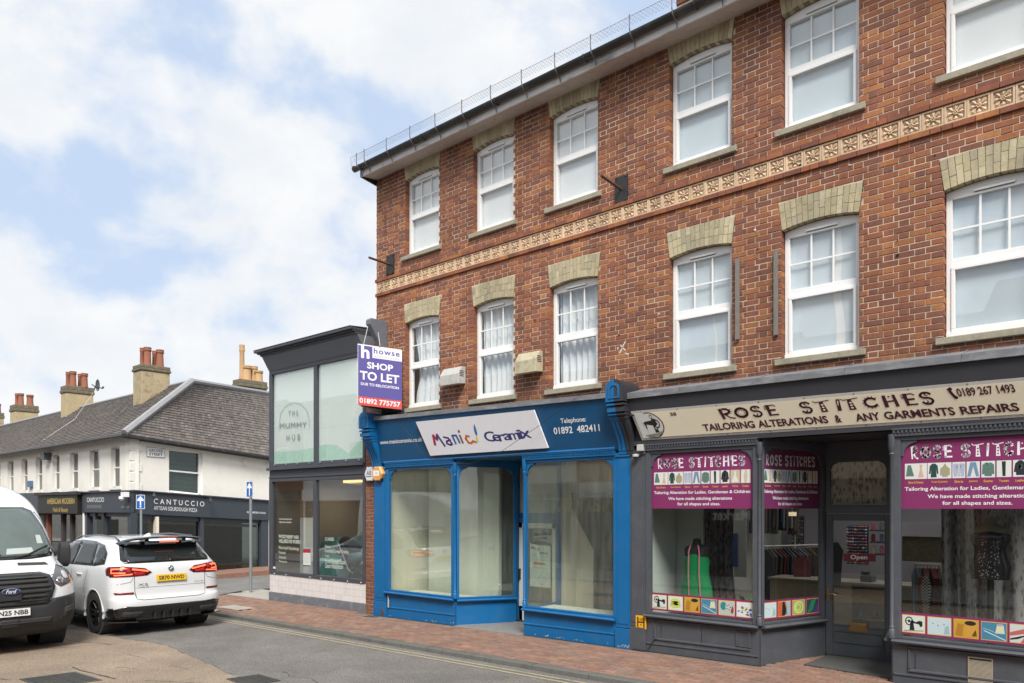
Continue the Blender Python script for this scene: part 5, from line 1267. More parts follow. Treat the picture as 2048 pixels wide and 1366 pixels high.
def floral(name, base, ink_):
    m_, t, b = newmat(name); n, l = t.nodes, t.links; ge = n.new('ShaderNodeNewGeometry'); mp = n.new('ShaderNodeMapping'); mp.inputs['Scale'].default_value = (20, 20, 8); l.new(ge.outputs['Position'], mp.inputs['Vector'])
    v = n.new('ShaderNodeTexVoronoi'); v.feature = 'F1'; v.inputs['Scale'].default_value = 1.2; l.new(mp.outputs['Vector'], v.inputs['Vector'])
    nz = n.new('ShaderNodeTexNoise'); nz.inputs['Scale'].default_value = 1.6; nz.inputs['Detail'].default_value = 3; nz.inputs['Distortion'].default_value = 2.5; l.new(mp.outputs['Vector'], nz.inputs['Vector'])
    ad = n.new('ShaderNodeMath'); ad.operation = 'MULTIPLY'; l.new(v.outputs['Distance'], ad.inputs[0]); l.new(nz.outputs['Fac'], ad.inputs[1])
    rp = n.new('ShaderNodeValToRGB'); rp.color_ramp.elements[0].position = .16; rp.color_ramp.elements[0].color = _c(ink_); rp.color_ramp.elements[1].position = .22; rp.color_ramp.elements[1].color = _c(base); l.new(ad.outputs[0], rp.inputs['Fac']); l.new(rp.outputs['Color'], b.inputs['Base Color']); b.inputs['Roughness'].default_value = .85
    return m_
M['floralg'] = floral('grey_leaf_curtain', (.34, .33, .325), (.17, .165, .16)); M['floralb'] = floral('beige_leaf_curtain', (.62, .54, .46), (.30, .24, .20)); M['floralk'] = floral('dark_leaf_curtain', (.13, .12, .13), (.04, .038, .04))
drape('fanlight_curtain', d0, d1, 2.3, 2.98, DOORY + .12, M['floralb'], 'beige leaf patterned curtain behind the fanlight over the grey door', 'curtain', amp=.012, freq=60)
# open sign hanging in the door
os_ = Panel(P(1687, 1122.5, DOORY - .005), P(1751, 1123.5, DOORY - .005), P(1751, 1108, DOORY - .005), P(1687, 1107, DOORY - .005)); os_.rect(0, 0, 1, 1, ink('open_maroon', (.18, .02, .03)), 0); os_.text('Open', .22, .12, .75, .85, WHT, 1, bold=.02)
o = os_.build('open_sign', None, thick=.003, back=M['open_maroon'] if 'open_maroon' in M else MAR); tag(o, 'small maroon sign reading Open hanging in the grey door', 'sign')
# mat on the threshold
mb = MB(); M['matt'] = mat('coir_mat', (.075, .075, .072), .95, var=.3, scale=60, bump=.004, bscale=150)
mb.prism([(8.62, .25, gz(8.7) + .004), (9.72, .1, gz(9.6) + .004), (9.52, 1.08, gz(9.5) + .004), (8.66, 1.08, gz(8.7) + .004)], (0, 0, .012)); o = mb.build('door_mat', M['matt']); tag(o, 'dark grey door mat in front of the recessed grey shop door', 'door mat')
# pilaster furniture: hydrant plate, bell box, camera, peeled paint
hp = empty('hydrant_sign', P(1282, 1258, -.13), 'small yellow hydrant plate with a black H low on the grey pilaster', 'sign')
q4 = [P(1271.5, 1257, -.132), P(1292, 1259, -.132), P(1292, 1232, -.132), P(1271.5, 1230, -.132)]
ph = Panel(*q4); ph.rect(0, 0, 1, 1, ink('hydrant_yellow', (.80, .40, .01)), .2); pl = ph.build('plate', hp, thick=.004, back=M['hydrant_yellow'])
p2 = Panel(*[q_ + ph.n * .001 for q_ in q4]); p2.rect(.14, .14, .26, .88, BLK); p2.rect(.74, .12, .86, .84, BLK); p2.rect(.26, .46, .74, .56, BLK); p2.text('100', .30, .62, .70, .80, BLK, 1); p2.text('4', .42, .24, .58, .40, BLK, 1); p2.build('lettering', pl)
a, b_ = P(1278, 903, -.13), P(1290, 889, -.13)
mb = MB(); mb.box(a.x, b_.x, -.20, -.122, a.z, b_.z); o = mb.build('sensor_box', M['ventw'], bevel=.008); tag(o, 'small white sensor box high on the grey pilaster between the shops', 'sensor')
cc = empty('cctv_camera', P(1272, 918, -.2), 'white dome security camera under the black console between the shops', 'security camera')
c = P(1271, 911, -.2)
mb = MB(); mb.tube([(c.x + .03, -.12, c.z + .02), (c.x, -.2, c.z + .01)], .012, 6); mb.lathe((c.x, -.2, c.z), [(.045, .02), (.05, 0), (.045, -.02)], 'Z', 12); mb.build('mount', M['ventw'], cc, smooth=True)
mb = MB(); mb.lathe((c.x, -.205, c.z), [(.036, -.015), (.03, -.035), (.01, -.045)], 'Z', 12); mb.build('lens_dome', M['black'], cc, smooth=True)
mb = MB(); rr = random.Random(11)
for i in range(26):
    x_, z_ = PX(rr.uniform(1277, 1287), -.13), P(1280, rr.uniform(1128, 1188), -.13).z; s_ = rr.uniform(.004, .018)
    mb.raw([(x_, -.1295, z_), (x_ + s_ * .5, -.1295, z_ - s_ * .3), (x_ + s_ * .4, -.1295, z_ + s_), (x_ - s_ * .2, -.1295, z_ + s_ * 1.2)], [(0, 1, 2, 3)])
o = mb.build('peeled_paint', mat('old_red_paint', (.14, .03, .035), .8, var=.2), gs); o['kind'] = 'stuff'
mb = MB(); mb.tube([P(1262, 1300, -.16), P(1270, 1297, -.16), P(1286, 1301, -.15), P(1296, 1299, -.13), P(1304, 1285, -.12), P(1309, 1279, -.12), P(1316, 1277, -.115)], .006, 5); o = mb.build('loose_wire', M['black']); tag(o, 'black loose wire curling at the foot of the grey pilaster', 'wire')

# ---------------- inside the tailor's ----------------
M['wallt'] = mat('tailor_grey_wall', (.36, .36, .37), .9, var=.05); M['walll'] = mat('lilac_wall', (.36, .34, .41), .9, var=.04)
M['walln'] = mat('display_side_wall', (.72, .76, .72), .9, var=.05)
room('tailor', 6.35, 13.2, .06, 5.4, .06, 3.25, [M['walll'], M['walln'], M['wallt']], M['floorw'], M['wallt'])
pxp = PX(1406, .95)
mb = MB(); mb.box(6.36, pxp, .95, 1.0, .15, 3.2); o = mb.build('display_back_panel', mat('pale_green_panel', (.58, .63, .60), .9, var=.05)); o['kind'] = 'structure'
for (xa, xb) in ((6.44, 8.15), (9.8, 11.55)):
    mb = MB(); mb.box(xa, xb, -.03, .85, .55, .62); o = mb.build('window_bed', M['wdark']); o['kind'] = 'structure'
def mannequin(cx, cy, z0, z1, w0, mats, name, label, hem=1.0, neck=True, kind='green'):
    root = empty(name, (cx, cy, z0), label, 'mannequin')
    H = z1 - z0
    prof = [(0, .285, .16), (.06, .285, .155), (.35, .262, .15), (.52, .215, .13), (.64, .20, .125), (.80, .212, .13), (.90, .175, .12), (1.0, .12, .10)] if kind == 'green' else [(0, .19, .13), (.25, .21, .15), (.5, .165, .12), (.62, .155, .11), (.8, .205, .14), (.93, .20, .13), (1.0, .12, .10)]
    mb = MB(); rings = []
    for f_, a, b_ in prof:
        rings.append([(cx + a * w0 * math.cos(t) * (1 + .03 * math.sin(5 * t + 3) * (1 - f_)), cy + b_ * w0 * math.sin(t), z0 + H * f_) for t in [2 * math.pi * k / 24 for k in range(24)]])
    mb.loft(rings); mb.build('dress', mats[0], root, smooth=True)
    mb = MB()
    if kind == 'green':
        mb.loft([[(cx + a * math.cos(t), cy + b_ * math.sin(t), z) for t in [2 * math.pi * k / 16 for k in range(16)]] for z, a, b_ in ((z1 - .12, .19, .11), (z1 - .01, .2, .11), (z1 + .03, .15, .09), (z1 + .06, .065, .06), (z1 + .13, .055, .055), (z1 + .145, .02, .02))])
    else:
        mb.loft([[(cx + a * math.cos(t), cy + b_ * math.sin(t), z) for t in [2 * math.pi * k / 16 for k in range(16)]] for z, a, b_ in ((z1 - .1, .17, .11), (z1 + .03, .19, .1), (z1 + .08, .07, .06), (z1 + .16, .055, .055))])
    mb.build('torso', mats[1], root, smooth=True)
    mb = MB(); mb.tube([(cx, cy, .62), (cx, cy, z0 + .1)], .018 if kind == 'green' else .035, 10); mb.lathe((cx, cy, .62), [(.14, 0), (.14, .02)], 'Z', 16); mb.build('stand', M['black'], root)
    return root
M['greend'] = mat('green_dress_fabric', (.0, .24, .075), .85, var=.08, scale=10); M['bustk'] = mat('black_bust', (.02, .02, .022), .8, var=.1)
ct = P(1394, 1186, .45); tp = P(1394, 1096, .45)
mq = mannequin(ct.x, .45, .72, tp.z, .92, [M['greend'], M['bustk']], 'mannequin', 'headless black mannequin in a green dress with a pink measuring tape')
mb = MB()
for (xa, xb) in ((-.075, -.06), (.095, .13)):
    pts = [(ct.x + xa * .7, .33, tp.z + .05), (ct.x + xa, .31, tp.z - .05), (ct.x + xa * 1.0, .30, tp.z - .35), (ct.x + xb, .29, .86)]
    for a, b_ in zip(pts, pts[1:]): mb.raw([a, (a[0] + .022, a[1], a[2]), (b_[0] + .022, b_[1], b_[2]), b_], [(0, 1, 2, 3)])
o = mb.build('measuring_tape', ink('pink_tape', (.60, .22, .25))); tag(o, 'pink measuring tape draped round the neck of the green dress mannequin', 'tape measure')
M['sequin'] = mat('black_sequins', (.012, .012, .013), .25, var=.3, scale=200)
c2 = P(1981, 1158, .45); t2 = P(1981, 1062, .45)
mannequin(c2.x, .45, c2.z, t2.z, 1.0, [M['sequin'], mat('cream_bust', (.16, .15, .11), .8)], 'mannequin', 'mannequin in a short black sequined dress in front of the grey curtain', kind='black')
mb = MB(); rr = random.Random(4)
for i in range(90):
    t = rr.uniform(-.7, .7); z_ = rr.uniform(c2.z + .02, t2.z - .1); x_ = c2.x + .2 * math.sin(t) * .8; y_2 = .45 - .145 * math.cos(t) - .01; s_ = .004
    mb.raw([(x_ - s_, y_2, z_), (x_, y_2, z_ - s_), (x_ + s_, y_2, z_), (x_, y_2, z_ + s_)], [(0, 1, 2, 3)])
o = mb.build('loose_sequins', ink('silver_sequin', (.7, .7, .72), .2)); o['kind'] = 'stuff'
drape('tied_curtain', PX(1404, 1.05), PX(1475, 1.05), .3, 3.1, 1.05, M['floralk'], 'dark leaf patterned curtain tied back behind the green dress', 'curtain', amp=.03, freq=50, gather=PX(1425, 1.05))
drape('grey_curtain', PX(1882, .95), PX(1953, .95) , .5, 3.1, .95, M['floralg'], 'grey leaf patterned curtain gathered left of the sequined dress', 'curtain', amp=.06, freq=55, seg=90)
drape('grey_curtain', PX(1951, .98), 12.6, .5, 3.1, 1.0, M['floralg'], 'grey leaf patterned curtain hanging behind the sequined dress', 'curtain', amp=.045, freq=26, seg=120)
# garments on rails
def garment(x, y, ztop, L_, mt, rot, w=.42):
    mb = MB(); th = .035; c, s_ = math.cos(rot), math.sin(rot)
    prof = [(-.03, 0), (-w / 2, -.12), (-w / 2 + .02, -.3), (-w / 2 + .04, -L_), (w / 2 - .04, -L_), (w / 2 - .02, -.3), (w / 2, -.12), (.03, 0)]
    pts = [(x + a * c - th * s_ / 2, y + a * s_ + th * c / 2, ztop + b_) for a, b_ in prof]
    mb.prism(pts, (th * s_, -th * c, 0)); mb.tube([(x, y, ztop - .01), (x, y, ztop + .05)], .004, 4)
    return mb
cloth = [mat('cloth_%s' % n_, c_, .9, var=.15, scale=20) for n_, c_ in (('black', (.015, .015, .018)), ('navy', (.02, .025, .05)), ('charcoal', (.05, .05, .055)), ('brown', (.08, .05, .035)), ('grey', (.14, .14, .14)), ('wine', (.12, .01, .02)), ('pink', (.35, .1, .16)), ('denim', (.06, .10, .17)), ('cream', (.35, .32, .26)))]
rr = random.Random(9)
def rail(p0, p1, z, L_, n_, nm, label_rail, glabel):
    root = empty(nm, (p0[0], p0[1], z), label_rail, 'clothes rail')
    mb = MB(); mb.tube([(p0[0], p0[1], z + .05), (p1[0], p1[1], z + .05)], .013, 6); mb.build('bar', M['signframe'], root)
    mb = MB(); mb.tube([(p0[0], p0[1], .2), (p0[0], p0[1], z + .05)], .013, 6); mb.tube([(p1[0], p1[1], .2), (p1[0], p1[1], z + .05)], .013, 6); mb.build('upright', M['signframe'], root)
    ang = math.atan2(p1[1] - p0[1], p1[0] - p0[0]) + math.pi / 2
    for i in range(n_):
        f_ = (i + .5) / n_; mt = rr.choice(cloth[:6] + cloth[:4] + [cloth[4], cloth[7], cloth[8]])
        o = garment(p0[0] + (p1[0] - p0[0]) * f_, p0[1] + (p1[1] - p0[1]) * f_, z, L_ * rr.uniform(.75, 1.05), mt, ang + rr.uniform(-.12, .12)).build('hanging_garment', mt)
        tag(o, glabel, 'garment', glabel)
A_, B_ = P(1527, 1112, 2.4), P(1612, 1100, 2.9)
rail((A_.x, 2.4), (B_.x, 3.6), 1.55, .85, 16, 'clothes_rail', 'lower rail of dark clothes behind the angled window', 'dark garment hanging on the lower rail behind the angled window')
rail((PX(1505, 3.2), 3.2), (PX(1590, 3.9), 3.9), 2.75, .95, 12, 'clothes_rail', 'upper rail of dark clothes high behind the angled window', 'dark garment hanging on the upper rail behind the angled window')
rail((PX(1829, 1.6), 1.6), (PX(1881, 1.7), 1.7), 1.42, .9, 7, 'clothes_rail', 'silver clothes rail seen left of the grey curtain', 'dark jacket hanging on the silver rail left of the grey curtain')
g = garment(PX(1600, 2.2), 2.3, 1.45, .6, cloth[5], .5, .3); o = g.build('hanging_garment', ink('bright_red_cloth', (.22, .02, .03))); tag(o, 'red garment hanging at the end of the lower rail', 'garment')
chk = newmat('houndstooth_cloth'); mt_, t, b = chk; ck = t.nodes.new('ShaderNodeTexChecker'); ck.inputs['Scale'].default_value = 50; ck.inputs['Color1'].default_value = (.5, .48, .42, 1); ck.inputs['Color2'].default_value = (.02, .02, .02, 1); t.links.new(ck.outputs['Color'], b.inputs['Base Color']); ge = t.nodes.new('ShaderNodeNewGeometry'); t.links.new(ge.outputs['Position'], ck.inputs['Vector'])
g = garment(PX(1852, 1.35), 1.35, 1.32, .78, mt_, .2, .13); o = g.build('hanging_garment', mt_); tag(o, 'black and white checked coat hanging on the silver rail', 'coat')
g = garment(PX(1843, 1.38), 1.38, 1.32, .5, ink('rust_cloth', (.24, .06, .015)), .2, .1); o = g.build('hanging_garment', M['rust_cloth']); tag(o, 'rust orange garment hanging on the silver rail', 'garment')
# racks of thread
def spools(x0, x1, z0, z1, y, label, nx, nz):
    root = empty('thread_rack', ((x0 + x1) / 2, y, z0), label, 'thread rack'); mb = MB(); mb.box(x0, x1, y + .05, y + .07, z0, z1); mb.build('board', M['wdark'], root)
    cs = [(.02, .05, .12), (.02, .10, .14), (.20, .05, .16), (.35, .35, .38), (.10, .05, .16), (.05, .05, .06), (.30, .16, .03), (.12, .14, .22), (.28, .05, .08)]
    for ci, c_ in enumerate(cs):
        mb = MB()
        for i in range(nx):
            for j in range(nz):
                if (i * 7 + j * 3 + (i * j) % 5) % len(cs) == ci:
                    dx, dz = (x1 - x0) / nx, (z1 - z0) / nz; c = (x0 + dx * (i + .5), y, z0 + dz * (j + .5)); mb.lathe((c[0] - dx * .42, c[1], c[2]), [(dz * .30, 0), (dz * .42, dx * .1), (dz * .42, dx * .6), (dz * .25, dx * .8)], 'X', 6)
        if mb.v:
            o = mb.build('thread_spools', mat('thread_%d' % ci, c_, .6, var=0) if 'thread_%d' % ci not in bpy.data.materials else bpy.data.materials['thread_%d' % ci], root); o['kind'] = 'stuff'
a, b_ = P(1693, 1128, 3.4), P(1735, 1051, 3.4); spools(a.x, b_.x, a.z, b_.z, 3.4, 'rack of coloured thread reels seen through the glass of the grey door', 8, 13)
a, b_ = P(1583, 1092, 4.6), P(1606, 1032, 4.6); spools(a.x, b_.x, a.z, b_.z, 4.6, 'rack of thread reels behind the rails in the angled window', 5, 9)
a, b_ = P(1739, 1110, 4.3), P(1775, 1051, 4.3)
sh = empty('wall_shelf', ((a.x + b_.x) / 2, 4.3, a.z), 'dark wall shelves of small goods behind the grey door', 'shelf')
for k in range(3):
    z_ = a.z + (b_.z - a.z) * k / 2.5; mb = MB(); mb.box(a.x, b_.x, 4.3, 4.5, z_, z_ + .025); mb.build('shelf_board', M['wdark'], sh)
    for i in range(6):
        mb = MB(); x_ = a.x + .04 + i * .14; mb.lathe((x_, 4.38, z_ + .025), [(.035, 0), (.035, .11), (.015, .14)], 'Z', 8); o = mb.build('shelf_jar', rr.choice(cloth[4:9])); tag(o, 'small jar or reel on the dark wall shelves behind the grey door', 'jar', 'small goods on the wall shelves')
M['counter'] = mat('pale_oak_counter', (.40, .32, .20), .6, var=.12, scale=8, stretch=(1, 1, 8))
a, b_ = P(1590, 1253, 1.95), P(1772, 1173, 1.95)
ctr = empty('shop_counter', ((a.x + b_.x) / 2, 1.95, .16), 'pale oak shop counter with an open shelf inside the grey door', 'counter')
xm = PX(1699, 1.95)
mb = MB(); mb.box(a.x - .4, xm, 1.95, 2.0, .16, b_.z); mb.build('front_panel', M['counter'], ctr)
mb = MB(); mb.box(xm, 10.6, 2.4, 2.45, .16, b_.z); mb.box(xm, xm + .03, 1.95, 2.45, .16, b_.z); mb.build('back_panel', M['counter'], ctr)
mb = MB(); mb.box(xm, 10.6, 1.97, 2.4, .16 + (b_.z - .16) * .45, .18 + (b_.z - .16) * .45); mb.build('shelf', M['counter'], ctr)
mb = MB(); mb.box(a.x - .42, 10.65, 1.9, 2.5, b_.z, b_.z + .035); mb.build('countertop', mat('grey_counter_top', (.30, .27, .22), .5), ctr, bevel=.004)
for i, (dx, lab) in enumerate(((.12, 'leftmost'), (.30, 'middle'), (.46, 'rightmost'))):
    mb = MB(); zz = .18 + (b_.z - .16) * .45; mb.lathe((xm + dx, 2.15, zz), [(.04, 0), (.055, .04), (.045, .09), (.02, .12)], 'Z', 10); o = mb.build('ornament', ink(('orn_blue', 'orn_brown', 'orn_teal')[i], ((.2, .25, .4), (.3, .2, .1), (.05, .3, .3))[i])); tag(o, lab + ' of three small ornaments on the shelf of the oak counter', 'ornament')
mb = MB(); mb.box(PX(1722, 2.1), PX(1745, 2.1), 2.05, 2.3, b_.z + .035, b_.z + .13); mb.box(PX(1722, 2.1), PX(1736, 2.1), 2.1, 2.2, b_.z + .13, b_.z + .19); o = mb.build('till', M['greyp'], bevel=.006); tag(o, 'grey till standing on the oak counter inside the grey door', 'till')
a, b_ = P(1664, 1172, 1.5), P(1680, 1085, 1.5); g = garment((a.x + b_.x) / 2, 1.5, b_.z, b_.z - a.z, cloth[2], .3, .2); o = g.build('hanging_jacket', cloth[2]); tag(o, 'charcoal jacket hanging just inside the grey door on the left', 'jacket')
a, b_ = P(1440, 1132, 3.0), P(1475, 1067, 3.0); mb = MB(); mb.box(a.x, b_.x, 3.0, 3.01, a.z, b_.z); o = mb.build('wall_banner', ink('royal_blue', (.02, .05, .22))); tag(o, 'royal blue banner on the wall behind the tied curtain', 'banner')
mb = MB(); mb.box(PX(1468, 3.02), PX(1492, 3.02), 3.02, 3.05, 1.0, 2.8); o = mb.build('pale_wall_strip', M['wallt']); o['kind'] = 'structure'
a, b_ = P(1806, 1065, 3.2), P(1884, 1045, 3.2); mb = MB(); mb.box(a.x - .2, b_.x + .2, 3.2, 3.22, a.z - .05, b_.z); o = mb.build('pale_shelf_front', ink('lilac_white', (.42, .42, .50))); tag(o, 'pale shelf front across the wall behind the silver clothes rail', 'shelf')
mb = MB(); a2 = P(1806, 1122, 3.25); mb.box(a.x - .2, b_.x + .2, 3.25, 3.3, a2.z, a.z - .06)
fab = piece_mat('stacked_fabric', [(.02, .05, .05), (.10, .03, .02), (.15, .13, .05), (.03, .03, .08), (.06, .06, .05)], bump=0, grain=.4); o = mb.build('fabric_bolts', fab); tag(o, 'dark patterned fabric stacked on the wall behind the silver clothes rail', 'fabric')
# potted plants in the display
def plant(x, y, z, r, n_, label):
    root = empty('potted_plant', (x, y, z), label, 'plant'); rr2 = random.Random(int(x * 100)); mb = MB(); mb.lathe((x, y, z), [(.05, 0), (.07, .10), (.065, .10), (.05, .09)], 'Z', 10); mb.build('pot', M['wdark'], root)
    for i in range(n_):
        a = 2 * math.pi * i / n_ + rr2.uniform(-.3, .3); L_ = r * rr2.uniform(.7, 1.1); up = rr2.uniform(.5, 1.2) * r; mb = MB(); pts = []
        for k in range(6):
            f_ = k / 5; cx_, cy_, cz_ = x + math.cos(a) * L_ * f_, y + math.sin(a) * L_ * f_, z + .1 + up * math.sin(f_ * 2.0); wv = r * .16 * math.sin(math.pi * min(.97, f_ + .08)); pts.append(((cx_ - math.sin(a) * wv, cy_ + math.cos(a) * wv, cz_), (cx_ + math.sin(a) * wv, cy_ - math.cos(a) * wv, cz_)))
        vs_ = [q for pr in pts for q in pr]; mb.raw(vs_, [(2 * k, 2 * k + 1, 2 * k + 3, 2 * k + 2) for k in range(5)]); mb.build('leaf', M['leaf'], root, smooth=True)
M['leaf'] = mat('glossy_leaf', (.035, .09, .035), .4, var=.2)
plant(PX(1497, .5), .5, .62, .26, 12, 'dark green broad leaved plant at the corner of the tailor window')
plant(PX(1585, 1.5), 1.45, .62, .16, 9, 'small green plant behind the angled window')
# lamps added to brighten the dark shop, then its small square lamp
for (lx, ly) in ((8.0, 2.6), (9.6, 3.4), (11.3, 1.9)):
    lt = bpy.data.lights.new('tailor_fill_light', 'AREA'); lt.energy = 8; lt.size = .7; lt.color = (1, .93, .84); lo_ = bpy.data.objects.new('tailor_fill_light', lt); COL.objects.link(lo_); lo_.location = (lx, ly, 3.16)
    rt = empty('added_ceiling_lamp', (lx, ly, 3.2), 'added fill lamp on the ceiling ' + {8.0: 'above the clothes rails', 9.6: 'behind the grey door', 11.3: 'behind the grey curtains'}[lx] + ' in the tailor shop', 'lamp'); mb = MB(); mb.box(lx - .3, lx + .3, ly - .3, ly + .3, 3.18, 3.24); mb.build('diffuser', ink('added_lamp_diffuser', (.9, .85, .75), emit=2.5), rt)
mb = MB(); a = P(1583, 1028, 3.2); mb.box(a.x - .05, a.x + .05, 3.2, 3.3, a.z - .035, a.z + .035); o = mb.build('ceiling_light', ink('warm_lamp', (.9, .75, .5), emit=.35)); tag(o, 'small lit square lamp above the clothes rails', 'lamp')
# ---------------- tiled clinic next door ----------------
mh = empty('clinic_building', (-2.2, 0, 0), 'low charcoal fronted clinic with mint upper glazing and a white tiled base', 'building')
M['char'] = mat('charcoal_cladding', (.066, .070, .085), .42, var=.08, scale=3)
M['charl'] = mat('charcoal_frieze', (.15, .165, .19), .5, var=.1, scale=4, dirt=(.16, .17, .18), damt=.3)
M['mint'] = mat('mint_window_film', (.90, .98, .95), .25, var=.05, scale=.8)
M['mintd'] = mat('mint_film_darker', (.60, .84, .72), .25, var=.03)
M['wtile'] = piece_mat('white_wall_tile', [(.66, .63, .61), (.72, .69, .67), (.69, .66, .63)], rough=.25, bump=0, spots=.0, grain=.05)
M['plinth'] = mat('grey_painted_plinth', (.15, .16, .18), .7, var=.12, scale=5, dirt=(.36, .36, .36), dscale=6, damt=.5, bump=.003)
X0, X1 = -4.05, -.35
m = M['char']
mb = MB(); mb.box(X0, X1, .28, 8, 5.3, 5.9); mb.box(X0, X0 + .1, .05, 8, -.3, 5.35); mb.box(X0 + .1, X1, .05, 8, 3.05, 3.25); mb.build('wall', M['mortar'], mh)
# plinth and tiles
mb = MB(); v = [(X0 - .02, -.03, gz(X0) - .1), (X1, -.03, gz(X1) - .1), (X1, -.03, .235), (X0 - .02, -.03, .21), (X0 - .02, .1, gz(X0) - .1), (X1, .1, gz(X1) - .1), (X1, .1, .235), (X0 - .02, .1, .21)]
mb.raw(v, [(0, 1, 2, 3), (7, 6, 5, 4), (0, 4, 5, 1), (1, 5, 6, 2), (2, 6, 7, 3), (3, 7, 4, 0)]); mb.build('plinth', M['plinth'], mh, bevel=.01)
for i in range(24):
    for j in range(3):
        w_ = (X1 - X0) / 24; mb = MB(); za = .212 + j * .146; mb.cbox(X0 + i * w_ + .002, X0 + (i + 1) * w_ - .002, -.012, .03, za + .002 + .001 * i * (j == 0), za + .144, .003); mb.build('tile', M['wtile'], mh)
for j in range(3):
    for i in range(3):
        mb = MB(); za = .212 + j * .146; mb.box(X0 - .012, X0 - .002, .03 + i * .154, .03 + i * .154 + .15, za + .002, za + .144); mb.build('tile', M['wtile'], mh)
mb = MB(); mb.box(X0, X1, -.004, .08, .21, .655); mb.build('tile_bed', mat('tile_grout', (.40, .38, .36), .9), mh)
# lower frame
def glazing(z0, z1, name, panes, mg, bar=.09, y=-.03):
    mb = MB(); t = bar
    mb.box(X0, X1, y, .08, z0 - .085, z0); mb.box(X0, X1, y, .08, z1, z1 + .085)
    for (a, b_) in panes: pass
    xs = [X0] + [q for p in panes for q in p] + [X1]
    for a, b_ in zip(xs[0::2], xs[1::2]):
        if b_ - a > .001: mb.box(a, b_, y - .004, .08, z0, z1)
    fr = mb.build(name, m, mh, bevel=.006)
    for (a, b_) in panes: mb = MB(); mb.box(a - .004, b_ + .004, .012, .02, z0 - .004, z1 + .004); mb.build('pane', mg, fr)
    return fr
low = glazing(.735, 2.865, 'window_frame', [(-3.925, -2.215), (-2.11, -.42)], glass('clinic_glass', (.9, .93, .92), boost=.16))
upf = glazing(3.29, 5.45, 'upper_window_frame', [(-3.915, -2.19), (-2.06, -.42)], M['shopglass'])
for (a, b_) in ((-3.93, -2.17), (-2.08, -.40)):
    mb = MB(); mb.box(a, b_, .026, .04, 3.28, 5.46); mb.build('mint_film', M['mint'], upf)
pm = Panel((-3.93, .0245, 3.28), (-.40, .0245, 3.28), (-.40, .0245, 5.46), (-3.93, .0245, 5.46))
pm.poly([(0, 0), (1, 0), (1, .20), (.93, .17), (.84, .06), (.72, .155), (.60, .175), (.45, .15), (.25, .135), (0, .145)], M['mintd'], 1)
pm.build('film_print', upf)
# printed logo
pl_ = Panel(P(560, 925, .008), P(625, 919, .008), P(625, 780, .008), P(560, 780, .008))
lg = ink('grey_logo', (.22, .25, .26))
def uvm(px, py): return uvq(pl_, px, py)
arcp = []
for k in range(25):
    a = math.pi * k / 24; x_, y_2 = 588.5 - 30.5 * math.cos(a), 846 - 41 * math.sin(a) + (10 * (1 - math.sin(a)) if k < 3 or k > 21 else 0); arcp.append(uvm(x_, y_2))
arcp[0] = uvm(557.5, 861); arcp[-1] = uvm(618, 855)
pl_.line(arcp, .006, lg, 1, .75)
for txt, x0, y0, x1, y1 in (('T H E', 577, 832, 596, 821), ('MUMMY', 560, 857, 613, 844), ('H U B', 573, 882, 600, 868)):
    a, b_ = uvm(x0, y0), uvm(x1, y1); pl_.text(txt, a[0], a[1], b_[0], b_[1], lg, 1, spacing=1.12)
pl_.build('logo_print', upf)
# white writing on the lower panes
wl = Panel((-3.925, .010, .735), (-.42, .010, .735), (-.42, .010, 2.865), (-3.925, .010, 2.865))
W_ = ink('pale_window_lettering', (.62, .68, .62))
Z7 = lambda x, y: uvq(wl, 530 + x / 5.691, 940 + y / 5.691)
for txt, x0, y0, x1, y1, bo in (('www.themummyhub.com', 158, 570, 303, 550, .01), ('f @ themummyhub', 158, 606, 300, 584, .01), ('PHYSIOTHERAPY AND', 158, 775, 382, 745, .014), ('WELLNESS FOR WOMEN', 158, 828, 402, 798, .014), ('Pelvic Health Physiotherapy', 158, 912, 386, 876, .0), ('Postnatal', 158, 952, 232, 925, 0), ('Antenatal', 158, 1004, 238, 978, 0), ('Menopause', 158, 1056, 250, 1030, 0),
        ('CLASSES', 683, 802, 785, 770, .01), ('Functional Strength Training', 683, 948, 950, 912, .006), ('Yoga', 683, 994, 730, 966, 0), ('Pre and Postnatal Classes', 683, 1058, 915, 1022, .004), ('Cancer Rehabilitation', 683, 1112, 888, 1074, .004), ('Pilates', 683, 885, 745, 858, 0)):
    a, b_ = Z7(x0, y0), Z7(x1, y1); wl.text(txt, a[0], a[1], b_[0], b_[1], W_, 1, bold=bo); wl.flush('window_lettering', low)
# vents screws along the lower rail, little roundels on the upper
for px in (549, 572, 620, 642, 668, 695, 722):
    p = P(px, 1147 + (px - 549) * .106, -.034); mb = MB(); mb.lathe(p, [(.016, 0), (.016, -.006), (.008, -.009)], 'Y', 8); mb.build('rail_stud', M['boardw'], low)
for px in (549, 572, 594, 618, 640, 664, 692, 718):
    p = P(px, 930.5 - (px - 549) * .062, -.034); mb = MB(); mb.lathe(p, [(.035, 0), (.03, -.008), (.01, -.014)], 'Y', 12); mb.build('roundel', M['charl'], upf)
# band between and ledge
mb = MB(); mb.box(X0 - .02, X1, -.10, .06, 3.14, 3.20); mb.build('ledge', m, mh, bevel=.006)
mb = MB(); mb.box(X0, X1, -.02, .05, 2.955, 3.135); mb.box(X0, X1, -.045, .05, 2.952, 2.985); mb.build('fascia_band', m, mh, bevel=.004)
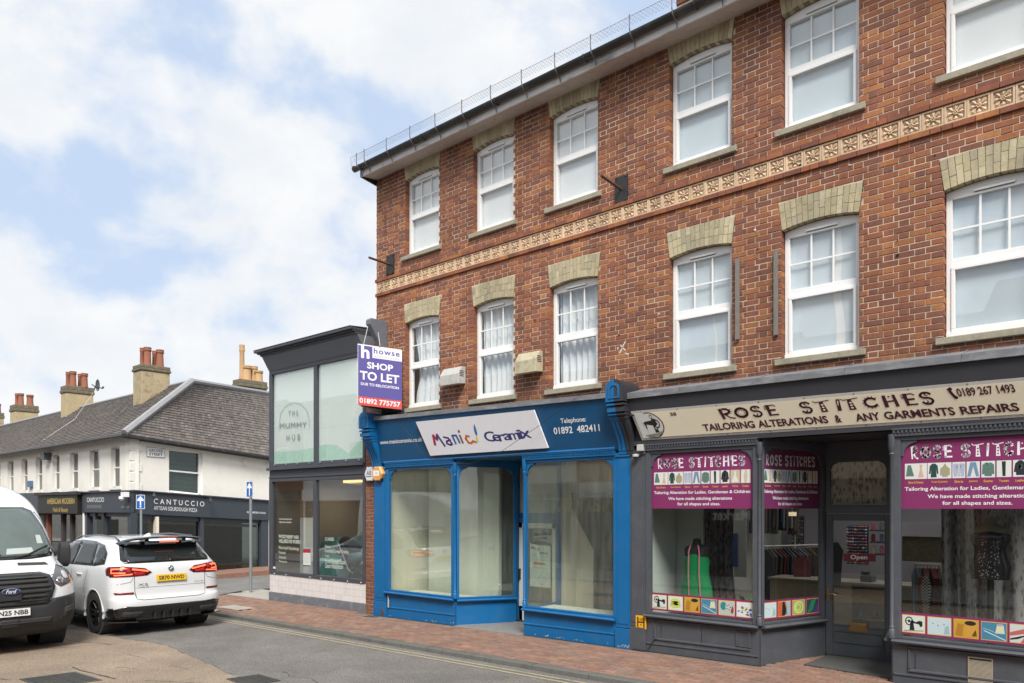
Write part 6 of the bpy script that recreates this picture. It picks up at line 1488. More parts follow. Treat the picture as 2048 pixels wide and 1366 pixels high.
# leaning frieze, cornice and end block
mb = MB(); mb.raw([(X0, -.03, 5.54), (X1, -.03, 5.54), (X1, -.22, 5.86), (X0, -.22, 5.86), (X0, .3, 5.54), (X1, .3, 5.54), (X1, .3, 5.86), (X0, .3, 5.86)], [(0, 1, 2, 3), (7, 6, 5, 4), (0, 4, 5, 1), (1, 5, 6, 2), (2, 6, 7, 3), (3, 7, 4, 0)]); mb.build('frieze', M['charl'], mh)
for (z0, z1, y) in ((5.862, 5.90, -.27), (5.902, 5.93, -.33), (5.932, 5.985, -.40)):
    mb = MB(); mb.box(X0 - (-y - .25) * .5, X1, y, .3, z0, z1); mb.build('cornice', m, mh, bevel=.01)
mb = MB(); mb.raw([(X0 - .08, -.41, 5.99), (X1, -.41, 5.99), (X1, .3, 6.05), (X0 - .08, .3, 6.05), (X0 - .08, -.41, 6.0), (X1, -.41, 6.0), (X1, .3, 6.06), (X0 - .08, .3, 6.06)], [(0, 1, 2, 3), (7, 6, 5, 4), (0, 4, 5, 1), (1, 5, 6, 2), (2, 6, 7, 3), (3, 7, 4, 0)]); mb.build('cornice_flashing', M['lead'], mh)
mb = MB(); e0, e1 = PX(731.5, -.45), PX(745, -.45)
mb.prism([(e0, 0, 5.2), (e0, -.10, 5.35), (e0, -.24, 5.62), (e0, -.42, 5.88), (e0, -.45, 5.90), (e0, -.45, 5.99), (e0, -.41, 6.03), (e0, 0, 6.03)], (.13, 0, 0)); mb.build('end_bracket', M['charl'], mh, bevel=.01)
# brick pier under it
pr = empty('brick_pier', (-.17, 0, 0), 'narrow brick pier between the tiled clinic and the blue shop', 'pillar')
z = gz(0) - .05; row = 0; mb = MB()
while z < 5.6:
    x = -.345; offs = [.2286, .1143] if row % 2 else [.1143, .2286]
    for L in offs: mb.cbox(x + .004, min(x + L, -.0) - .004, -.008 + random.uniform(-.002, .002), .08, z + .004, z + .072, .004); x += L
    z += C76; row += 1
M['brick2'] = piece_mat('pier_brick', [(.22, .095, .060), (.27, .115, .07), (.19, .08, .055), (.25, .10, .062)], stain=(.12, .07, .05), samt=.5, bump=.003)
o = mb.build('brickwork', M['brick2'], pr); o['kind'] = 'stuff'
mb = MB(); mb.box(-.345, .0, -.002, .3, -.1, 5.6); mb.build('mortar', M['mortar'], pr)
mb = MB(); mb.box(.0, .07, -.02, .1, .1, 3.1); mb.build('mortar_edge', M['mortar'], pr)
# inside the clinic
for (lx, lz) in ((-2.9, 2.9), (-1.2, 2.9)):
    lt = bpy.data.lights.new('clinic_lamp_light', 'AREA'); lt.energy = 22; lt.size = .6; lt.color = (1, .85, .66); lo_ = bpy.data.objects.new('clinic_lamp_light', lt); COL.objects.link(lo_); lo_.location = (lx, 1.6, lz - .06)
    rt = empty('strip_lamp', (lx, 1.6, lz), 'lit warm strip lamp on the ceiling behind the %s clinic pane' % ('left' if lx < -2 else 'right'), 'lamp'); mb = MB(); mb.box(lx - .35, lx + .35, 1.55, 1.65, lz - .03, lz + .03); mb.build('diffuser', ink('strip_diffuser', (1, .55, .2), emit=2), rt)
room('clinic', -3.85, -.42, .06, 4.2, .45, 3.0, [mat('clinic_beige_wall', (.36, .31, .25), .9), mat('clinic_brown_wall', (.16, .135, .11), .9), mat('clinic_wall_side', (.50, .46, .40), .9)], M['wdark'], M['wallt'])
mb = MB(); mb.box(PX(600, .5), PX(607, .5), .5, .9, .5, 2.0); o = mb.build('white_partition_end', M['boardw']); o['kind'] = 'structure'
M['teal'] = mat('teal_velvet', (.22, .44, .42), .8, var=.12, scale=6)
sf = empty('sofa', (-1.5, 1.1, .5), 'teal buttoned sofa inside the clinic window', 'sofa')
sx0, sx1 = PX(608, 1.0), -.5
mb = MB(); mb.box(sx0, sx1, .75, 1.35, .5, .98); mb.build('seat', M['teal'], sf, bevel=.05)
mb = MB(); nx, nz = 40, 16; vs_ = []
for j in range(nz + 1):
    for i in range(nx + 1):
        u, v = i / nx, j / nz; dmp = .035 * abs(math.sin(u * 18 + v * 4.5)) * abs(math.sin(u * 18 - v * 4.5)); vs_.append((sx0 + (sx1 - sx0) * u, 1.32 - dmp + .06 * v, .9 + .62 * v))
mb.raw(vs_, [(j * (nx + 1) + i, j * (nx + 1) + i + 1, (j + 1) * (nx + 1) + i + 1, (j + 1) * (nx + 1) + i) for j in range(nz) for i in range(nx)]); mb.build('backrest', M['teal'], sf, smooth=True)
pmr = empty('pram', (-1.1, .5, .5), 'folded pram heaped with dark coats inside the clinic window', 'pram')
mb = MB(); c = P(690, 1098, .45)
for k, (dx, dz, r, cc_) in enumerate(((0, .1, .26, 0), (.25, .05, .24, 1), (-.22, -.02, .18, 1), (.1, -.1, .26, 2), (.32, -.18, .22, 3), (.05, -.28, .2, 2))):
    m1 = MB(); rr = random.Random(k); n_ = 14; rings = []
    for j in range(8):
        ph = math.pi * (j + .5) / 8; rings.append([(c.x + dx + r * math.sin(ph) * math.cos(t) * (1 + .2 * noise.noise(Vector((t, ph, k)))), .5 + .14 * math.sin(ph) * math.sin(t), c.z + dz + r * .72 * math.cos(ph) * (1 + .25 * noise.noise(Vector((t * 1.3, ph * 2, k + 5))))) for t in [2 * math.pi * q / n_ for q in range(n_)]])
    m1.loft(rings); m1.build('coat', [cloth[0], cloth[2], ink('mauve_cloth', (.09, .07, .09)), ink('teal_cloth', (.12, .22, .24))][cc_], pmr, smooth=True)
mb = MB(); mb.tube([P(676, 1085, .35), P(697, 1140, .35), P(684, 1155, .35)], .012, 6); mb.tube([P(697, 1140, .35), P(706, 1146, .35)], .012, 6); mb.build('frame', M['signframe'], pmr)
w0 = P(712, 1160, .35); mb = MB(); ring = []
for k in range(21): a = 2 * math.pi * k / 20; ring.append((w0.x + .24 * math.cos(a), .35, w0.z + .24 * math.sin(a)))
mb.tube(ring, .018, 6, caps=False); mb.build('wheel', M['black'], pmr)
pn = Panel(P(606.5, 1132, .011), P(621, 1133, .011), P(621, 1098, .011), P(606.5, 1098, .011)); pn.rect(0, 0, 1, 1, PIC, 1); pn.rect(0, .78, 1, 1, ink('notice_red', (.40, .02, .05)), 2); pn.rect(0, 0, 1, .06, BLK, 2)
for k in range(7): pn.rect(.12, .68 - k * .08, .85, .69 - k * .08, GRY, 2)
o = pn.build('notice'); tag(o, 'white notice with a red heading in the clinic window', 'notice')
mb = MB(); a = P(545, 1137, .009); mb.box(a.x, a.x + .13, .005, .009, a.z, a.z + .05); o = mb.build('alarm_sticker', WHT); tag(o, 'small white sticker low in the left clinic pane', 'sticker')

# ---------------- letting board and alarm boxes ----------------
tl = empty('letting_board', (.15, -.4, 4), 'purple and red shop to let board fixed above the blue shop corner', 'sign')
# front board stands out from the wall at an angle; near edge on the right
A = PQ(715.5, 809.5, 0); YN, YF = -.06, -.95
pa, pb = P(803.8, 819.2, -.14), P(715.5, 809.3, -.80)
ta, tb = P(803.8, 699.8, -.14), P(715.5, 687.2, -.80)
PUR = ink('board_purple', (.095, .075, .30)); REDB = ink('board_red', (.62, .07, .055)); BW = ink('board_white', (.80, .80, .84)); ASG = ink('associates_grey', (.45, .45, .50))
tp_ = Panel(pb, pa, ta, tb); tp_.rect(0, 0, 1, 1, PUR, .3); tp_.rect(0, 0, 1, .145, REDB, 1); tp_.rect(.33, .80, 1, .985, BW, 1)
tp_.rect(0, .982, 1, 1, BW, 1); tp_.rect(0, 0, .008, 1, BW, 2)
tp_.rect(.075, .775, .125, .98, BW, 2); tp_.poly([(.075, .775), (.125, .775), (.125, .985), (.075, .985)], BW, 2)
tp_.text('h', .075, .775, .265, .985, BW, 3, bold=.035); tp_.text('howse', .36, .875, .95, .968, PUR, 2, bold=.02, spacing=1.15); tp_.text('associates', .36, .815, .95, .862, ASG, 2)
tp_.text('SHOP', .21, .615, .80, .725, BW, 3, bold=.03); tp_.text('TO LET', .05, .42, .94, .565, BW, 3, bold=.03); tp_.text('DUE TO RELOCATION', .07, .33, .93, .375, BW, 3, bold=.025); tp_.text('01892 775757', .04, .035, .965, .12, BW, 3, bold=.025)
tp_.build('front_board', tl, thick=.012, back=BW)
qb = [Vector((pb.x + .01, pb.y + .02, pb.z)), Vector((.62 - .9, -.06, pb.z)), Vector((.62 - .9, -.06, tb.z)), Vector((tb.x + .01, tb.y + .02, tb.z))]
mb = MB(); mb.prism([pb + Vector((-.01, .01, 0)), tb + Vector((-.01, .01, 0)), Vector((pb.x - .28, -.03, ta.z)), Vector((pb.x - .28, -.03, pa.z))], (.014, .004, 0)); mb.build('rear_board', BW, tl)
mb = MB(); mb.box(pb.x - .15, pa.x - .02, -.1, -.005, pb.z - .10, pb.z + .0); mb.tube([(pb.x + .05, -.75, pb.z - .02), (pb.x + .15, -.02, pb.z - .05)], .02, 6); mb.build('support_batten', M['wdark'], tl)
cbl = MB(); cbl.tube([P(736, 652, -.42), P(727, 690, -.6)], .006, 5); o = cbl.build('stay_cable', M['signframe']); tag(o, 'thin stay cable from the charcoal cornice down to the letting board', 'cable')
cbl = MB(); cbl.tube([P(754, 645, -.03), P(760, 692, -.5)], .006, 5); o = cbl.build('stay_cable', M['signframe']); tag(o, 'thin stay cable from the brick corner down to the letting board', 'cable')
def hexbox(px, py, w, h, front, body, foot, label, txt=None, Y=-.005, d=.09):
    c = P(px, py, -.08); root = empty('alarm_box', c, label, 'alarm box')
    hx = [(-.5, 0), (-.27, -.5), (.27, -.5), (.5, 0), (.27, .5), (-.27, .5)]
    mb = MB(); mb.loft([[(c.x + a * w, Y, c.z + b_ * h) for a, b_ in hx], [(c.x + a * w, Y - d * .7, c.z + b_ * h) for a, b_ in hx], [(c.x + a * w * .82, Y - d, c.z + b_ * h * .88) for a, b_ in hx]]); b0 = mb.build('case', body, root, bevel=.004)
    mb = MB(); mb.loft([[(c.x + a * w * 1.02, Y - .01, c.z + b_ * h * 1.03) for a, b_ in ((-.36, -.32), (-.27, -.5), (.27, -.5), (.36, -.32))], [(c.x + a * w * 1.02, Y - d * .8, c.z + b_ * h * 1.03) for a, b_ in ((-.36, -.32), (-.27, -.5), (.27, -.5), (.36, -.32))]]); mb.build('lens', foot, root)
    pp_ = Panel((c.x - w * .26, Y - d - .001, c.z - h * .2), (c.x + w * .26, Y - d - .001, c.z - h * .2), (c.x + w * .26, Y - d - .001, c.z + h * .28), (c.x - w * .26, Y - d - .001, c.z + h * .28))
    if txt: pp_.text(txt, .1, .25, .9, .85, BLK, 1); pp_.rect(0, 0, 1, .12, ink('ab_green', (.02, .2, .15)), 1)
    else: pp_.rect(0, .1, 1, .9, BW, 1); pp_.disc(.5, .5, .12, .14, YEL, 2, 8)
    pp_.build('print', b0)
hexbox(739, 948, .36, .30, None, M['boardw'], ink('dark_green_lens', (.01, .08, .04)), 'white hexagonal alarm box marked AB on the narrow brick pier', 'AB')
hexbox(763, 948, .36, .29, None, mat('amber_plastic', (.72, .36, .09), .4, var=.05), ink('dark_blue_lens', (.015, .02, .06)), 'orange hexagonal alarm box on the blue shop pilaster', None, Y=-.125)

# ---------------- sign posts of the side street ----------------
M['galv'] = mat('galvanised_steel', (.30, .33, .36), .45, metal=.4, var=.12, scale=12)
SB = ink('road_sign_blue', (.01, .10, .42))
def one_way(x, y, z0, zt, w, h, label, ang):
    root = empty('sign_post', (x, y, z0), label, 'road sign')
    mb = MB(); mb.tube([(x, y, z0), (x, y, zt)], .038, 10); mb.lathe((x, y, zt), [(.038, 0), (.034, .015), (.01, .02)], 'Z', 10); mb.build('post', M['galv'], root, smooth=True)
    c, s_ = math.cos(ang), math.sin(ang); q = lambda a, zz: Vector((x + c * a * w / 2 + s_ * .05, y + s_ * a * w / 2 - c * .05, zz))
    p = Panel(q(-1, zt - h), q(1, zt - h), q(1, zt), q(-1, zt)); p.rect(0, 0, 1, 1, WHT, .2); p.rect(.05, .03, .95, .97, SB, 1)
    p.poly([(.42, .1), (.58, .1), (.58, .58), (.86, .56), (.86, .68), (.5, .92), (.14, .68), (.14, .56), (.42, .58)], WHT, 2); p.build('plate', root, thick=.004, back=M['galv'])
    mb = MB(); 
    for zz in (zt - h * .25, zt - h * .75): mb.box(x - .045, x + .045, y - .045, y + .045, zz - .012, zz + .012)
    mb.build('clamp', M['galv'], root)
pc = PQ(501.5, 1185, 19.7); one_way(pc.x, pc.y, gz(pc.x) - .02, 2.25 + 19.7 / 1480 * (HORIZON - 963), .20, .42, 'grey post with a narrow blue one way sign beside the tiled clinic', R(20))
pc = PQ(282, 1150, 24.5); one_way(pc.x, pc.y, gz(pc.x) - .02, 2.25 + 24.5 / 1480 * (HORIZON - 990), .27, .46, 'grey post with a blue one way sign behind the white car', R(50))

# ---------------- corner building with slate roof ----------------
cb = empty('corner_building', (-20, 4, -.2), 'long cream rendered building with slate roofs, chimneys and corner restaurant', 'building')
M['render'] = mat('cream_render', (.86, .83, .76), .85, var=.05, scale=1.2, dirt=(.60, .54, .44), dscale=.8, damt=.3)
M['shopdk'] = mat('restaurant_slate_blue', (.045, .055, .070), .45, var=.08)
M['leadp'] = mat('pale_lead_hip', (.30, .30, .31), .6, var=.12, scale=4)
K = 27.3
cor = PQ(261, HORIZON, K); CXc, CYc = cor.x, cor.y
# side wall plane: from the corner to the far end (sideways fall follows the photograph)
er = PQ(539, HORIZON, 32.9 * 1.0); SX, SY = er.x, er.y
def side(f, z):                          # f = 0 at corner, 1 at the clinic wall line
    return Vector((CXc + (SX - CXc) * f, CYc + (SY - CYc) * f, z))
side_len = math.hypot(SX - CXc, SY - CYc)
def zside(f, zc, zr): return zc + (zr - zc) * f
def zpx(py, k): return 2.25 - k * (py - HORIZON) / FPX
KR = 32.9
EV0, EV1 = zpx(880, K), zpx(921, KR)          # underside of gutter at both ends
FT0_, FT1_ = zpx(983, K), zpx(1003, KR)      # top of the shop fascia
FB0, FB1 = zpx(1027, K), zpx(1041, KR)
GB0, GB1 = -.25, zpx(1150, KR)
XL = -52.0
out_n = Vector((-(SY - CYc), SX - CXc, 0)).normalized()
if out_n.x < 0: out_n = -out_n
# side wall: built round the window
wf0, wf1 = .285, .0
def fside(px):
    t = (px - 1024.) / FPX; rx, ry = DX + t * RX, DY + t * RY
    # intersect ray with side line
    ax, ay = SX - CXc, SY - CYc; det = rx * (-ay) + ry * ax
    k = ((CXc - CAM.x) * (-ay) + (CYc - CAM.y) * ax) / det; f_ = (rx * (CYc - CAM.y) - ry * (CXc - CAM.x)) / det
    return -f_ if False else ((CAM.x + k * rx - CXc) / ax if abs(ax) > abs(ay) else (CAM.y + k * ry - CYc) / ay), k
def S(px, py, d=0):
    f_, k = fside(px); return Vector((CXc + (SX - CXc) * f_, CYc + (SY - CYc) * f_, zpx(py, k))) + out_n * d
def sq(mb, pts, d0, d1):
    """prism standing on the side wall between depth d0 (out) and d1"""
    mb.prism([S(x, y, d0) for x, y in pts], out_n * (d1 - d0))
# main render walls: side split round one window
wx0, wx1 = 338, 405.5; wy = lambda px, yl, yr: yl + (yr - yl) * (px - wx0) / (wx1 - wx0)
WT, WB = (899, 906), (983.5, 991)
ev = lambda px: 879 + (px - 261) * (921 - 879) / 278.; ft = lambda px: 982.5 + (px - 261) * (20.5 / 272); gb = lambda px: 1158 + (px - 261) * -.04
mb = MB()
sq(mb, [(261, ft(261)), (wx0, ft(wx0)), (wx0, ev(wx0)), (261, ev(261))], 0, -.3)
sq(mb, [(wx1, ft(wx1)), (562, ft(562)), (562, ev(562)), (wx1, ev(wx1))], 0, -.3)
sq(mb, [(wx0, WT[0]), (wx1, WT[1]), (wx1, ev(wx1)), (wx0, ev(wx0))], 0, -.3)
sq(mb, [(wx0, ft(wx0)), (wx1, ft(wx1)), (wx1, WB[1]), (wx0, WB[0])], 0, -.3)
sq(mb, [(533, 1150), (562, 1149), (562, ft(562)), (533, ft(533))], 0.02, -.3)
mb.build('side_wall', M['render'], cb)
mb = MB(); e1 = S(562, 1000, -2.6); c1 = S(261, 1000, -2.6); mb.prism([(XL, CYc + 1.6, -.6), (c1.x, CYc + 1.6, -.6), (e1.x, e1.y, -.6), (XL, e1.y, -.6)], (0, 0, EV0 + .3)); mb.build('inner_core', M['wdark'], cb)
# side window
mb = MB(); t_ = 3
for pts in ([(wx0, WB[0]), (wx0 + 2.2, WB[0]), (wx0 + 2.2, WT[0]), (wx0, WT[0])], [(wx1 - 5, WB[1]), (wx1, WB[1]), (wx1, WT[1]), (wx1 - 5, WT[1])], [(wx0, WB[0] + 0), (wx1, WB[1]), (wx1, WB[1] - 3.5), (wx0, WB[0] - 3.5)], [(wx0, 939), (wx1 - 5, 945), (wx1 - 5, 948), (wx0, 942)], [(wx0, WT[0]), (wx1, WT[1]), (wx1, WT[1] + 1.5), (wx0, WT[0] + 1.5)]): sq(mb, pts, -.10, -.16)
win = mb.build('window', M['upvc'], cb)
mb = MB(); sq(mb, [(wx0, WB[0]), (wx1, WB[1]), (wx1, WT[1]), (wx0, WT[0])], -.17, -.18); mb.build('pane', glass('dark_blind_glass', (.75, .82, .80), boost=.0), win)
M['vblind'] = mat('grey_green_blind', (.10, .12, .115), .8, var=.1, stretch=(1, 1, 12), scale=2)
for k in range(9):
    f0, f1 = k / 9, (k + .93) / 9; mb = MB(); yy = lambda px, f_: (WT[0] + (WB[0] - WT[0]) * f_) if px < 350 else (WT[1] + (WB[1] - WT[1]) * f_)
    sq(mb, [(wx0, yy(wx0, f1)), (wx1 - 4, yy(wx1, f1)), (wx1 - 4, yy(wx1, f0)), (wx0, yy(wx0, f0))], -.21 - .01 * (k % 2), -.23); mb.build('blind_slat', M['vblind'], win)
mb = MB(); sq(mb, [(wx0 - 2, WB[0] + 3.5), (wx1 + 2, WB[1] + 3.5), (wx1 + 2, WB[1]), (wx0 - 2, WB[0])], .06, -.1); mb.build('sill', M['render'], win)
# quoins at the corner
for k in range(5):
    y0 = 882 + k * 20.5; xr = 283 if k % 2 == 0 else 278
    mb = MB(); sq(mb, [(259, y0 + 18 - 0), (xr, y0 + 18 + (xr - 261) * .09), (xr, y0 + 1.5 + (xr - 261) * .12), (259, y0 + 1.5)], .03, -.02); mb.build('quoin', M['render'], cb)
# diamond plaques
for px, py in ((488.5, 924), (538, 929)):
    mb = MB(); sq(mb, [(px - 7, py), (px, py + 9), (px + 7, py + 1), (px, py - 8)], .03, .0); o = mb.build('diamond_plaque', M['render'], cb)
    mb = MB(); sq(mb, [(px - 4.5, py), (px, py + 6), (px + 4.5, py + .6), (px, py - 5.4)], .045, .03); mb.build('plaque_centre', M['render'], o)
# front (street) wall with its row of windows
Yf = CYc
fpx = lambda px, py, d=0: P(px, py, Yf - d)
wins = [(-70, -58), (-40, -30), (-12, .5), (15, 27), (42.5, 55), (71, 84.5), (105, 119), (139.5, 156), (179, 199), (221.5, 243)]
def zf(px, py): return fpx(px, py).z
ztop_w, zbot_w = zf(232, 894), zf(232, 975)
zeav = EV0
mb = MB(); prev = CXc
zfl = zf(200, 985)
xsw = []
for a, b_ in wins[::-1]: xsw.append((PX(a, Yf), PX(b_, Yf)))
prev = CXc
for xa, xb in xsw:
    mb.box(xb, prev, Yf, Yf + .3, zfl - .05, zeav); mb.box(xa, xb, Yf, Yf + .3, ztop_w, zeav); mb.box(xa, xb, Yf, Yf + .3, zfl - .05, zbot_w); prev = xa
mb.box(XL, prev, Yf, Yf + .3, zfl - .05, zeav); mb.box(XL, CXc, Yf + .02, Yf + .3, zeav - .002, zeav + .15)
mb.build('front_wall', M['render'], cb)
mb = MB(); mb.box(CXc - .9, CXc - .02, Yf - .03, Yf, zfl, zeav - .05); mb.build('corner_strip', M['render'], cb)
M['gl2'] = glass('far_glass', (.30, .32, .33), boost=.12)
for i, (xa, xb) in enumerate(xsw):
    t = .05; mb = MB(); Y0_ = Yf + .14; zm = (ztop_w + zbot_w) / 2
    mb.box(xa, xa + t, Y0_, Y0_ + .06, zbot_w, ztop_w); mb.box(xb - t, xb, Y0_, Y0_ + .06, zbot_w, ztop_w); mb.box(xa, xb, Y0_, Y0_ + .06, zbot_w, zbot_w + t * 1.3); mb.box(xa, xb, Y0_, Y0_ + .06, ztop_w - t, ztop_w); mb.box(xa, xb, Y0_ - .02, Y0_ + .06, zm - .03, zm + .03)
    wn = mb.build('window', M['upvc'], cb)
    mb = MB(); mb.box(xa + t, xb - t, Y0_ + .02, Y0_ + .025, zbot_w, ztop_w); mb.build('pane', M['gl2'], wn)
    mb = MB(); mb.box(xa, xb, Y0_ + .12, Y0_ + .13, zbot_w, ztop_w); mb.build('window_blind', M['vblind'] if i != 1 else M['curtain'], wn)
    mb = MB(); mb.box(xa - .06, xb + .06, Yf - .06, Yf + .14, zbot_w - .08, zbot_w); mb.build('sill', M['render'], wn)
# roofs: hipped, slates one by one on the side slope
ridge_z = zpx(760, 30.0)
apx = PQ(384, 764, 30.5)
ridge = Vector((CXc - 2.6, CYc + 3.6, 0))
AP = apx
g0, g1 = S(261, 872, .35) + Vector((0, -.35, 0)), S(562, 918, .35)
g0 = Vector((CXc + .35, CYc - .35, zpx(869, 27.0)))
AR = PQ(548, 790, 38)                         # ridge end at right
AL = P(-40, 858, AP.y)                        # ridge far left of the street roof
gl = Vector((XL, CYc - .35, g0.z))
def slab(mb, pts): mb.raw(pts, [tuple(range(len(pts)))])
mb = MB(); slab(mb, [g0, g1, AR, AP]); mb.raw([gl, g0, AP, Vector((XL, AP.y, AP.z - .0))], [(0, 1, 2, 3)]); mb.raw([Vector((XL, AP.y, AP.z)), AP, AR, AR + Vector((-6, 6, -3)), Vector((XL, AP.y + 8, g0.z))], [(0, 1, 2, 3, 4)])
rf = mb.build('roof', M['slate'], cb)
def slates(a, b_, c, d, nu, nv, per, big=True):
    """courses of slates on quad a b (eaves) c d (top); each slate slightly lifted"""
    nrm = (Vector(b_) - Vector(a)).cross(Vector(d) - Vector(a)).normalized()
    if nrm.z < 0: nrm = -nrm
    q = lambda u, v, h: (Vector(a) * (1 - u) + Vector(b_) * u) * (1 - v) + (Vector(d) * (1 - u) + Vector(c) * u) * v + nrm * h
    res = []
    for j in range(nv):
        wd = 1 - 0
        for i in range(-1, nu):
            u0 = (i + (.5 if j % 2 else 0)) / nu; u1 = u0 + 1 / nu
            u0, u1 = max(u0, 0), min(u1, 1)
            if u1 - u0 < .002: continue
            v0, v1 = j / nv, (j + 1.25) / nv; jz = random.uniform(0, .008); jv = random.uniform(-.06, .04) / nv
            e = .0006
            res.append([q(u0 + e, v0 + jv, .028 + jz), q(u1 - e, v0 + jv, .028 + jz), q(u1 - e, min(v1, 1), .004), q(u0 + e, min(v1, 1), .004), q(u0 + e, v0 + jv, .012 + jz), q(u1 - e, v0 + jv, .012 + jz)])
    return res
FS = [(0, 1, 2, 3), (4, 5, 1, 0)]
sl1 = slates(g0, g1, AR, AP, 40, 26, 0)
sl1.sort(key=lambda p: camdist(*p[0]))
for p in sl1[:280]: mb = MB(); mb.raw(p, FS); mb.build('slate', M['slate'], cb)
mb = MB()
for p in sl1[280:]: mb.raw(p, FS)
sl2 = slates(gl, g0, AP, Vector((XL, AP.y, AP.z)), 150, 26, 0)
for p in sl2: mb.raw(p, FS)
o = mb.build('roof_slates', M['slate'], cb); o['kind'] = 'stuff'
mb = MB(); mb.tube([g0 + Vector((0, 0, .05)), AP + Vector((0, 0, .06))], .13, 6); mb.build('hip_flashing', M['leadp'], rf)
mb = MB(); mb.tube([AP + Vector((0, 0, .05)), AR + Vector((0, 0, .05))], .10, 6); mb.tube([AP + Vector((0, 0, .05)), Vector((XL, AP.y, AP.z + .05))], .07, 6); mb.build('ridge_flashing', M['leadp'], rf)
mb = MB(); mb.tube([Vector((XL, CYc - .42, g0.z - .07)), Vector((CXc + .40, CYc - .42, g0.z - .07)), S(562, 922, .42) + Vector((0, 0, .02))], .07, 8); mb.build('gutter', M['gutter'], cb, smooth=True)
mb = MB(); mb.tube([P(60, 898, CYc - .3), P(150, 838, CYc + 1.5), P(186, 786, CYc + 2.6), P(188, 775, CYc + 2.6)], .012, 4); mb.tube([P(158, 903, CYc - .1), P(147, 888, CYc - .38), P(200, 850, CYc + .9), P(262, 812, CYc + 2.2)], .010, 4); o = mb.build('roof_cable', ink('cable_grey', (.42, .42, .41))); tag(o, 'white aerial cables running down the slate roof', 'cable')
# chimneys
M['chim'] = mat('stained_render', (.42, .34, .21), .95, var=.15, scale=2, dirt=(.11, .09, .065), dscale=3.0, damt=.95, bump=.02, bscale=20)
M['chimp'] = mat('cream_chimney_render', (.46, .37, .22), .95, var=.10, scale=2, dirt=(.26, .21, .14), dscale=1.5, damt=.6, bump=.005, bscale=20)
M['chimt'] = mat('weathered_chimney_cap', (.15, .13, .09), .95, var=.3, scale=6, dirt=(.30, .24, .15), dscale=4, damt=.6, bump=.015, bscale=15)
M['pot'] = mat('terracotta_pot', (.30, .115, .07), .85, var=.2, scale=5, dirt=(.12, .06, .04), damt=.5); M['potb'] = mat('buff_pot', (.52, .33, .17), .85, var=.2, scale=5, dirt=(.25, .2, .14), damt=.5)
def chimney(k, x0, xm, x1, ytop, ycap, ybot, pots, m_, label, mcap=None):
    """x0..xm street face, xm..x1 side face, at distance k"""
    s_ = k / FPX; c = PQ(xm, HORIZON, k); wx = (xm - x0) * s_ / .0 if False else None
    # street-parallel face width from pixel span
    a = P(x0, HORIZON, c.y); w1 = c.x - a.x
    # depth so that the far corner lands on x1
    lo, hi = .1, 6.
    for _ in range(40):
        md = (lo + hi) / 2; ax, ay = c.x - CAM.x, c.y + md - CAM.y; px = 1024 + FPX * (ax * RX + ay * RY) / (ax * DX + ay * DY)
        if px < x1: lo = md
        else: hi = md
    dp = lo; zt, zc, zb = zpx(ytop, k), zpx(ycap, k), zpx(ybot, k) - 1.2
    root = empty('chimney', (c.x, c.y, zb), label, 'chimney')
    mb = MB(); mb.box(a.x, c.x, c.y, c.y + dp, zb, zc); mb.build('stack', m_, root, bevel=.02)
    mb = MB(); mb.box(a.x - .05, c.x + .05, c.y - .05, c.y + dp + .05, zc + .01, zc + (zt - zc) * .45); mb.box(a.x - .02, c.x + .02, c.y - .02, c.y + dp + .02, zc + (zt - zc) * .45, zt); mb.build('cap', mcap or M['chimt'], root, bevel=.03)
    mb = MB(); mb.box(a.x - .12, c.x + .12, c.y - .15, c.y + dp + .1, zpx(ybot, k) - .25, zpx(ybot, k) - .02)
    for (px, fy, pt, r, mm) in pots:
        yy = c.y + dp * fy; kk = None
        # x of the pot so that it shows at px
        lo2, hi2 = c.x - 6, c.x + 6
        for _ in range(40):
            md = (lo2 + hi2) / 2; ax, ay = md - CAM.x, yy - CAM.y; q = 1024 + FPX * (ax * RX + ay * RY) / (ax * DX + ay * DY)
            if q < px: lo2 = md
            else: hi2 = md
        ax, ay = lo2 - CAM.x, yy - CAM.y; kd = ax * DX + ay * DY; ztp = zpx(pt, kd); r_ = r * kd / FPX; hgt = ztp - zt
        mb = MB(); mb.lathe((lo2, yy, zt - .02), [(r_ * 1.12, 0), (r_ * 1.1, hgt * .1), (r_, hgt * .2), (r_ * .9, hgt * .80), (r_ * 1.05, hgt * .83), (r_ * 1.12, hgt * .88), (r_ * .98, hgt * .93), (r_ * 1.08, hgt * .97), (r_ * 1.05, hgt + .02), (r_ * .7, hgt + .02), (r_ * .65, hgt * .8)], 'Z', 14); mb.build('chimney_pot', mm, root, smooth=True)
chimney(31, 266, 283, 340, 727, 740, 815, [(284, .3, 696, 4, M['pot']), (295, .35, 695, 7, M['pot']), (309, .7, 702, 4.5, M['pot']), (320, .72, 700, 7, M['pot'])], M['chim'], 'big weathered chimney stack with four red pots near the hipped corner')
chimney(38, 121.5, 132, 187, 770, 785, 845, [(136, .25, 744, 4, M['pot']), (146, .3, 743, 6, M['pot']), (160, .65, 748, 4, M['pot']), (169, .7, 747, 6, M['pot'])], M['chimp'], 'cream chimney stack with four red pots and an aerial')
chimney(46, 20, 30, 77, 808, 822, 870, [(34, .2, 787, 3.5, M['pot']), (42, .3, 787, 5, M['pot']), (60, .7, 790, 6, M['pot'])], M['chimp'], 'cream chimney stack with three red pots at the far left')
chimney(54, -14, -5, 8, 825, 836, 866, [(-4, .5, 808, 5, M['pot'])], M['chim'], 'chimney stack cut by the left edge of the photo')
chimney(42, 466, 480, 534, 757, 772, 800, [(484, .3, 690, 5, M['potb']), (492.5, .45, 732, 10, M['potb']), (508, .75, 733, 7, M['potb']), (517.5, .8, 742, 8, M['potb'])], M['chimt'], 'low weathered stack with tall and short buff pots behind the ridge')
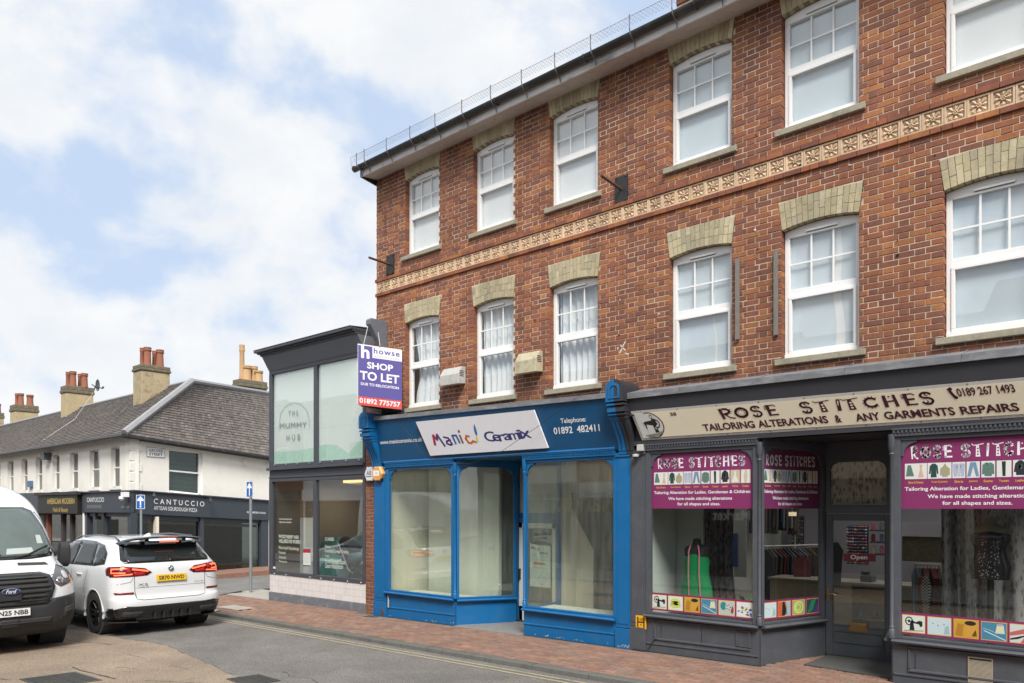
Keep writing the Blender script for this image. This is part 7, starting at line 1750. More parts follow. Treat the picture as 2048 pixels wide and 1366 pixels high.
# satellite dish
dsh = empty('satellite_dish', PQ(190, 775, 37.5), 'grey satellite dish and bracket on the cream chimney with four pots', 'satellite dish')
c = PQ(194, 771, 37.5); mb = MB(); rings = []
for k in range(5): r_ = .30 * k / 4 + .01; rings.append([(c.x + .08 * (k / 4) ** 2 + r_ * math.cos(t) * .25, c.y + r_ * math.cos(t) * .25, c.z + r_ * math.sin(t)) for t in [2 * math.pi * q / 18 for q in range(18)]])
mb.loft(rings, caps=False); mb.build('dish', M['greyp'], dsh, smooth=True)
mb = MB(); mb.tube([PQ(187, 784, 37.5), PQ(191, 772, 37.5), PQ(205, 777, 37.3)], .03, 5); mb.tube([PQ(184, 769, 37.6), PQ(190, 773, 37.5)], .03, 5); mb.tube([PQ(205, 777, 37.3), PQ(207, 773, 37.3)], .05, 5); mb.build('arm', M['greyp'], dsh)
# restaurant front on the side wall
rest = empty('restaurant_front', (CXc + 1, CYc + 3, -.2), 'dark slate blue corner restaurant front with large dark windows', 'shopfront')
fb = lambda px: 1028 + (px - 261) * (13.5 / 272)
mb = MB(); sq(mb, [(261, fb(261)), (532, fb(532)), (532, ft(532)), (261, ft(261))], .20, .0); fa = mb.build('fascia', M['shopdk'], rest, bevel=.02)
mb = MB(); sq(mb, [(260, ft(260) - 0), (534, ft(534)), (534, ft(534) - 2.6), (260, ft(260) - 2.6)], .28, -.0); mb.build('moulding', M['shopdk'], rest)
def post_(x0, x1, y0=None, d=.12, root=rest):
    mb = MB(); sq(mb, [(x0, 1160), (x1, 1160), (x1, fb(x1)), (x0, fb(x0))], d, -.08); return mb.build('pillar', M['shopdk'], root)
post_(261, 272, d=.15); post_(397, 404); post_(518, 532, d=.15)
mb = MB(); sq(mb, [(272, 1158), (518, 1152), (518, 1138.5), (272, 1141.5)], .08, -.08); mb.build('stall_riser', M['shopdk'], rest)
mb = MB(); sq(mb, [(272, 1039), (518, 1047), (518, fb(518)), (272, fb(272))], .05, -.05); mb.build('transom', M['shopdk'], rest)
mb = MB(); sq(mb, [(272, 1141.5), (518, 1139), (518, 1046), (272, 1039)], -.02, -.03); mb.build('pane', glass('dark_shop_glass', (.5, .55, .52), boost=.03), rest)
for (a, b_) in ((273, 397), (404, 516)):
    mb = MB(); sq(mb, [(a, 1046 + (a - 273) * .035), (b_, 1046 + (b_ - 273) * .035 + .5), (b_, 1041 + (b_ - 273) * .035), (a, 1041 + (a - 273) * .035)], -.10, -.14); mb.build('roller_blind', M['curtain'], rest)
mb = MB(); sq(mb, [(262, 1160), (530, 1150), (530, 1045), (262, 1040)], -2.2, -2.3); mb.build('interior_wall', mat('dark_green_interior', (.07, .085, .08), .8), rest)
mb = MB(); sq(mb, [(262, 1148), (560, 1143), (560, 1141), (262, 1146)], -.05, -2.2); mb.build('interior_floor', mat('dark_timber_floor', (.06, .04, .03), .5), rest)
wt = mat('warm_timber', (.30, .17, .07), .5, var=.2)
for i, (px, py) in enumerate(((433, 1130), (460, 1131), (498, 1130))):
    c = S(px, py, -.7); root = empty('cafe_table', c, ('leftmost', 'middle', 'rightmost')[i] + ' of three small timber tables behind the restaurant glass', 'table')
    mb = MB(); mb.box(c.x - .4, c.x + .4, c.y - .4, c.y + .4, c.z, c.z + .05); mb.build('table_top', wt, root); mb = MB(); mb.tube([(c.x, c.y, c.z), (c.x, c.y, c.z - .6)], .05, 6); mb.build('leg', M['black'], root)
def side_text(txt, x0, y0, x1, y1, mt, bold=0., spacing=1., d=.205, nm='lettering'):
    p = Panel(S(x0, y0 + 0, d), S(x1, y1 + (y0 - y1) * 1.0 + (x1 - x0) * .055, d), S(x1, y1 + (x1 - x0) * .062, d), S(x0, y1, d)); p.text(txt, 0, 0, 1, 1, mt, 1, bold=bold, spacing=spacing); return p.build(nm, fa)
side_text('C A N T U C C I O', 301, 1007.5, 402, 997, WHT, .004); side_text('ARTISAN SOURDOUGH PIZZA', 301, 1019.5, 388, 1011.5, WHT, .002)
side_text('42 CAMDEN ROAD', 487, 1026, 525, 1022, WHT, .01)
# swan neck lights and camera on the fascia
for px, py in ((293, 988), (406, 998)):
    mb = MB(); mb.tube([S(px, py - 3, .22), S(px - 1, py - 4, .5), S(px - 3, py + 1, .55)], .03, 5); mb.lathe(S(px - 3, py + 1, .55), [(.04, .03), (.10, -.06)], 'Z', 8); mb.build('fascia_lamp', M['black'], rest)
# street sign on the render
ss = Panel(S(292.5, 913, .03), S(329, 915.5, .03), S(329, 897.5, .03), S(292.5, 894, .03)); ss.rect(0, 0, 1, 1, BLK, .5); ss.rect(.02, .03, .98, .97, WHT, 1); ss.text('GROVER', .12, .55, .90, .86, BLK, 2, bold=.015); ss.text('STREET', .14, .14, .86, .45, BLK, 2, bold=.015); o = ss.build('street_name_sign', None, thick=.03, back=WHT); tag(o, 'white street name sign reading Grover Street on the cream side wall', 'sign')
# shop fronts along the street side
Yq = CYc - .12
def fq(mb, x0, x1, y0, y1, d0, d1):
    """box on the street face between photo columns x0..x1 and, at x1, rows y0 (top) .. y1"""
    a, b_ = PX(x0, Yq), PX(x1, Yq); zt, zb_ = P(x1, y0, Yq).z, P(x1, y1, Yq).z; mb.box(a, b_, CYc - d0, CYc - d1, zb_, zt)
mb = MB(); fq(mb, 169, 262, 983, 1026, .22, 0); fa2 = mb.build('front_fascia', M['shopdk'], rest, bevel=.02)
mb = MB(); fq(mb, 169, 263, 980.5, 983, .30, 0); mb.build('moulding', M['shopdk'], rest)
for a, b_ in ((169, 174), (186, 190), (204, 207), (255, 262)): mb = MB(); fq(mb, a, b_, 1026, 1165, .12, -.1); mb.build('pillar', M['shopdk'], rest)
mb = MB(); fq(mb, 174, 256, 1026, 1034, .06, -.05); mb.build('transom', M['shopdk'], rest); mb = MB(); fq(mb, 207, 256, 1140, 1165, .08, -.08); mb.build('stall_riser', M['shopdk'], rest)
mb = MB(); fq(mb, 207, 256, 1034, 1140, -.02, -.03); mb.build('pane', glass('front_shop_glass', (.55, .55, .5), boost=.2), rest)
mb = MB(); fq(mb, 190, 204, 1044, 1165, .0, -.06); mb.build('door', M['shopdk'], rest)
mb = MB(); fq(mb, 173, 256, 1034, 1170, -.9, -1.0); mb.build('interior_wall', M['wallc'], rest)
zt_f, zb_f = P(262, 983, Yq).z, P(262, 1026, Yq).z
def ftext(txt, x0, x1, y0, y1, mt, root, d=.225, bold=0.):
    pa_, pb_ = PX(x0, CYc - d), PX(x1, CYc - d); z0_, z1_ = P((x0 + x1) / 2, y0, CYc - d).z, P((x0 + x1) / 2, y1, CYc - d).z
    p = Panel((pa_, CYc - d, z0_), (pb_, CYc - d, z0_), (pb_, CYc - d, z1_), (pa_, CYc - d, z1_)); p.text(txt, 0, 0, 1, 1, mt, 1, bold=bold); return p.build('lettering', root)
ftext('CANTUCCIO', 174, 208, 1004, 995, WHT, fa2, bold=.01); ftext('ARTISAN SOURDOUGH PIZZA', 174, 203, 1016, 1010, GRY, fa2); ftext('01892 548362', 242, 258, 1016, 1012, GRY, fa2)
cam2 = empty('cctv_camera', P(247, 992, CYc - .4), 'white security camera on the restaurant fascia corner', 'security camera')
c = P(247, 995, CYc - .4); mb = MB(); mb.box(c.x - .12, c.x + .12, c.y - .05, c.y + .15, c.z + .02, c.z + .2); mb.lathe((c.x - .05, c.y - .05, c.z), [(.09, .05), (.10, -.05), (.03, -.12)], 'Z', 8); mb.build('body', WHT, cam2)
nb_ = empty('nail_bar_front', (PX(130, Yq), CYc, -.3), 'black nail bar front with gold lettering on its fascia', 'shopfront')
mb = MB(); fq(mb, 87, 167, 989, 1028, .35, 0); fa3 = mb.build('fascia', ink('nail_bar_black', (.018, .014, .010)), nb_, bevel=.02)
GLD = ink('gold_lettering', (.50, .36, .10))
ftext('AMERICAN MODERN', 94, 149, 1008, 996, GLD, fa3, .356, .03); ftext('Nails & Beauty', 106, 136, 1026, 1015, GLD, fa3, .356, .012)
mb = MB(); fq(mb, 85, 170, 983, 989, .45, 0); mb.build('fascia_canopy', M['wdark'], nb_)
for a, b_ in ((88, 92), (118, 122), (136, 140)): mb = MB(); fq(mb, a, b_, 1028, 1170, .05, -.1); mb.build('pillar', M['brick2'] if a == 88 else M['wdark'], nb_)
mb = MB(); fq(mb, 163, 168.5, 1026, 1170, .06, -.1); mb.build('pillar', M['brick2'], nb_)
mb = MB(); fq(mb, 97, 163, 1030, 1150, -.02, -.03); mb.build('pane', M['shopglass'], nb_)
mb = MB(); fq(mb, 90, 165, 1028, 1170, -1.2, -1.3); mb.build('interior_wall', M['wallc'], nb_)
mb = MB(); fq(mb, 97, 163, 1150, 1180, .03, -.06); mb.build('stall_riser', M['wdark'], nb_)
mb = MB(); fq(mb, -120, 87, 985, 1026, .15, 0); o = mb.build('far_fascia', M['shopdk']); tag(o, 'slate grey fascia of the shop beyond the nail bar, behind the van', 'shop sign')
mb = MB(); fq(mb, -120, 87, 1026, 1170, .05, -.1); o = mb.build('far_shop_wall', M['wdark']); o['kind'] = 'structure'
dp = MB(); dp.tube([P(168, 985, CYc - .15), P(168, 1170, CYc - .15)], .05, 8); o = dp.build('downpipe', WHT); tag(o, 'white downpipe between the nail bar and the restaurant front', 'drainpipe')
mb = MB(); a = P(58, 962, CYc - .05); b_ = P(64, 974, CYc - .05); mb.box(a.x, b_.x, CYc - .12, CYc, b_.z, a.z); o = mb.build('alarm_box', ink('alarm_blue', (.08, .16, .28))); tag(o, 'small blue alarm box between two upper windows above the van', 'alarm box')
mb = MB(); a = P(86, 906, CYc - .2); b_ = P(93, 919, CYc - .2); mb.box(a.x, b_.x, CYc - .3, CYc, b_.z, a.z); o = mb.build('flood_lamp', M['greyp']); tag(o, 'small grey lamp box under the gutter above the nail bar', 'lamp')
# far pavement round the corner building
M['farpav'] = M['paver']
mb = MB(); zz = lambda p: gz(p.x, .0)
q1 = [Vector((CXc + .05, CYc - 2.4, 0)), Vector((CXc + 2.0, CYc - 1.6, 0)), Vector((SX + 2.2, SY, 0)), Vector((SX, SY, 0)), Vector((CXc, CYc, 0))]
mb.raw([(p.x, p.y, gz(p.x) - .2) for p in q1] + [(p.x, p.y, gz(p.x) - .5) for p in q1], [(0, 1, 2, 3, 4), (0, 5, 6, 1), (1, 6, 7, 2)]); o = mb.build('side_street_pavement', mat('red_paving_far', (.26, .14, .10), .9, var=.25, scale=6)); o['kind'] = 'structure'
mb = MB(); mb.box(-70, CXc + .05, CYc - 2.4, CYc, -.8, 0.0)
for i, v in enumerate(mb.v): mb.v[i] = (v[0], v[1], gz(v[0]) - (.6 if v[2] < -.5 else .14))
o = mb.build('far_pavement', bpy.data.materials['red_paving_far']); o['kind'] = 'structure'

# ---------------- the other side of the street (seen in the glass) ----------------
rr = random.Random(21)
x = -46.
oppm = [mat('opposite_' + n_, c_, .85, var=.08, scale=1.5) for n_, c_ in (('cream', (.62, .56, .42)), ('brick', (.24, .11, .07)), ('white', (.66, .65, .62)), ('stock', (.34, .27, .16)))]
k = 0; lbl = ['cream', 'red brick', 'white', 'yellow stock brick']
while x < 32:
    wd = rr.uniform(5.2, 7.2); H = rr.uniform(6.0, 7.2); mi_ = (2, 1, 0, 1, 2, 3)[k % 6]; mm = oppm[mi_]
    root = empty('opposite_house', (x + wd / 2, -12.4, 0), '%s terraced house across the street, seen only as a reflection' % lbl[mi_], 'building', 'houses on the opposite side of the street')
    mb = MB(); mb.box(x + .01, x + wd - .01, -19, -12.4, -.6, H); mb.build('wall', mm, root)
    mb = MB(); mb.raw([(x, -12.2, H), (x + wd, -12.2, H), (x + wd, -15.7, H + 2), (x, -15.7, H + 2), (x, -19.2, H), (x + wd, -19.2, H)], [(0, 1, 2, 3), (3, 2, 5, 4), (0, 3, 4), (1, 5, 2)]); mb.build('roof', M['slate'], root)
    mb = MB(); mb.box(x + .3, x + wd - .3, -12.42, -12.34, .2, 2.55); s_ = mb.build('shop_window', M['wdark'], root)
    mb = MB(); mb.box(x + .2, x + wd - .2, -12.4, -12.2, 2.6, 3.15); mb.build('shop_fascia', (M['greydk'], M['boardw'], M['wdark'])[k % 3], root)
    for i in range(2):
        xx = x + wd * (.27 + .46 * i); mb = MB(); mb.box(xx - .55, xx + .55, -12.4, -12.33, 3.9, 5.5); wn = mb.build('window', M['upvc'], root)
        mb = MB(); mb.box(xx - .47, xx + .47, -12.33, -12.32, 3.98, 4.68); mb.box(xx - .47, xx + .47, -12.33, -12.32, 4.74, 5.42); mb.build('pane', M['wdark'], wn)
    x += wd; k += 1
for (txt, cx, z, w, h, mt_, lab) in (('TW', 2.3, 2.35, .5, .25, WHT, 'white TW lettering on a dark shop window across the street'), ('Market', 2.2, 1.85, 1.25, .33, WHT, 'white Market lettering on a dark shop window across the street'), ('Market', -3.3, 2.1, 2.6, .8, GLD, 'gold Market lettering on a dark shop window across the street')):
    p = Panel((cx + w / 2, -12.30, z), (cx - w / 2, -12.30, z), (cx - w / 2, -12.30, z + h), (cx + w / 2, -12.30, z + h)); p.text(txt, 0, 0, 1, 1, mt_, 1, bold=.02); o = p.build('window_lettering'); tag(o, lab, 'lettering')
# ---------------- vehicles ----------------
M['white'] = mat('white_car_paint', (.70, .71, .72), .22, var=.0, coat=.8)
M['vanwhite'] = mat('white_van_paint', (.74, .75, .76), .28, var=.0, coat=.6)
M['gblk'] = mat('gloss_black_trim', (.012, .012, .013), .15, var=0, coat=.5)
M['mblk'] = mat('grained_grey_plastic', (.026, .027, .029), .6, var=.05, scale=40)
M['tyre'] = mat('tyre_rubber', (.018, .018, .018), .85, var=.2, scale=20)
M['cglass'] = mat('tinted_car_glass', (.02, .024, .024), .04, var=0, spec=.9)
M['wsglass'] = glass('windscreen_glass', (.62, .70, .66), boost=.10)
M['seam'] = ink('panel_gap', (.03, .03, .03), .8)
RL1 = ink('lamp_red', (.42, .012, .015), .15, 0); RL2 = ink('lamp_red_lit', (1.0, .10, .04), .2, 2.2); RLD = ink('lamp_red_dark', (.10, .004, .006), .12)
CHR = ink('chrome', (.62, .62, .64), .15); M['chrome'].node_tree.nodes['Principled BSDF'].inputs['Metallic'].default_value = 1
AMB = ink('amber_lens', (.6, .22, .02), .2)
def lerp_tab(tab, z):
    if z <= tab[0][0]: return tab[0][1:]
    for a, b_ in zip(tab, tab[1:]):
        if z <= b_[0]:
            f = (z - a[0]) / (b_[0] - a[0]); return tuple(p + (q - p) * f for p, q in zip(a[1:], b_[1:]))
    return tab[-1][1:]
def smooth_tab(tab, n):
    zs = []; res = []
    z0, z1 = tab[0][0], tab[-1][0]
    ks = [t[0] for t in tab]
    out = []
    for i in range(len(tab) - 1):
        p0, p1, p2, p3 = tab[max(i - 1, 0)], tab[i], tab[i + 1], tab[min(i + 2, len(tab) - 1)]
        for k in range(n):
            t = k / n
            out.append(tuple(.5 * ((2 * b_) + (-a + c) * t + (2 * a - 5 * b_ + 4 * c - d) * t * t + (-a + 3 * b_ - 3 * c + d) * t ** 3) for a, b_, c, d in zip(p0, p1, p2, p3)))
    out.append(tab[-1]); return out
def plan_ring(z, xr, xf, W_, rrx, rry, rfx, rfy, bow_r=.03, bow_f=.05, nc=9, nf=5, ns=14):
    """closed plan outline at height z: rear at xr, front at xf"""
    h = []
    for i in range(nf):
        f = i / nf; y = (W_ - rry) * f; h.append((xr - bow_r * (1 - (y / W_) ** 2) + bow_r, y))
    for k in range(nc + 1):
        a = math.pi / 2 * k / nc; y = W_ - rry + rry * math.sin(a) ** .85; h.append((xr + bow_r * min(1, (y / W_) ** 2) * .0 + bow_r * (1 - 0) * ((W_ - rry) / W_) ** 2 * (1 - k / nc) * 1 + rrx * (1 - math.cos(a) ** .85), min(y, W_)))
    a0, a1 = xr + rrx, xf - rfx
    for k in range(1, ns): h.append((a0 + (a1 - a0) * k / ns, W_))
    for k in range(nc + 1):
        a = math.pi / 2 * (1 - k / nc); y = W_ - rfy + rfy * math.sin(a) ** .85; h.append((xf - bow_f * ((W_ - rfy) / W_) ** 2 * (k / nc) - rfx * (1 - math.cos(a) ** .85), y))
    for i in range(1, nf + 1):
        f = 1 - i / nf; y = (W_ - rfy) * f; h.append((xf - bow_f * (y / W_) ** 2, y))
    low = [(x, -y) for x, y in h[1:-1]][::-1]
    return [(x, y, z) for x, y in h + low]
class Car:
    def __init__(s, root, tab, n=4, **kw):
        s.root = root; s.rings = [plan_ring(t[0], *t[1:], **kw) for t in smooth_tab(tab, n)]
        mb = MB(); mb.loft(s.rings); s.mb = mb
        me = bpy.data.meshes.new('tmp'); me.from_pydata(mb.v, [], mb.f); bm = bmesh.new(); bm.from_mesh(me); bmesh.ops.recalc_face_normals(bm, faces=bm.faces); s.bvh = BVHTree.FromBMesh(bm); bm.to_mesh(me); bm.free(); s.me = me
    def body(s, name, mt, cuts):
        o = bpy.data.objects.new(name, s.me); COL.objects.link(o); s.me.name = name; s.me.materials.append(mt); s.me.materials.append(M['wdark'])
        mb = MB()
        for c, r, w_ in cuts: 
            mb = MB(); mb.lathe(c, [(r, -w_), (r, w_)], 'Y', 40); k = mb.build('cutter', M['wdark']); bm = o.modifiers.new('c', 'BOOLEAN'); bm.operation = 'DIFFERENCE'; bm.object = k; bm.solver = 'EXACT'
            dg = bpy.context.evaluated_depsgraph_get(); nm = bpy.data.meshes.new_from_object(o.evaluated_get(dg)); o.modifiers.clear(); o.data = nm; bpy.data.objects.remove(k)
        o.data.name = name; o.data.polygons.foreach_set('use_smooth', [True] * len(o.data.polygons))
        try: o.data.set_sharp_from_angle(angle=R(40))
        except Exception: pass
        o.parent = s.root; ORG[o.name] = Vector((0, 0, 0)); return o
    def patch(s, name, pts, view, mt, parent=None, off=.004, res=.05, thick=.006, side=1, far=6):
        """outline pts seen from 'rear' (y, z), 'front' (y, z), 'left'/'right' (x, z) laid on the body"""
        n = len(pts); pts = [Vector((a, b_)) for a, b_ in pts]
        # subdivide the outline
        ol = []
        for i in range(n):
            a, b_ = pts[i], pts[(i + 1) % n]; k = max(1, int((b_ - a).length / res))
            for j in range(k): ol.append(a + (b_ - a) * j / k)
        x0, x1 = min(p.x for p in ol), max(p.x for p in ol); y0, y1 = min(p.y for p in ol), max(p.y for p in ol)
        def inside(q):
            c = False; m_ = len(ol)
            for i in range(m_):
                a, b_ = ol[i], ol[i - 1]
                if (a.y > q.y) != (b_.y > q.y) and q.x < (b_.x - a.x) * (q.y - a.y) / (b_.y - a.y) + a.x: c = not c
            return c
        gp = []; yy = y0 + res / 2
        while yy < y1:
            xx = x0 + res / 2
            while xx < x1:
                q = Vector((xx, yy))
                if inside(q) and min((q - o_).length for o_ in ol) > res * .4: gp.append(q)
                xx += res
            yy += res
        vv = ol + gp; ed = [(i, (i + 1) % len(ol)) for i in range(len(ol))]
        r_ = delaunay_2d_cdt(vv, ed, [tuple(range(len(ol)))], 1, 1e-6); v2, f2 = r_[0], r_[2]
        vs_ = []; ok = []
        for q in v2:
            if view == 'rear': o_, d = Vector((-far, q.x, q.y)), Vector((1, 0, 0))
            elif view == 'front': o_, d = Vector((far, q.x, q.y)), Vector((-1, 0, 0))
            elif view == 'left': o_, d = Vector((q.x, far, q.y)), Vector((0, -1, 0))
            elif view == 'right': o_, d = Vector((q.x, -far, q.y)), Vector((0, 1, 0))
            else: d = Vector((view[0], view[1], 0)).normalized(); t = Vector((-d.y, d.x, 0)); o_ = Vector((view[2], view[3], q.y)) + t * q.x - d * far
            h = s.bvh.ray_cast(o_, d)
            if h[0] is None: vs_.append(Vector((0, 0, 0))); ok.append(False)
            else:
                nr = h[1] if h[1].dot(d) < 0 else -h[1]; vs_.append(h[0] + nr * off); ok.append(True)
        fs = [f for f in f2 if all(ok[i] for i in f)]
        mb = MB(); mb.raw(vs_, fs); o = mb.build(name, mt, parent or s.root, smooth=True)
        if thick: sm = o.modifiers.new('s', 'SOLIDIFY'); sm.thickness = thick; sm.offset = 0
        return o
    def mirror(pts): return [(-a, b_) for a, b_ in pts][::-1]
def root_local(name, loc, rz, label, cat):
    r = empty(name, loc, label, cat); r.rotation_euler = (0, 0, rz); ORG[r.name] = Vector((0, 0, 0)); return r
def wheel(root, x, y, r, w_, rimm, spokes, sidey, name='wheel', simple=False):
    g = sidey; yy = y
    prof = [(r * .66, -w_ / 2), (r * .90, -w_ / 2), (r * .985, -w_ * .40), (r, -w_ * .25), (r, w_ * .25), (r * .985, w_ * .40), (r * .90, w_ / 2), (r * .66, w_ / 2), (r * .64, 0)]
    mb = MB(); mb.lathe((x, yy, r), prof + [prof[0]], 'Y', 40, caps=False); t = mb.build(name, M['tyre'], root, smooth=True)
    # tread grooves
    mb = MB()
    for k in (-.12, 0, .12): mb.lathe((x, yy, r), [(r * 1.001, w_ * k * 1.6 - .004), (r * 1.0015, w_ * k * 1.6 + .004)], 'Y', 40, caps=False)
    mb.build('groove', M['black'], t)
    mb = MB(); mb.lathe((x, yy, r), [(r * .67, g * w_ * .46), (r * .62, g * w_ * .44), (r * .61, g * w_ * .1), (r * .2, g * w_ * .05), (.02, g * w_ * .05)], 'Y', 32, caps=False); rm = mb.build('rim', rimm, t, smooth=True)
    for k in range(spokes):
        a = 2 * math.pi * k / spokes
        for da in ((-.16, .16) if spokes == 5 else (0,)):
            mb = MB(); c0, s0 = math.cos(a + da * .5), math.sin(a + da * .5); c1, s1 = math.cos(a + da * 1.6), math.sin(a + da * 1.6)
            p0 = Vector((x + c0 * r * .12, yy + g * w_ * .33, r + s0 * r * .12)); p1 = Vector((x + c1 * r * .63, yy + g * w_ * .43, r + s1 * r * .63)); d = (p1 - p0).normalized(); t2 = d.cross(Vector((0, 1, 0))).normalized() * r * .045
            q0, q1 = t2 * 1.2, t2 * .8; mb.prism([p0 - q0, p0 + q0, p1 + q1, p1 - q1], (0, -g * .03, 0)); mb.build('spoke', rimm, t, bevel=.004)
    mb = MB(); mb.lathe((x, yy, r), [(r * .18, g * w_ * .30), (r * .17, g * w_ * .40), (.05, g * w_ * .42), (.01, g * w_ * .42)], 'Y', 16); mb.build('hub', rimm, t, smooth=True)
    return t
def band(pts, w_):
    """closed outline of a thin strip following pts"""
    L = []; Rr = []
    for i, p in enumerate(pts):
        a, b_ = pts[max(i - 1, 0)], pts[min(i + 1, len(pts) - 1)]; dx, dy = b_[0] - a[0], b_[1] - a[1]; l = math.hypot(dx, dy) or 1
        L.append((p[0] - dy / l * w_ / 2, p[1] + dx / l * w_ / 2)); Rr.append((p[0] + dy / l * w_ / 2, p[1] - dx / l * w_ / 2))
    return L + Rr[::-1]
def rrect(x0, x1, y0, y1, r, n=4):
    pts = []
    for cx, cy, a0 in ((x1 - r, y0 + r, -90), (x1 - r, y1 - r, 0), (x0 + r, y1 - r, 90), (x0 + r, y0 + r, 180)):
        for k in range(n + 1): a = R(a0 + 90 * k / n); pts.append((cx + r * math.cos(a), cy + r * math.sin(a)))
    return pts
mir = Car.mirror

# --- white estate car seen from behind: local x forward, rear bumper at 0, +y its left side ---
cr_ = root_local('white_car', (-1.42, -3.55, gz(-3, RD)), math.pi, 'white luxury suv driving away, red tail lamps lit and black rear spoiler', 'car')
tab = [ # z, rear, front, halfwidth, rear corner x, y, front corner x, y
 (.24, .30, 4.55, .86, .25, .35, .3, .4), (.30, .12, 4.75, .93, .25, .35, .4, .5), (.40, .05, 4.88, .975, .30, .38, .5, .5), (.52, .00, 4.92, .99, .33, .40, .5, .5), (.66, .01, 4.92, 1.0, .34, .40, .5, .5), (.72, .055, 4.91, 1.0, .32, .38, .5, .5),
 (.90, .075, 4.88, 1.0, .33, .38, .5, .5), (1.06, .085, 4.78, .995, .34, .38, .55, .5), (1.16, .10, 4.5, .985, .36, .38, .6, .5), (1.24, .125, 4.05, .965, .38, .38, .7, .5), (1.31, .17, 3.62, .925, .40, .36, .5, .4), (1.42, .26, 3.38, .875, .42, .34, .45, .35),
 (1.55, .38, 3.08, .82, .42, .32, .45, .35), (1.65, .47, 2.82, .77, .40, .32, .45, .35), (1.705, .56, 2.60, .71, .38, .34, .4, .35), (1.74, .80, 2.30, .60, .35, .35, .35, .35), (1.752, 1.10, 2.0, .42, .25, .3, .25, .3)]
car = Car(cr_, tab, 3)
WR = .375; RW, FW = .98, 3.95
bd = car.body('body', M['white'], [((RW, .95, WR + .01), .425, .34), ((RW, -.95, WR + .01), .425, .34), ((FW, .95, WR + .01), .425, .34), ((FW, -.95, WR + .01), .425, .34)])
rimk = mat('black_alloy', (.02, .02, .022), .3, var=0, metal=.5)
for x in (RW, FW):
    wheel(cr_, x, .835, WR, .30, rimk, 5, 1); wheel(cr_, x, -.835, WR, .30, rimk, 5, -1)
for x in (RW, FW):           # inner arches and lips
    for g in (1, -1):
        mb = MB(); mb.lathe((x, g * .78, WR + .01), [(.43, -.20), (.43, .19), (.36, .19)], 'Y', 28, caps=False); mb.build('arch_liner', M['wdark'], cr_)
        ring = [(x + .435 * math.cos(R(a)), g * .985, WR + .01 + .435 * math.sin(R(a))) for a in range(-12, 193, 8)]
        mb = MB(); mb.tube(ring, .022, 6); mb.build('arch_lip', M['white'], cr_, smooth=True)
mb = MB(); mb.box(.5, 4.5, -.80, .80, .20, .30); mb.build('underbody', M['wdark'], cr_)
# rear screen and tailgate
scr = [(-.70, 1.315), (.70, 1.315), (.745, 1.36), (.66, 1.60), (.60, 1.655), (-.60, 1.655), (-.66, 1.60), (-.745, 1.36)]
car.patch('rear_window_surround', [(-.76, 1.30), (.76, 1.30), (.80, 1.36), (.72, 1.62), (.66, 1.675), (-.66, 1.675), (-.72, 1.62), (-.80, 1.36)], 'rear', M['gblk'], off=.002)
rw = car.patch('rear_window', scr, 'rear', M['cglass'], off=.012)
wp_ = MB(); wp_.tube([(.12, -.02, 1.35), (.13, -.30, 1.345), (.14, -.45, 1.35)], .014, 6)
for i, v in enumerate(wp_.v): wp_.v[i] = (v[0] + .03, v[1], v[2])
wp_.build('rear_wiper', M['gblk'], cr_)
# spoiler
mb = MB(); sp_ = []
for y, xx, zz, th in ((-.74, .42, 1.655, .02), (-.70, .30, 1.70, .03), (-.60, .20, 1.735, .035), (-.3, .15, 1.765, .035), (0, .14, 1.77, .035), (.3, .15, 1.765, .035), (.60, .20, 1.735, .035), (.70, .30, 1.70, .03), (.74, .42, 1.655, .02)):
    sp_.append([(xx, y, zz - .005), (xx + .05, y, zz + .012), (xx + .26, y, zz - .002), (xx + .26, y, zz - th), (xx + .08, y, zz - th)])
mb.loft(sp_); mb.build('spoiler', M['gblk'], cr_, smooth=True)
for y in (-.34, .34): mb = MB(); mb.box(.30, .56, y - .035, y + .035, 1.67, 1.745); mb.build('spoiler_strut', M['gblk'], cr_)
mb = MB(); mb.box(.285, .42, -.26, .26, 1.655, 1.685); mb.build('brake_lamp', M['gblk'], cr_)
mb = MB(); mb.box(.278, .286, -.23, .12, 1.66, 1.678); mb.build('brake_lamp_lens', RL2, cr_)
mb = MB(); mb.loft([[(1.0, -.035, 1.745), (1.0, .035, 1.745), (1.25, .02, 1.745), (1.25, -.02, 1.745)], [(1.0, -.008, 1.815), (1.0, .008, 1.815), (1.12, .008, 1.79), (1.12, -.008, 1.79)]]); mb.build('aerial_fin', M['white'], cr_)
for g in (1, -1): mb = MB(); mb.tube([(.62, g * .70, 1.70), (.8, g * .69, 1.755), (1.6, g * .68, 1.775), (2.5, g * .67, 1.735), (2.7, g * .67, 1.68)], .018, 6); mb.build('roof_rail', M['gblk'], cr_, smooth=True)
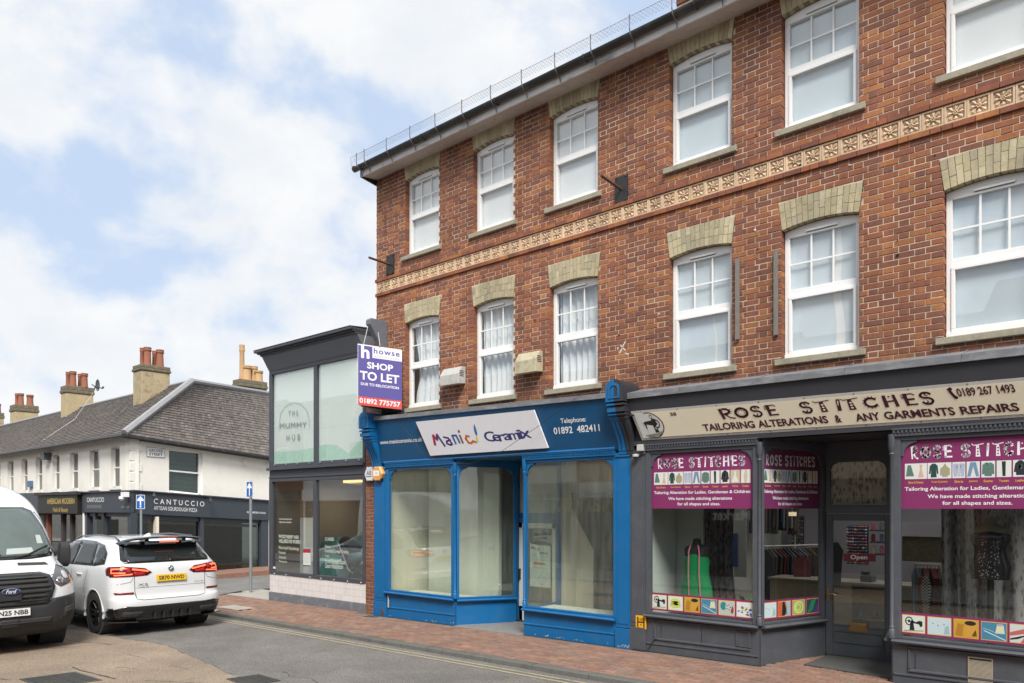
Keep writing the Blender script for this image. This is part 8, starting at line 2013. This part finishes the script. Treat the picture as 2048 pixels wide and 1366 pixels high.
# side glass
def sw(g):
    vw = 'left' if g > 0 else 'right'
    car.patch('window_surround', [(.62, 1.28), (1.0, 1.235), (2.2, 1.215), (3.5, 1.20), (3.15, 1.44), (2.75, 1.625), (2.2, 1.675), (1.5, 1.665), (1.0, 1.61), (.72, 1.47)], vw, M['gblk'], off=.003, res=.08)
    car.patch('rear_quarter_window', [(.70, 1.30), (1.10, 1.26), (1.28, 1.60), (1.05, 1.585), (.78, 1.46)], vw, M['cglass'], off=.010, res=.08)
    car.patch('rear_door_window', [(1.16, 1.255), (2.02, 1.24), (2.06, 1.645), (1.5, 1.64), (1.34, 1.61)], vw, M['cglass'], off=.010, res=.08)
    car.patch('front_door_window', [(2.10, 1.24), (3.30, 1.225), (3.05, 1.42), (2.70, 1.595), (2.14, 1.64)], vw, M['cglass'], off=.010, res=.08)
    for pts in ([(1.30, .50), (1.45, .80), (1.26, 1.24)], [(2.08, .36), (2.08, 1.22)], [(3.3, .36), (3.4, .8), (3.35, 1.2)], [(1.42, .36), (3.3, .36)]): car.patch('door_gap', band(pts, .010), vw, M['seam'], off=.002, res=.1, thick=0)
    for x in (1.55, 2.35): mb = MB(); mb.tube([(x, g * .985, 1.06), (x + .04, g * 1.02, 1.065), (x + .20, g * 1.02, 1.07), (x + .24, g * .99, 1.07)], .016, 6); mb.build('door_handle', M['white'], cr_, smooth=True)
    car.patch('sill_trim', [(1.45, .27), (3.45, .27), (3.45, .33), (1.45, .33)], vw, M['gblk'], off=.02)
sw(1); sw(-1)
mb = MB(); mb.loft([[(2.95, .93 + .02, 1.20), (3.15, .93, 1.22), (3.15, .93, 1.30), (2.95, .95, 1.30)], [(2.92, 1.12, 1.20), (3.10, 1.14, 1.22), (3.10, 1.14, 1.34), (2.92, 1.12, 1.34)]]); mb.build('door_mirror', M['white'], cr_, bevel=.02)
# tail lamps
for g in (1, -1):
    f_ = (lambda p: p) if g > 0 else mir
    car.patch('tail_lamp', f_([(.34, 1.135), (.42, 1.085), (.64, 1.075), (.975, 1.07), (.985, 1.16), (.97, 1.245), (.80, 1.255), (.45, 1.21)]), 'rear', RLD, off=.006, res=.03)
    car.patch('tail_lamp_side', [(.12, 1.08), (.40, 1.10), (.47, 1.20), (.40, 1.245), (.12, 1.25)], 'left' if g > 0 else 'right', RLD, off=.006, res=.04)
    car.patch('tail_lamp_glow', f_(band([(.40, 1.155), (.60, 1.19), (.67, 1.20)], .026)), 'rear', RL2, off=.013, res=.03)
    car.patch('tail_lamp_glow', f_(band([(.67, 1.115), (.93, 1.10)], .018)), 'rear', RL2, off=.013, res=.03)
    car.patch('tail_lamp_glow', f_(band([(.76, 1.215), (.94, 1.205), (.955, 1.14), (.78, 1.14)], .020)), 'rear', RL2, off=.013, res=.03)
    car.patch('tail_lamp_red', f_([(.46, 1.10), (.64, 1.09), (.64, 1.16), (.46, 1.13)]), 'rear', RL1, off=.010, res=.03)
    car.patch('tail_lamp_red', f_([(.70, 1.145), (.76, 1.15), (.76, 1.24), (.70, 1.235)]), 'rear', RL1, off=.010, res=.03)
    car.patch('reflector', f_([(.66, .765), (.93, .765), (.95, .80), (.66, .80)]), 'rear', ink('reflector_red', (.22, .01, .015), .25), off=.006, res=.04)
car.patch('tailgate_gap', band([(.64, 1.07), (.64, .80), (.62, .68), (.5, .655), (-.5, .655), (-.62, .68), (-.64, .80), (-.64, 1.07)], .010), 'rear', M['seam'], off=.002, res=.06, thick=0)
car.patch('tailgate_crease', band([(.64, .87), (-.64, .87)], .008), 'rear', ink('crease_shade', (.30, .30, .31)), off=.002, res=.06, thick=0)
car.patch('bumper_gap', band([(.66, 1.05), (.70, .98), (.97, .93)], .008), 'rear', M['seam'], off=.002, res=.06, thick=0)
car.patch('bumper_gap', band([(-.66, 1.05), (-.70, .98), (-.97, .93)], .008), 'rear', M['seam'], off=.002, res=.06, thick=0)
# black diffuser
dif = [(-.99, .33), (-.93, .27), (.93, .27), (.99, .33), (.985, .50), (.80, .565), (.60, .55), (-.60, .55), (-.80, .565), (-.985, .50)]
car.patch('diffuser', dif, 'rear', M['gblk'], off=.012, res=.06)
for g in (1, -1):
    car.patch('bumper_corner', [(.16, .30), (.52, .30), (.50, .42), (.36, .52), (.16, .53)], 'left' if g > 0 else 'right', M['gblk'], off=.010, res=.06)
    f_ = (lambda p: p) if g > 0 else mir
    car.patch('exhaust_surround', f_(rrect(.50, .86, .355, .475, .04)), 'rear', CHR if False else M['mblk'], off=.024, res=.04)
    car.patch('exhaust_opening', f_(rrect(.53, .83, .375, .455, .03)), 'rear', M['wdark'], off=.028, res=.04)
    mb = MB(); mb.prism([(.02, g * .60, .26), (.22, g * 1.03, .275), (.50, g * 1.02, .275), (.50, g * .6, .26)], (0, 0, .02)); mb.build('splitter', M['gblk'], cr_)
mb = MB()
for k in range(-2, 3): mb.box(-.012, .14, k * .16 - .005, k * .16 + .005, .30, .42)
mb.build('diffuser_fins', M['mblk'], cr_)
# plate, roundel and badges
p = Panel((.045, .27, .965), (.045, -.27, .965), (.055, -.27, 1.08), (.055, .27, 1.08)); p.rect(0, 0, 1, 1, ink('plate_yellow', (.82, .50, .01)), .5); p.text('SB70 NWD', .07, .18, .93, .82, BLK, 2, bold=.03); p.build('number_plate', cr_, thick=.008, back=M['plate_yellow'])
c = (.088, 0, 1.19); mb = MB(); mb.lathe(c, [(.048, .02), (.048, -.008), (.044, -.012)], 'X', 24); rb = mb.build('badge', CHR, cr_)
p = Panel((.073, .045, 1.145), (.073, -.045, 1.145), (.073, -.045, 1.235), (.073, .045, 1.235)); bb = ink('badge_blue', (.02, .20, .50))
p.disc(.5, .5, .49, .49, BLK, 1); p.disc(.5, .5, .33, .33, WHT, 2)
for a0, mm in ((0, WHT), (90, bb), (180, WHT), (270, bb)): p.poly([(.5, .5)] + [(.5 + .32 * math.cos(R(a0 + 15 * k)), .5 + .32 * math.sin(R(a0 + 15 * k))) for k in range(7)], mm, 3)
p.build('print', rb)
p = Panel((.052, .60, .905), (.052, .42, .905), (.052, .42, .945), (.052, .60, .945)); p.text('X5', 0, 0, 1, 1, ink('badge_grey', (.10, .10, .11)), 1, bold=.02); p.build('badge_lettering', cr_)
p = Panel((.052, -.42, .905), (.052, -.61, .905), (.052, -.61, .93), (.052, -.42, .93)); p.text('xDrive45e', 0, 0, 1, 1, M['badge_grey'], 1, bold=.01); p.build('badge_lettering', cr_)

# --- white high roofed van facing the camera: local x forward, front at 0, +y its left side ---
vr = root_local('white_van', (-1.08, -6.20, gz(-1.5, RD)), 0, 'white high roof panel van facing the camera with a black grille', 'van')
LB = -6.5
tab = [(.28, LB + .1, -.22, .90, .15, .2, .45, .55), (.34, LB, -.08, .96, .15, .2, .5, .62), (.46, LB, .0, 1.0, .15, .2, .52, .66), (.62, LB, .02, 1.02, .15, .2, .52, .66), (.78, LB, .01, 1.03, .15, .2, .52, .66), (.95, LB, -.02, 1.03, .15, .2, .52, .66),
 (1.08, LB, -.06, 1.03, .15, .2, .55, .66), (1.18, LB, -.14, 1.03, .15, .2, .62, .66), (1.27, LB, -.34, 1.025, .15, .2, .66, .66), (1.35, LB, -.62, 1.02, .15, .2, .60, .60), (1.43, LB, -.86, 1.01, .15, .2, .52, .50), (1.54, LB, -.98, 1.00, .15, .2, .46, .40), (1.8, LB, -1.22, .985, .15, .2, .42, .36), (2.05, LB, -1.47, .965, .15, .2, .42, .36),
 (2.25, LB, -1.70, .945, .15, .2, .45, .38), (2.42, LB, -1.98, .92, .15, .2, .55, .42), (2.56, LB + .02, -2.35, .88, .15, .2, .65, .5), (2.67, LB + .05, -2.85, .82, .15, .2, .7, .5), (2.74, LB + .1, -3.4, .72, .15, .2, .6, .45), (2.775, LB + .2, -3.9, .52, .15, .2, .4, .3)]
van = Car(vr, tab, 3, bow_r=.01, bow_f=.14)
VW_, VX = .345, -1.0
van.body('body', M['vanwhite'], [((VX, .95, VW_), .41, .36), ((VX, -.95, VW_), .41, .36), ((VX - 3.7, .95, VW_), .41, .36), ((VX - 3.7, -.95, VW_), .41, .36)])
stl = mat('steel_wheel', (.16, .16, .165), .45, metal=.5, var=0)
for x in (VX, VX - 3.7):
    for g in (1, -1):
        wheel(vr, x, g * .89, VW_, .235, stl, 8, g); mb = MB(); mb.lathe((x, g * .80, VW_), [(.41, -.2), (.41, .18)], 'Y', 26, caps=False); mb.build('arch_liner', M['wdark'], vr)
mb = MB(); mb.box(-6.2, -.4, -.8, .8, .24, .36); mb.build('underbody', M['wdark'], vr)
# black bumper
bp = [(-1.03, .34), (-.9, .31), (.9, .31), (1.03, .34), (1.04, .62), (1.03, .88), (.90, .87), (.60, .84), (.50, .78), (-.50, .78), (-.60, .84), (-.90, .87), (-1.03, .88), (-1.04, .62)]
van.patch('bumper', bp, 'front', M['mblk'], off=.014, res=.06)
for g, vw in ((1, 'left'), (-1, 'right')): van.patch('bumper_side', [(-.60, .30), (-.02, .28), (-.1, .86), (-.62, .87)], vw, M['mblk'], off=.014, res=.06)
# side gap and grille
gr = [(-.50, .79), (.50, .79), (.55, .86), (.61, 1.02), (.57, 1.17), (.48, 1.205), (-.48, 1.205), (-.57, 1.17), (-.61, 1.02), (-.55, .86)]
gl_ = van.patch('grille', gr, 'front', M['wdark'], off=.010, res=.06)
for z, h in ((.82, .02), (.875, .03), (.945, .03), (1.02, .03), (1.09, .03), (1.15, .02)):
    wmx = .49 + .1 * min(1, (z - .79) / .2) - (.04 if z > 1.08 else 0)
    van.patch('grille_bar', rrect(-wmx, wmx, z, z + h, .01, 2), 'front', M['gblk'] if z not in (.875, 1.02) else M['mblk'], gl_, off=.030, res=.06, thick=.012)
van.patch('grille_frame', band([(-.50, .785), (.50, .785), (.56, .86), (.62, 1.02), (.58, 1.175), (.48, 1.215), (-.48, 1.215), (-.58, 1.175), (-.62, 1.02), (-.56, .86), (-.50, .785)], .028), 'front', M['gblk'], gl_, off=.028, res=.05, thick=.012)
mb = MB(); mb.box(.0, .06, -.14, .14, .86, .99); mb.build('badge_mount', M['mblk'], vr)
c = Vector((.075, 0, 1.0)); mb = MB(); mb.loft([[(c.x - .03 + d, .125 * s_ * math.cos(t), c.z + .05 * s_ * math.sin(t)) for t in [2 * math.pi * k / 28 for k in range(28)]] for d, s_ in ((0, 1), (.025, 1), (.032, .94))]); ob = mb.build('badge', CHR, vr)
p = Panel((.0785, -.125, .95), (.0785, .125, .95), (.0785, .125, 1.05), (.0785, -.125, 1.05)); p.disc(.5, .5, .46, .44, ink('badge_navy', (.01, .03, .12)), 1, 28); p.text('Ford', .22, .22, .78, .82, WHT, 2, bold=.01, shear=.35); p.build('print', ob)
p = Panel((.06, -.26, .615), (.06, .26, .615), (.055, .26, .73), (.055, -.26, .73)); p.rect(0, 0, 1, 1, ink('plate_white', (.74, .74, .74)), .5); p.text('GN25 NBB', .05, .18, .95, .82, BLK, 2, bold=.03); p.build('number_plate', vr, thick=.01, back=M['plate_white'])
for (x0, x1, z0, z1, mm) in ((-.58, .58, .45, .56, M['wdark']), (-.54, .54, .495, .515, M['mblk']), (-.12, .12, .44, .57, M['mblk'])): van.patch('lower_grille', rrect(x0, x1, z0, z1, .02), 'front', mm, off=.022 + (.01 if mm is M['mblk'] else 0), res=.06)
for g in (1, -1):
    f_ = (lambda p: p) if g > 0 else mir
    van.patch('fog_recess', f_([(.74, .52), (.94, .56), (.97, .72), (.78, .68)]), 'front', M['wdark'], off=.020, res=.05)
    van.patch('fog_lamp', f_([(.79, .58), (.90, .61), (.92, .67), (.81, .64)]), 'front', M['mblk'], off=.03, res=.05)
    hl = f_([(.61, 1.15), (.65, 1.06), (.73, 1.01), (.92, 1.06), (.955, 1.18), (.93, 1.29), (.84, 1.33), (.72, 1.25)])
    van.patch('headlamp', hl, 'front', ink('lamp_housing', (.10, .10, .105), .25), off=.006, res=.04)
    h2 = van.patch('headlamp_reflector', f_(rrect(.68, .79, 1.06, 1.16, .045)), 'front', CHR, off=.012, res=.04)
    van.patch('headlamp_reflector', f_(rrect(.80, .90, 1.12, 1.24, .045)), 'front', ink('lamp_silver', (.45, .46, .48), .2), off=.012, res=.04)
    van.patch('indicator', f_([(.90, 1.065), (.925, 1.07), (.95, 1.17), (.925, 1.17)]), 'front', AMB, off=.014, res=.04)
    van.patch('side_lamp', [(-.60, 1.10), (-.42, 1.07), (-.42, 1.20), (-.55, 1.28), (-.66, 1.24)], 'left' if g > 0 else 'right', M['lamp_housing'], off=.006, res=.05)
# windscreen
ws = [(-.84, 1.50), (-.5, 1.47), (.5, 1.47), (.84, 1.50), (.90, 1.58), (.84, 1.95), (.75, 2.19), (.64, 2.25), (-.64, 2.25), (-.75, 2.19), (-.84, 1.95), (-.90, 1.58)]
van.patch('windscreen_surround', [(a * 1.055 + (0), b_ + (.035 if b_ > 2 else (-.045 if b_ < 1.6 else 0))) for a, b_ in ws], 'front', M['gblk'], off=.004, res=.08)
M['cab'] = mat('van_windscreen', (.10, .13, .12), .05, var=.25, scale=1.2, spec=.9)
wsn = van.patch('windscreen', ws, 'front', M['cab'], off=.012, res=.08)
for k, (y0, y1, z) in enumerate(((.20, .62, 1.50), (-.15, .08, 1.50))): van.patch('dash_paper', [(y0, z), (y1, z + .01), (y1 - .02, z + .10), (y0 + .03, z + .09)], 'front', ink('paper_behind_glass', (.42, .46, .44)), wsn, off=.019, res=.05, thick=0)
van.patch('permit_sticker', [(.70, 1.66), (.79, 1.66), (.78, 1.80), (.71, 1.80)], 'front', M['paper_behind_glass'], wsn, off=.019, res=.05, thick=0)
def onvan(y, z, off=.03):
    h = van.bvh.ray_cast(Vector((6, y, z)), Vector((-1, 0, 0))); return h[0] + h[1] * off
mb = MB(); mb.tube([onvan(.30, 1.43), onvan(.50, 1.475), onvan(.84, 1.62)], .014, 6); mb.tube([onvan(.46, 1.455, .026), onvan(.84, 1.605, .022)], .010, 4); mb.build('wiper', M['black'], vr)
mb = MB(); mb.tube([onvan(-.50, 1.43), onvan(-.30, 1.475), onvan(.12, 1.49)], .014, 6); mb.build('wiper', M['black'], vr)
van.patch('bonnet_vent', [(.28, 1.345), (.72, 1.335), (.70, 1.37), (.30, 1.38)], 'front', M['wdark'], off=.004, res=.04)
van.patch('bonnet_gap', band([(.62, 1.19), (.74, 1.22), (.86, 1.30), (.94, 1.42)], .010), 'front', M['seam'], off=.003, res=.05, thick=0)
van.patch('bonnet_gap', band([(-.62, 1.19), (-.74, 1.22), (-.86, 1.30), (-.94, 1.42)], .010), 'front', M['seam'], off=.003, res=.05, thick=0)
for g, vw in ((1, 'left'), (-1, 'right')):
    van.patch('door_window', [(-1.32, 1.50), (-2.15, 1.48), (-2.15, 2.10), (-1.85, 2.12), (-1.60, 1.95)], vw, M['cglass'], off=.008, res=.08)
    van.patch('door_gap', band([(-1.2, .45), (-1.22, 1.45), (-1.75, 2.2), (-2.25, 2.2), (-2.25, .4)], .010), vw, M['seam'], off=.003, res=.1, thick=0)
    van.patch('lower_cladding', [(-4.2, .36), (-1.45, .36), (-1.45, .62), (-4.2, .62)], vw, M['mblk'], off=.012, res=.12)
    mb = MB(); mb.loft([[(-1.36 + a, g * 1.02, z) for a, z in ((-.06, 1.42), (.06, 1.42), (.06, 1.50), (-.06, 1.50))], [(-1.34 + a, g * 1.12, z) for a, z in ((-.05, 1.50), (.05, 1.50), (.05, 1.58), (-.05, 1.58))]]); mb.build('mirror_arm', M['mblk'], vr)
    rg = []
    for y_, sx, z0, z1 in ((1.08, .06, 1.30, 1.62), (1.10, .08, 1.25, 1.67), (1.22, .09, 1.24, 1.68), (1.25, .06, 1.28, 1.64)):
        rg.append([(-1.30 + sx * math.cos(t) * (1.15 if math.cos(t) > 0 else .8), g * y_, (z0 + z1) / 2 + (z1 - z0) / 2 * (abs(math.sin(t)) ** .6) * (1 if math.sin(t) > 0 else -1)) for t in [2 * math.pi * k / 20 for k in range(20)]])
    mb = MB(); mb.loft(rg); mb.build('door_mirror', M['mblk'], vr, smooth=True)
mb = MB(); h = van.bvh.ray_cast(Vector((-2.35, .35, 6)), Vector((0, 0, -1)))[0]; mb.tube([h, h + Vector((-.10, 0, .12)), h + Vector((-.42, 0, .62))], [.012, .008, .004], 5); mb.lathe(h, [(.03, -.02), (.022, .03)], 'Z', 10); mb.build('aerial', M['black'], vr)
# ---------------- small marks on the brick wall ----------------
CH = ink('white_chalk', (.70, .68, .64), .9)
mb = MB()
for pts in ([(1239, 707), (1243, 699), (1248, 688), (1251, 683)], [(1241, 690), (1246, 696), (1251, 701)], [(1236, 694), (1235, 699)], [(1252, 706), (1256, 709)]):
    for a, b_ in zip(pts, pts[1:]):
        p, q = P(*a, -.0065), P(*b_, -.0065); d = (q - p).normalized(); n_ = Vector((-d.z, 0, d.x)) * .009; mb.raw([p + n_, p - n_, q - n_, q + n_], [(0, 1, 2, 3)])
mb.build('chalk_mark', CH, terr)
M['hole'] = ink('dark_hole', (.02, .015, .012), .9)
rr = random.Random(31)
holes = [(1514, 400), (1556, 262), (1512, 270), (1037, 675), (896, 705), (1238, 670), (1515, 498), (1318, 628), (1795, 480), (1795, 510), (1870, 310), (1240, 600), (1155, 640), (1070, 640), (1510, 460), (1300, 355), (930, 380), (1335, 330), (1600, 330), (1700, 330)]
for px, py in holes:
    c = P(px, py, -.0045); r_ = rr.uniform(.008, .018); mb = MB(); mb.lathe(c, [(r_, 0), (r_ * .8, -.006), (r_ * .3, -.007)], 'Y', 7); o = mb.build('wall_plug', M['hole'] if rr.random() < .7 else CH, terr)
# cast iron grille and litter at the foot of the shops
mb = MB(); z = gz(.2) + .006; mb.box(.1, .42, -.42, -.26, z - .02, z); o = mb.build('drain_grate', M['castiron']); tag(o, 'small iron drain grate in the pavement at the foot of the blue pilaster', 'drain')
rr = random.Random(77); mb = MB()
for k in range(70):
    x, y = rr.uniform(-3, 11), rr.uniform(-2.1, -.25); s_ = rr.uniform(.006, .016); a = rr.uniform(0, 3); z = gz(x) + (.004 if y > -1.83 else -.06)
    if -1.99 < y < -1.83: z = gz(x) + .004
    mb.raw([(x + s_ * math.cos(a + q), y + s_ * math.sin(a + q) * .7, z) for q in (0, 1.6, 3.1, 4.6)], [(0, 1, 2, 3)])
o = mb.build('litter', ink('pale_litter', (.50, .46, .40), .9)); tag(o, kind='stuff')

# cracks and sealed seams in the road
M['crack'] = ink('road_crack', (.035, .033, .030), .95)
mb = MB(); rr = random.Random(5)
def crack(p0, p1, wd, wob, n_=26, z=.008):
    pts = []
    for i in range(n_ + 1):
        f_ = i / n_; x = p0[0] + (p1[0] - p0[0]) * f_; y = p0[1] + (p1[1] - p0[1]) * f_; o_ = wob * noise.noise(Vector((x * 3, y * 3, p0[0]))) + wob * .4 * noise.noise(Vector((x * 12, y * 12, 2)))
        pts.append((x + o_ * .4, y + o_))
    for a, b_ in zip(pts, pts[1:]):
        d = Vector((b_[0] - a[0], b_[1] - a[1])); d.normalize(); w_ = wd * rr.uniform(.4, 1.2); n2_ = (-d.y * w_ / 2, d.x * w_ / 2)
        mb.raw([(a[0] + n2_[0], a[1] + n2_[1], gz(a[0], RD) + z), (a[0] - n2_[0], a[1] - n2_[1], gz(a[0], RD) + z), (b_[0] - n2_[0], b_[1] - n2_[1], gz(b_[0], RD) + z), (b_[0] + n2_[0], b_[1] + n2_[1], gz(b_[0], RD) + z)], [(0, 1, 2, 3)])
crack((-3.4, -5.4), (-.9, -4.85), .02, .10); crack((-1.6, -6.2), (-.9, -4.7), .015, .08); crack((.6, -5.9), (1.9, -5.82), .03, .05); crack((1.1, -5.5), (1.5, -5.35), .012, .04); crack((2.3, -5.6), (3.0, -5.2), .012, .05)
crack((.2, -5.0), (.7, -4.95), .010, .04); crack((1.6, -4.95), (2.1, -4.9), .010, .04); crack((3.2, -4.2), (8.0, -4.6), .008, .12, 40); crack((.9, -6.7), (-1.2, -7.6), .02, .1)
for i in range(1, len(edge) - 1):
    if i % 3 and -4 < edge[i][0] < 9: a, b_ = edge[i], edge[i + 1]; crack(a, b_, .012, .0, 1, .0075)
o = mb.build('road_cracks', M['crack']); o['kind'] = 'stuff'
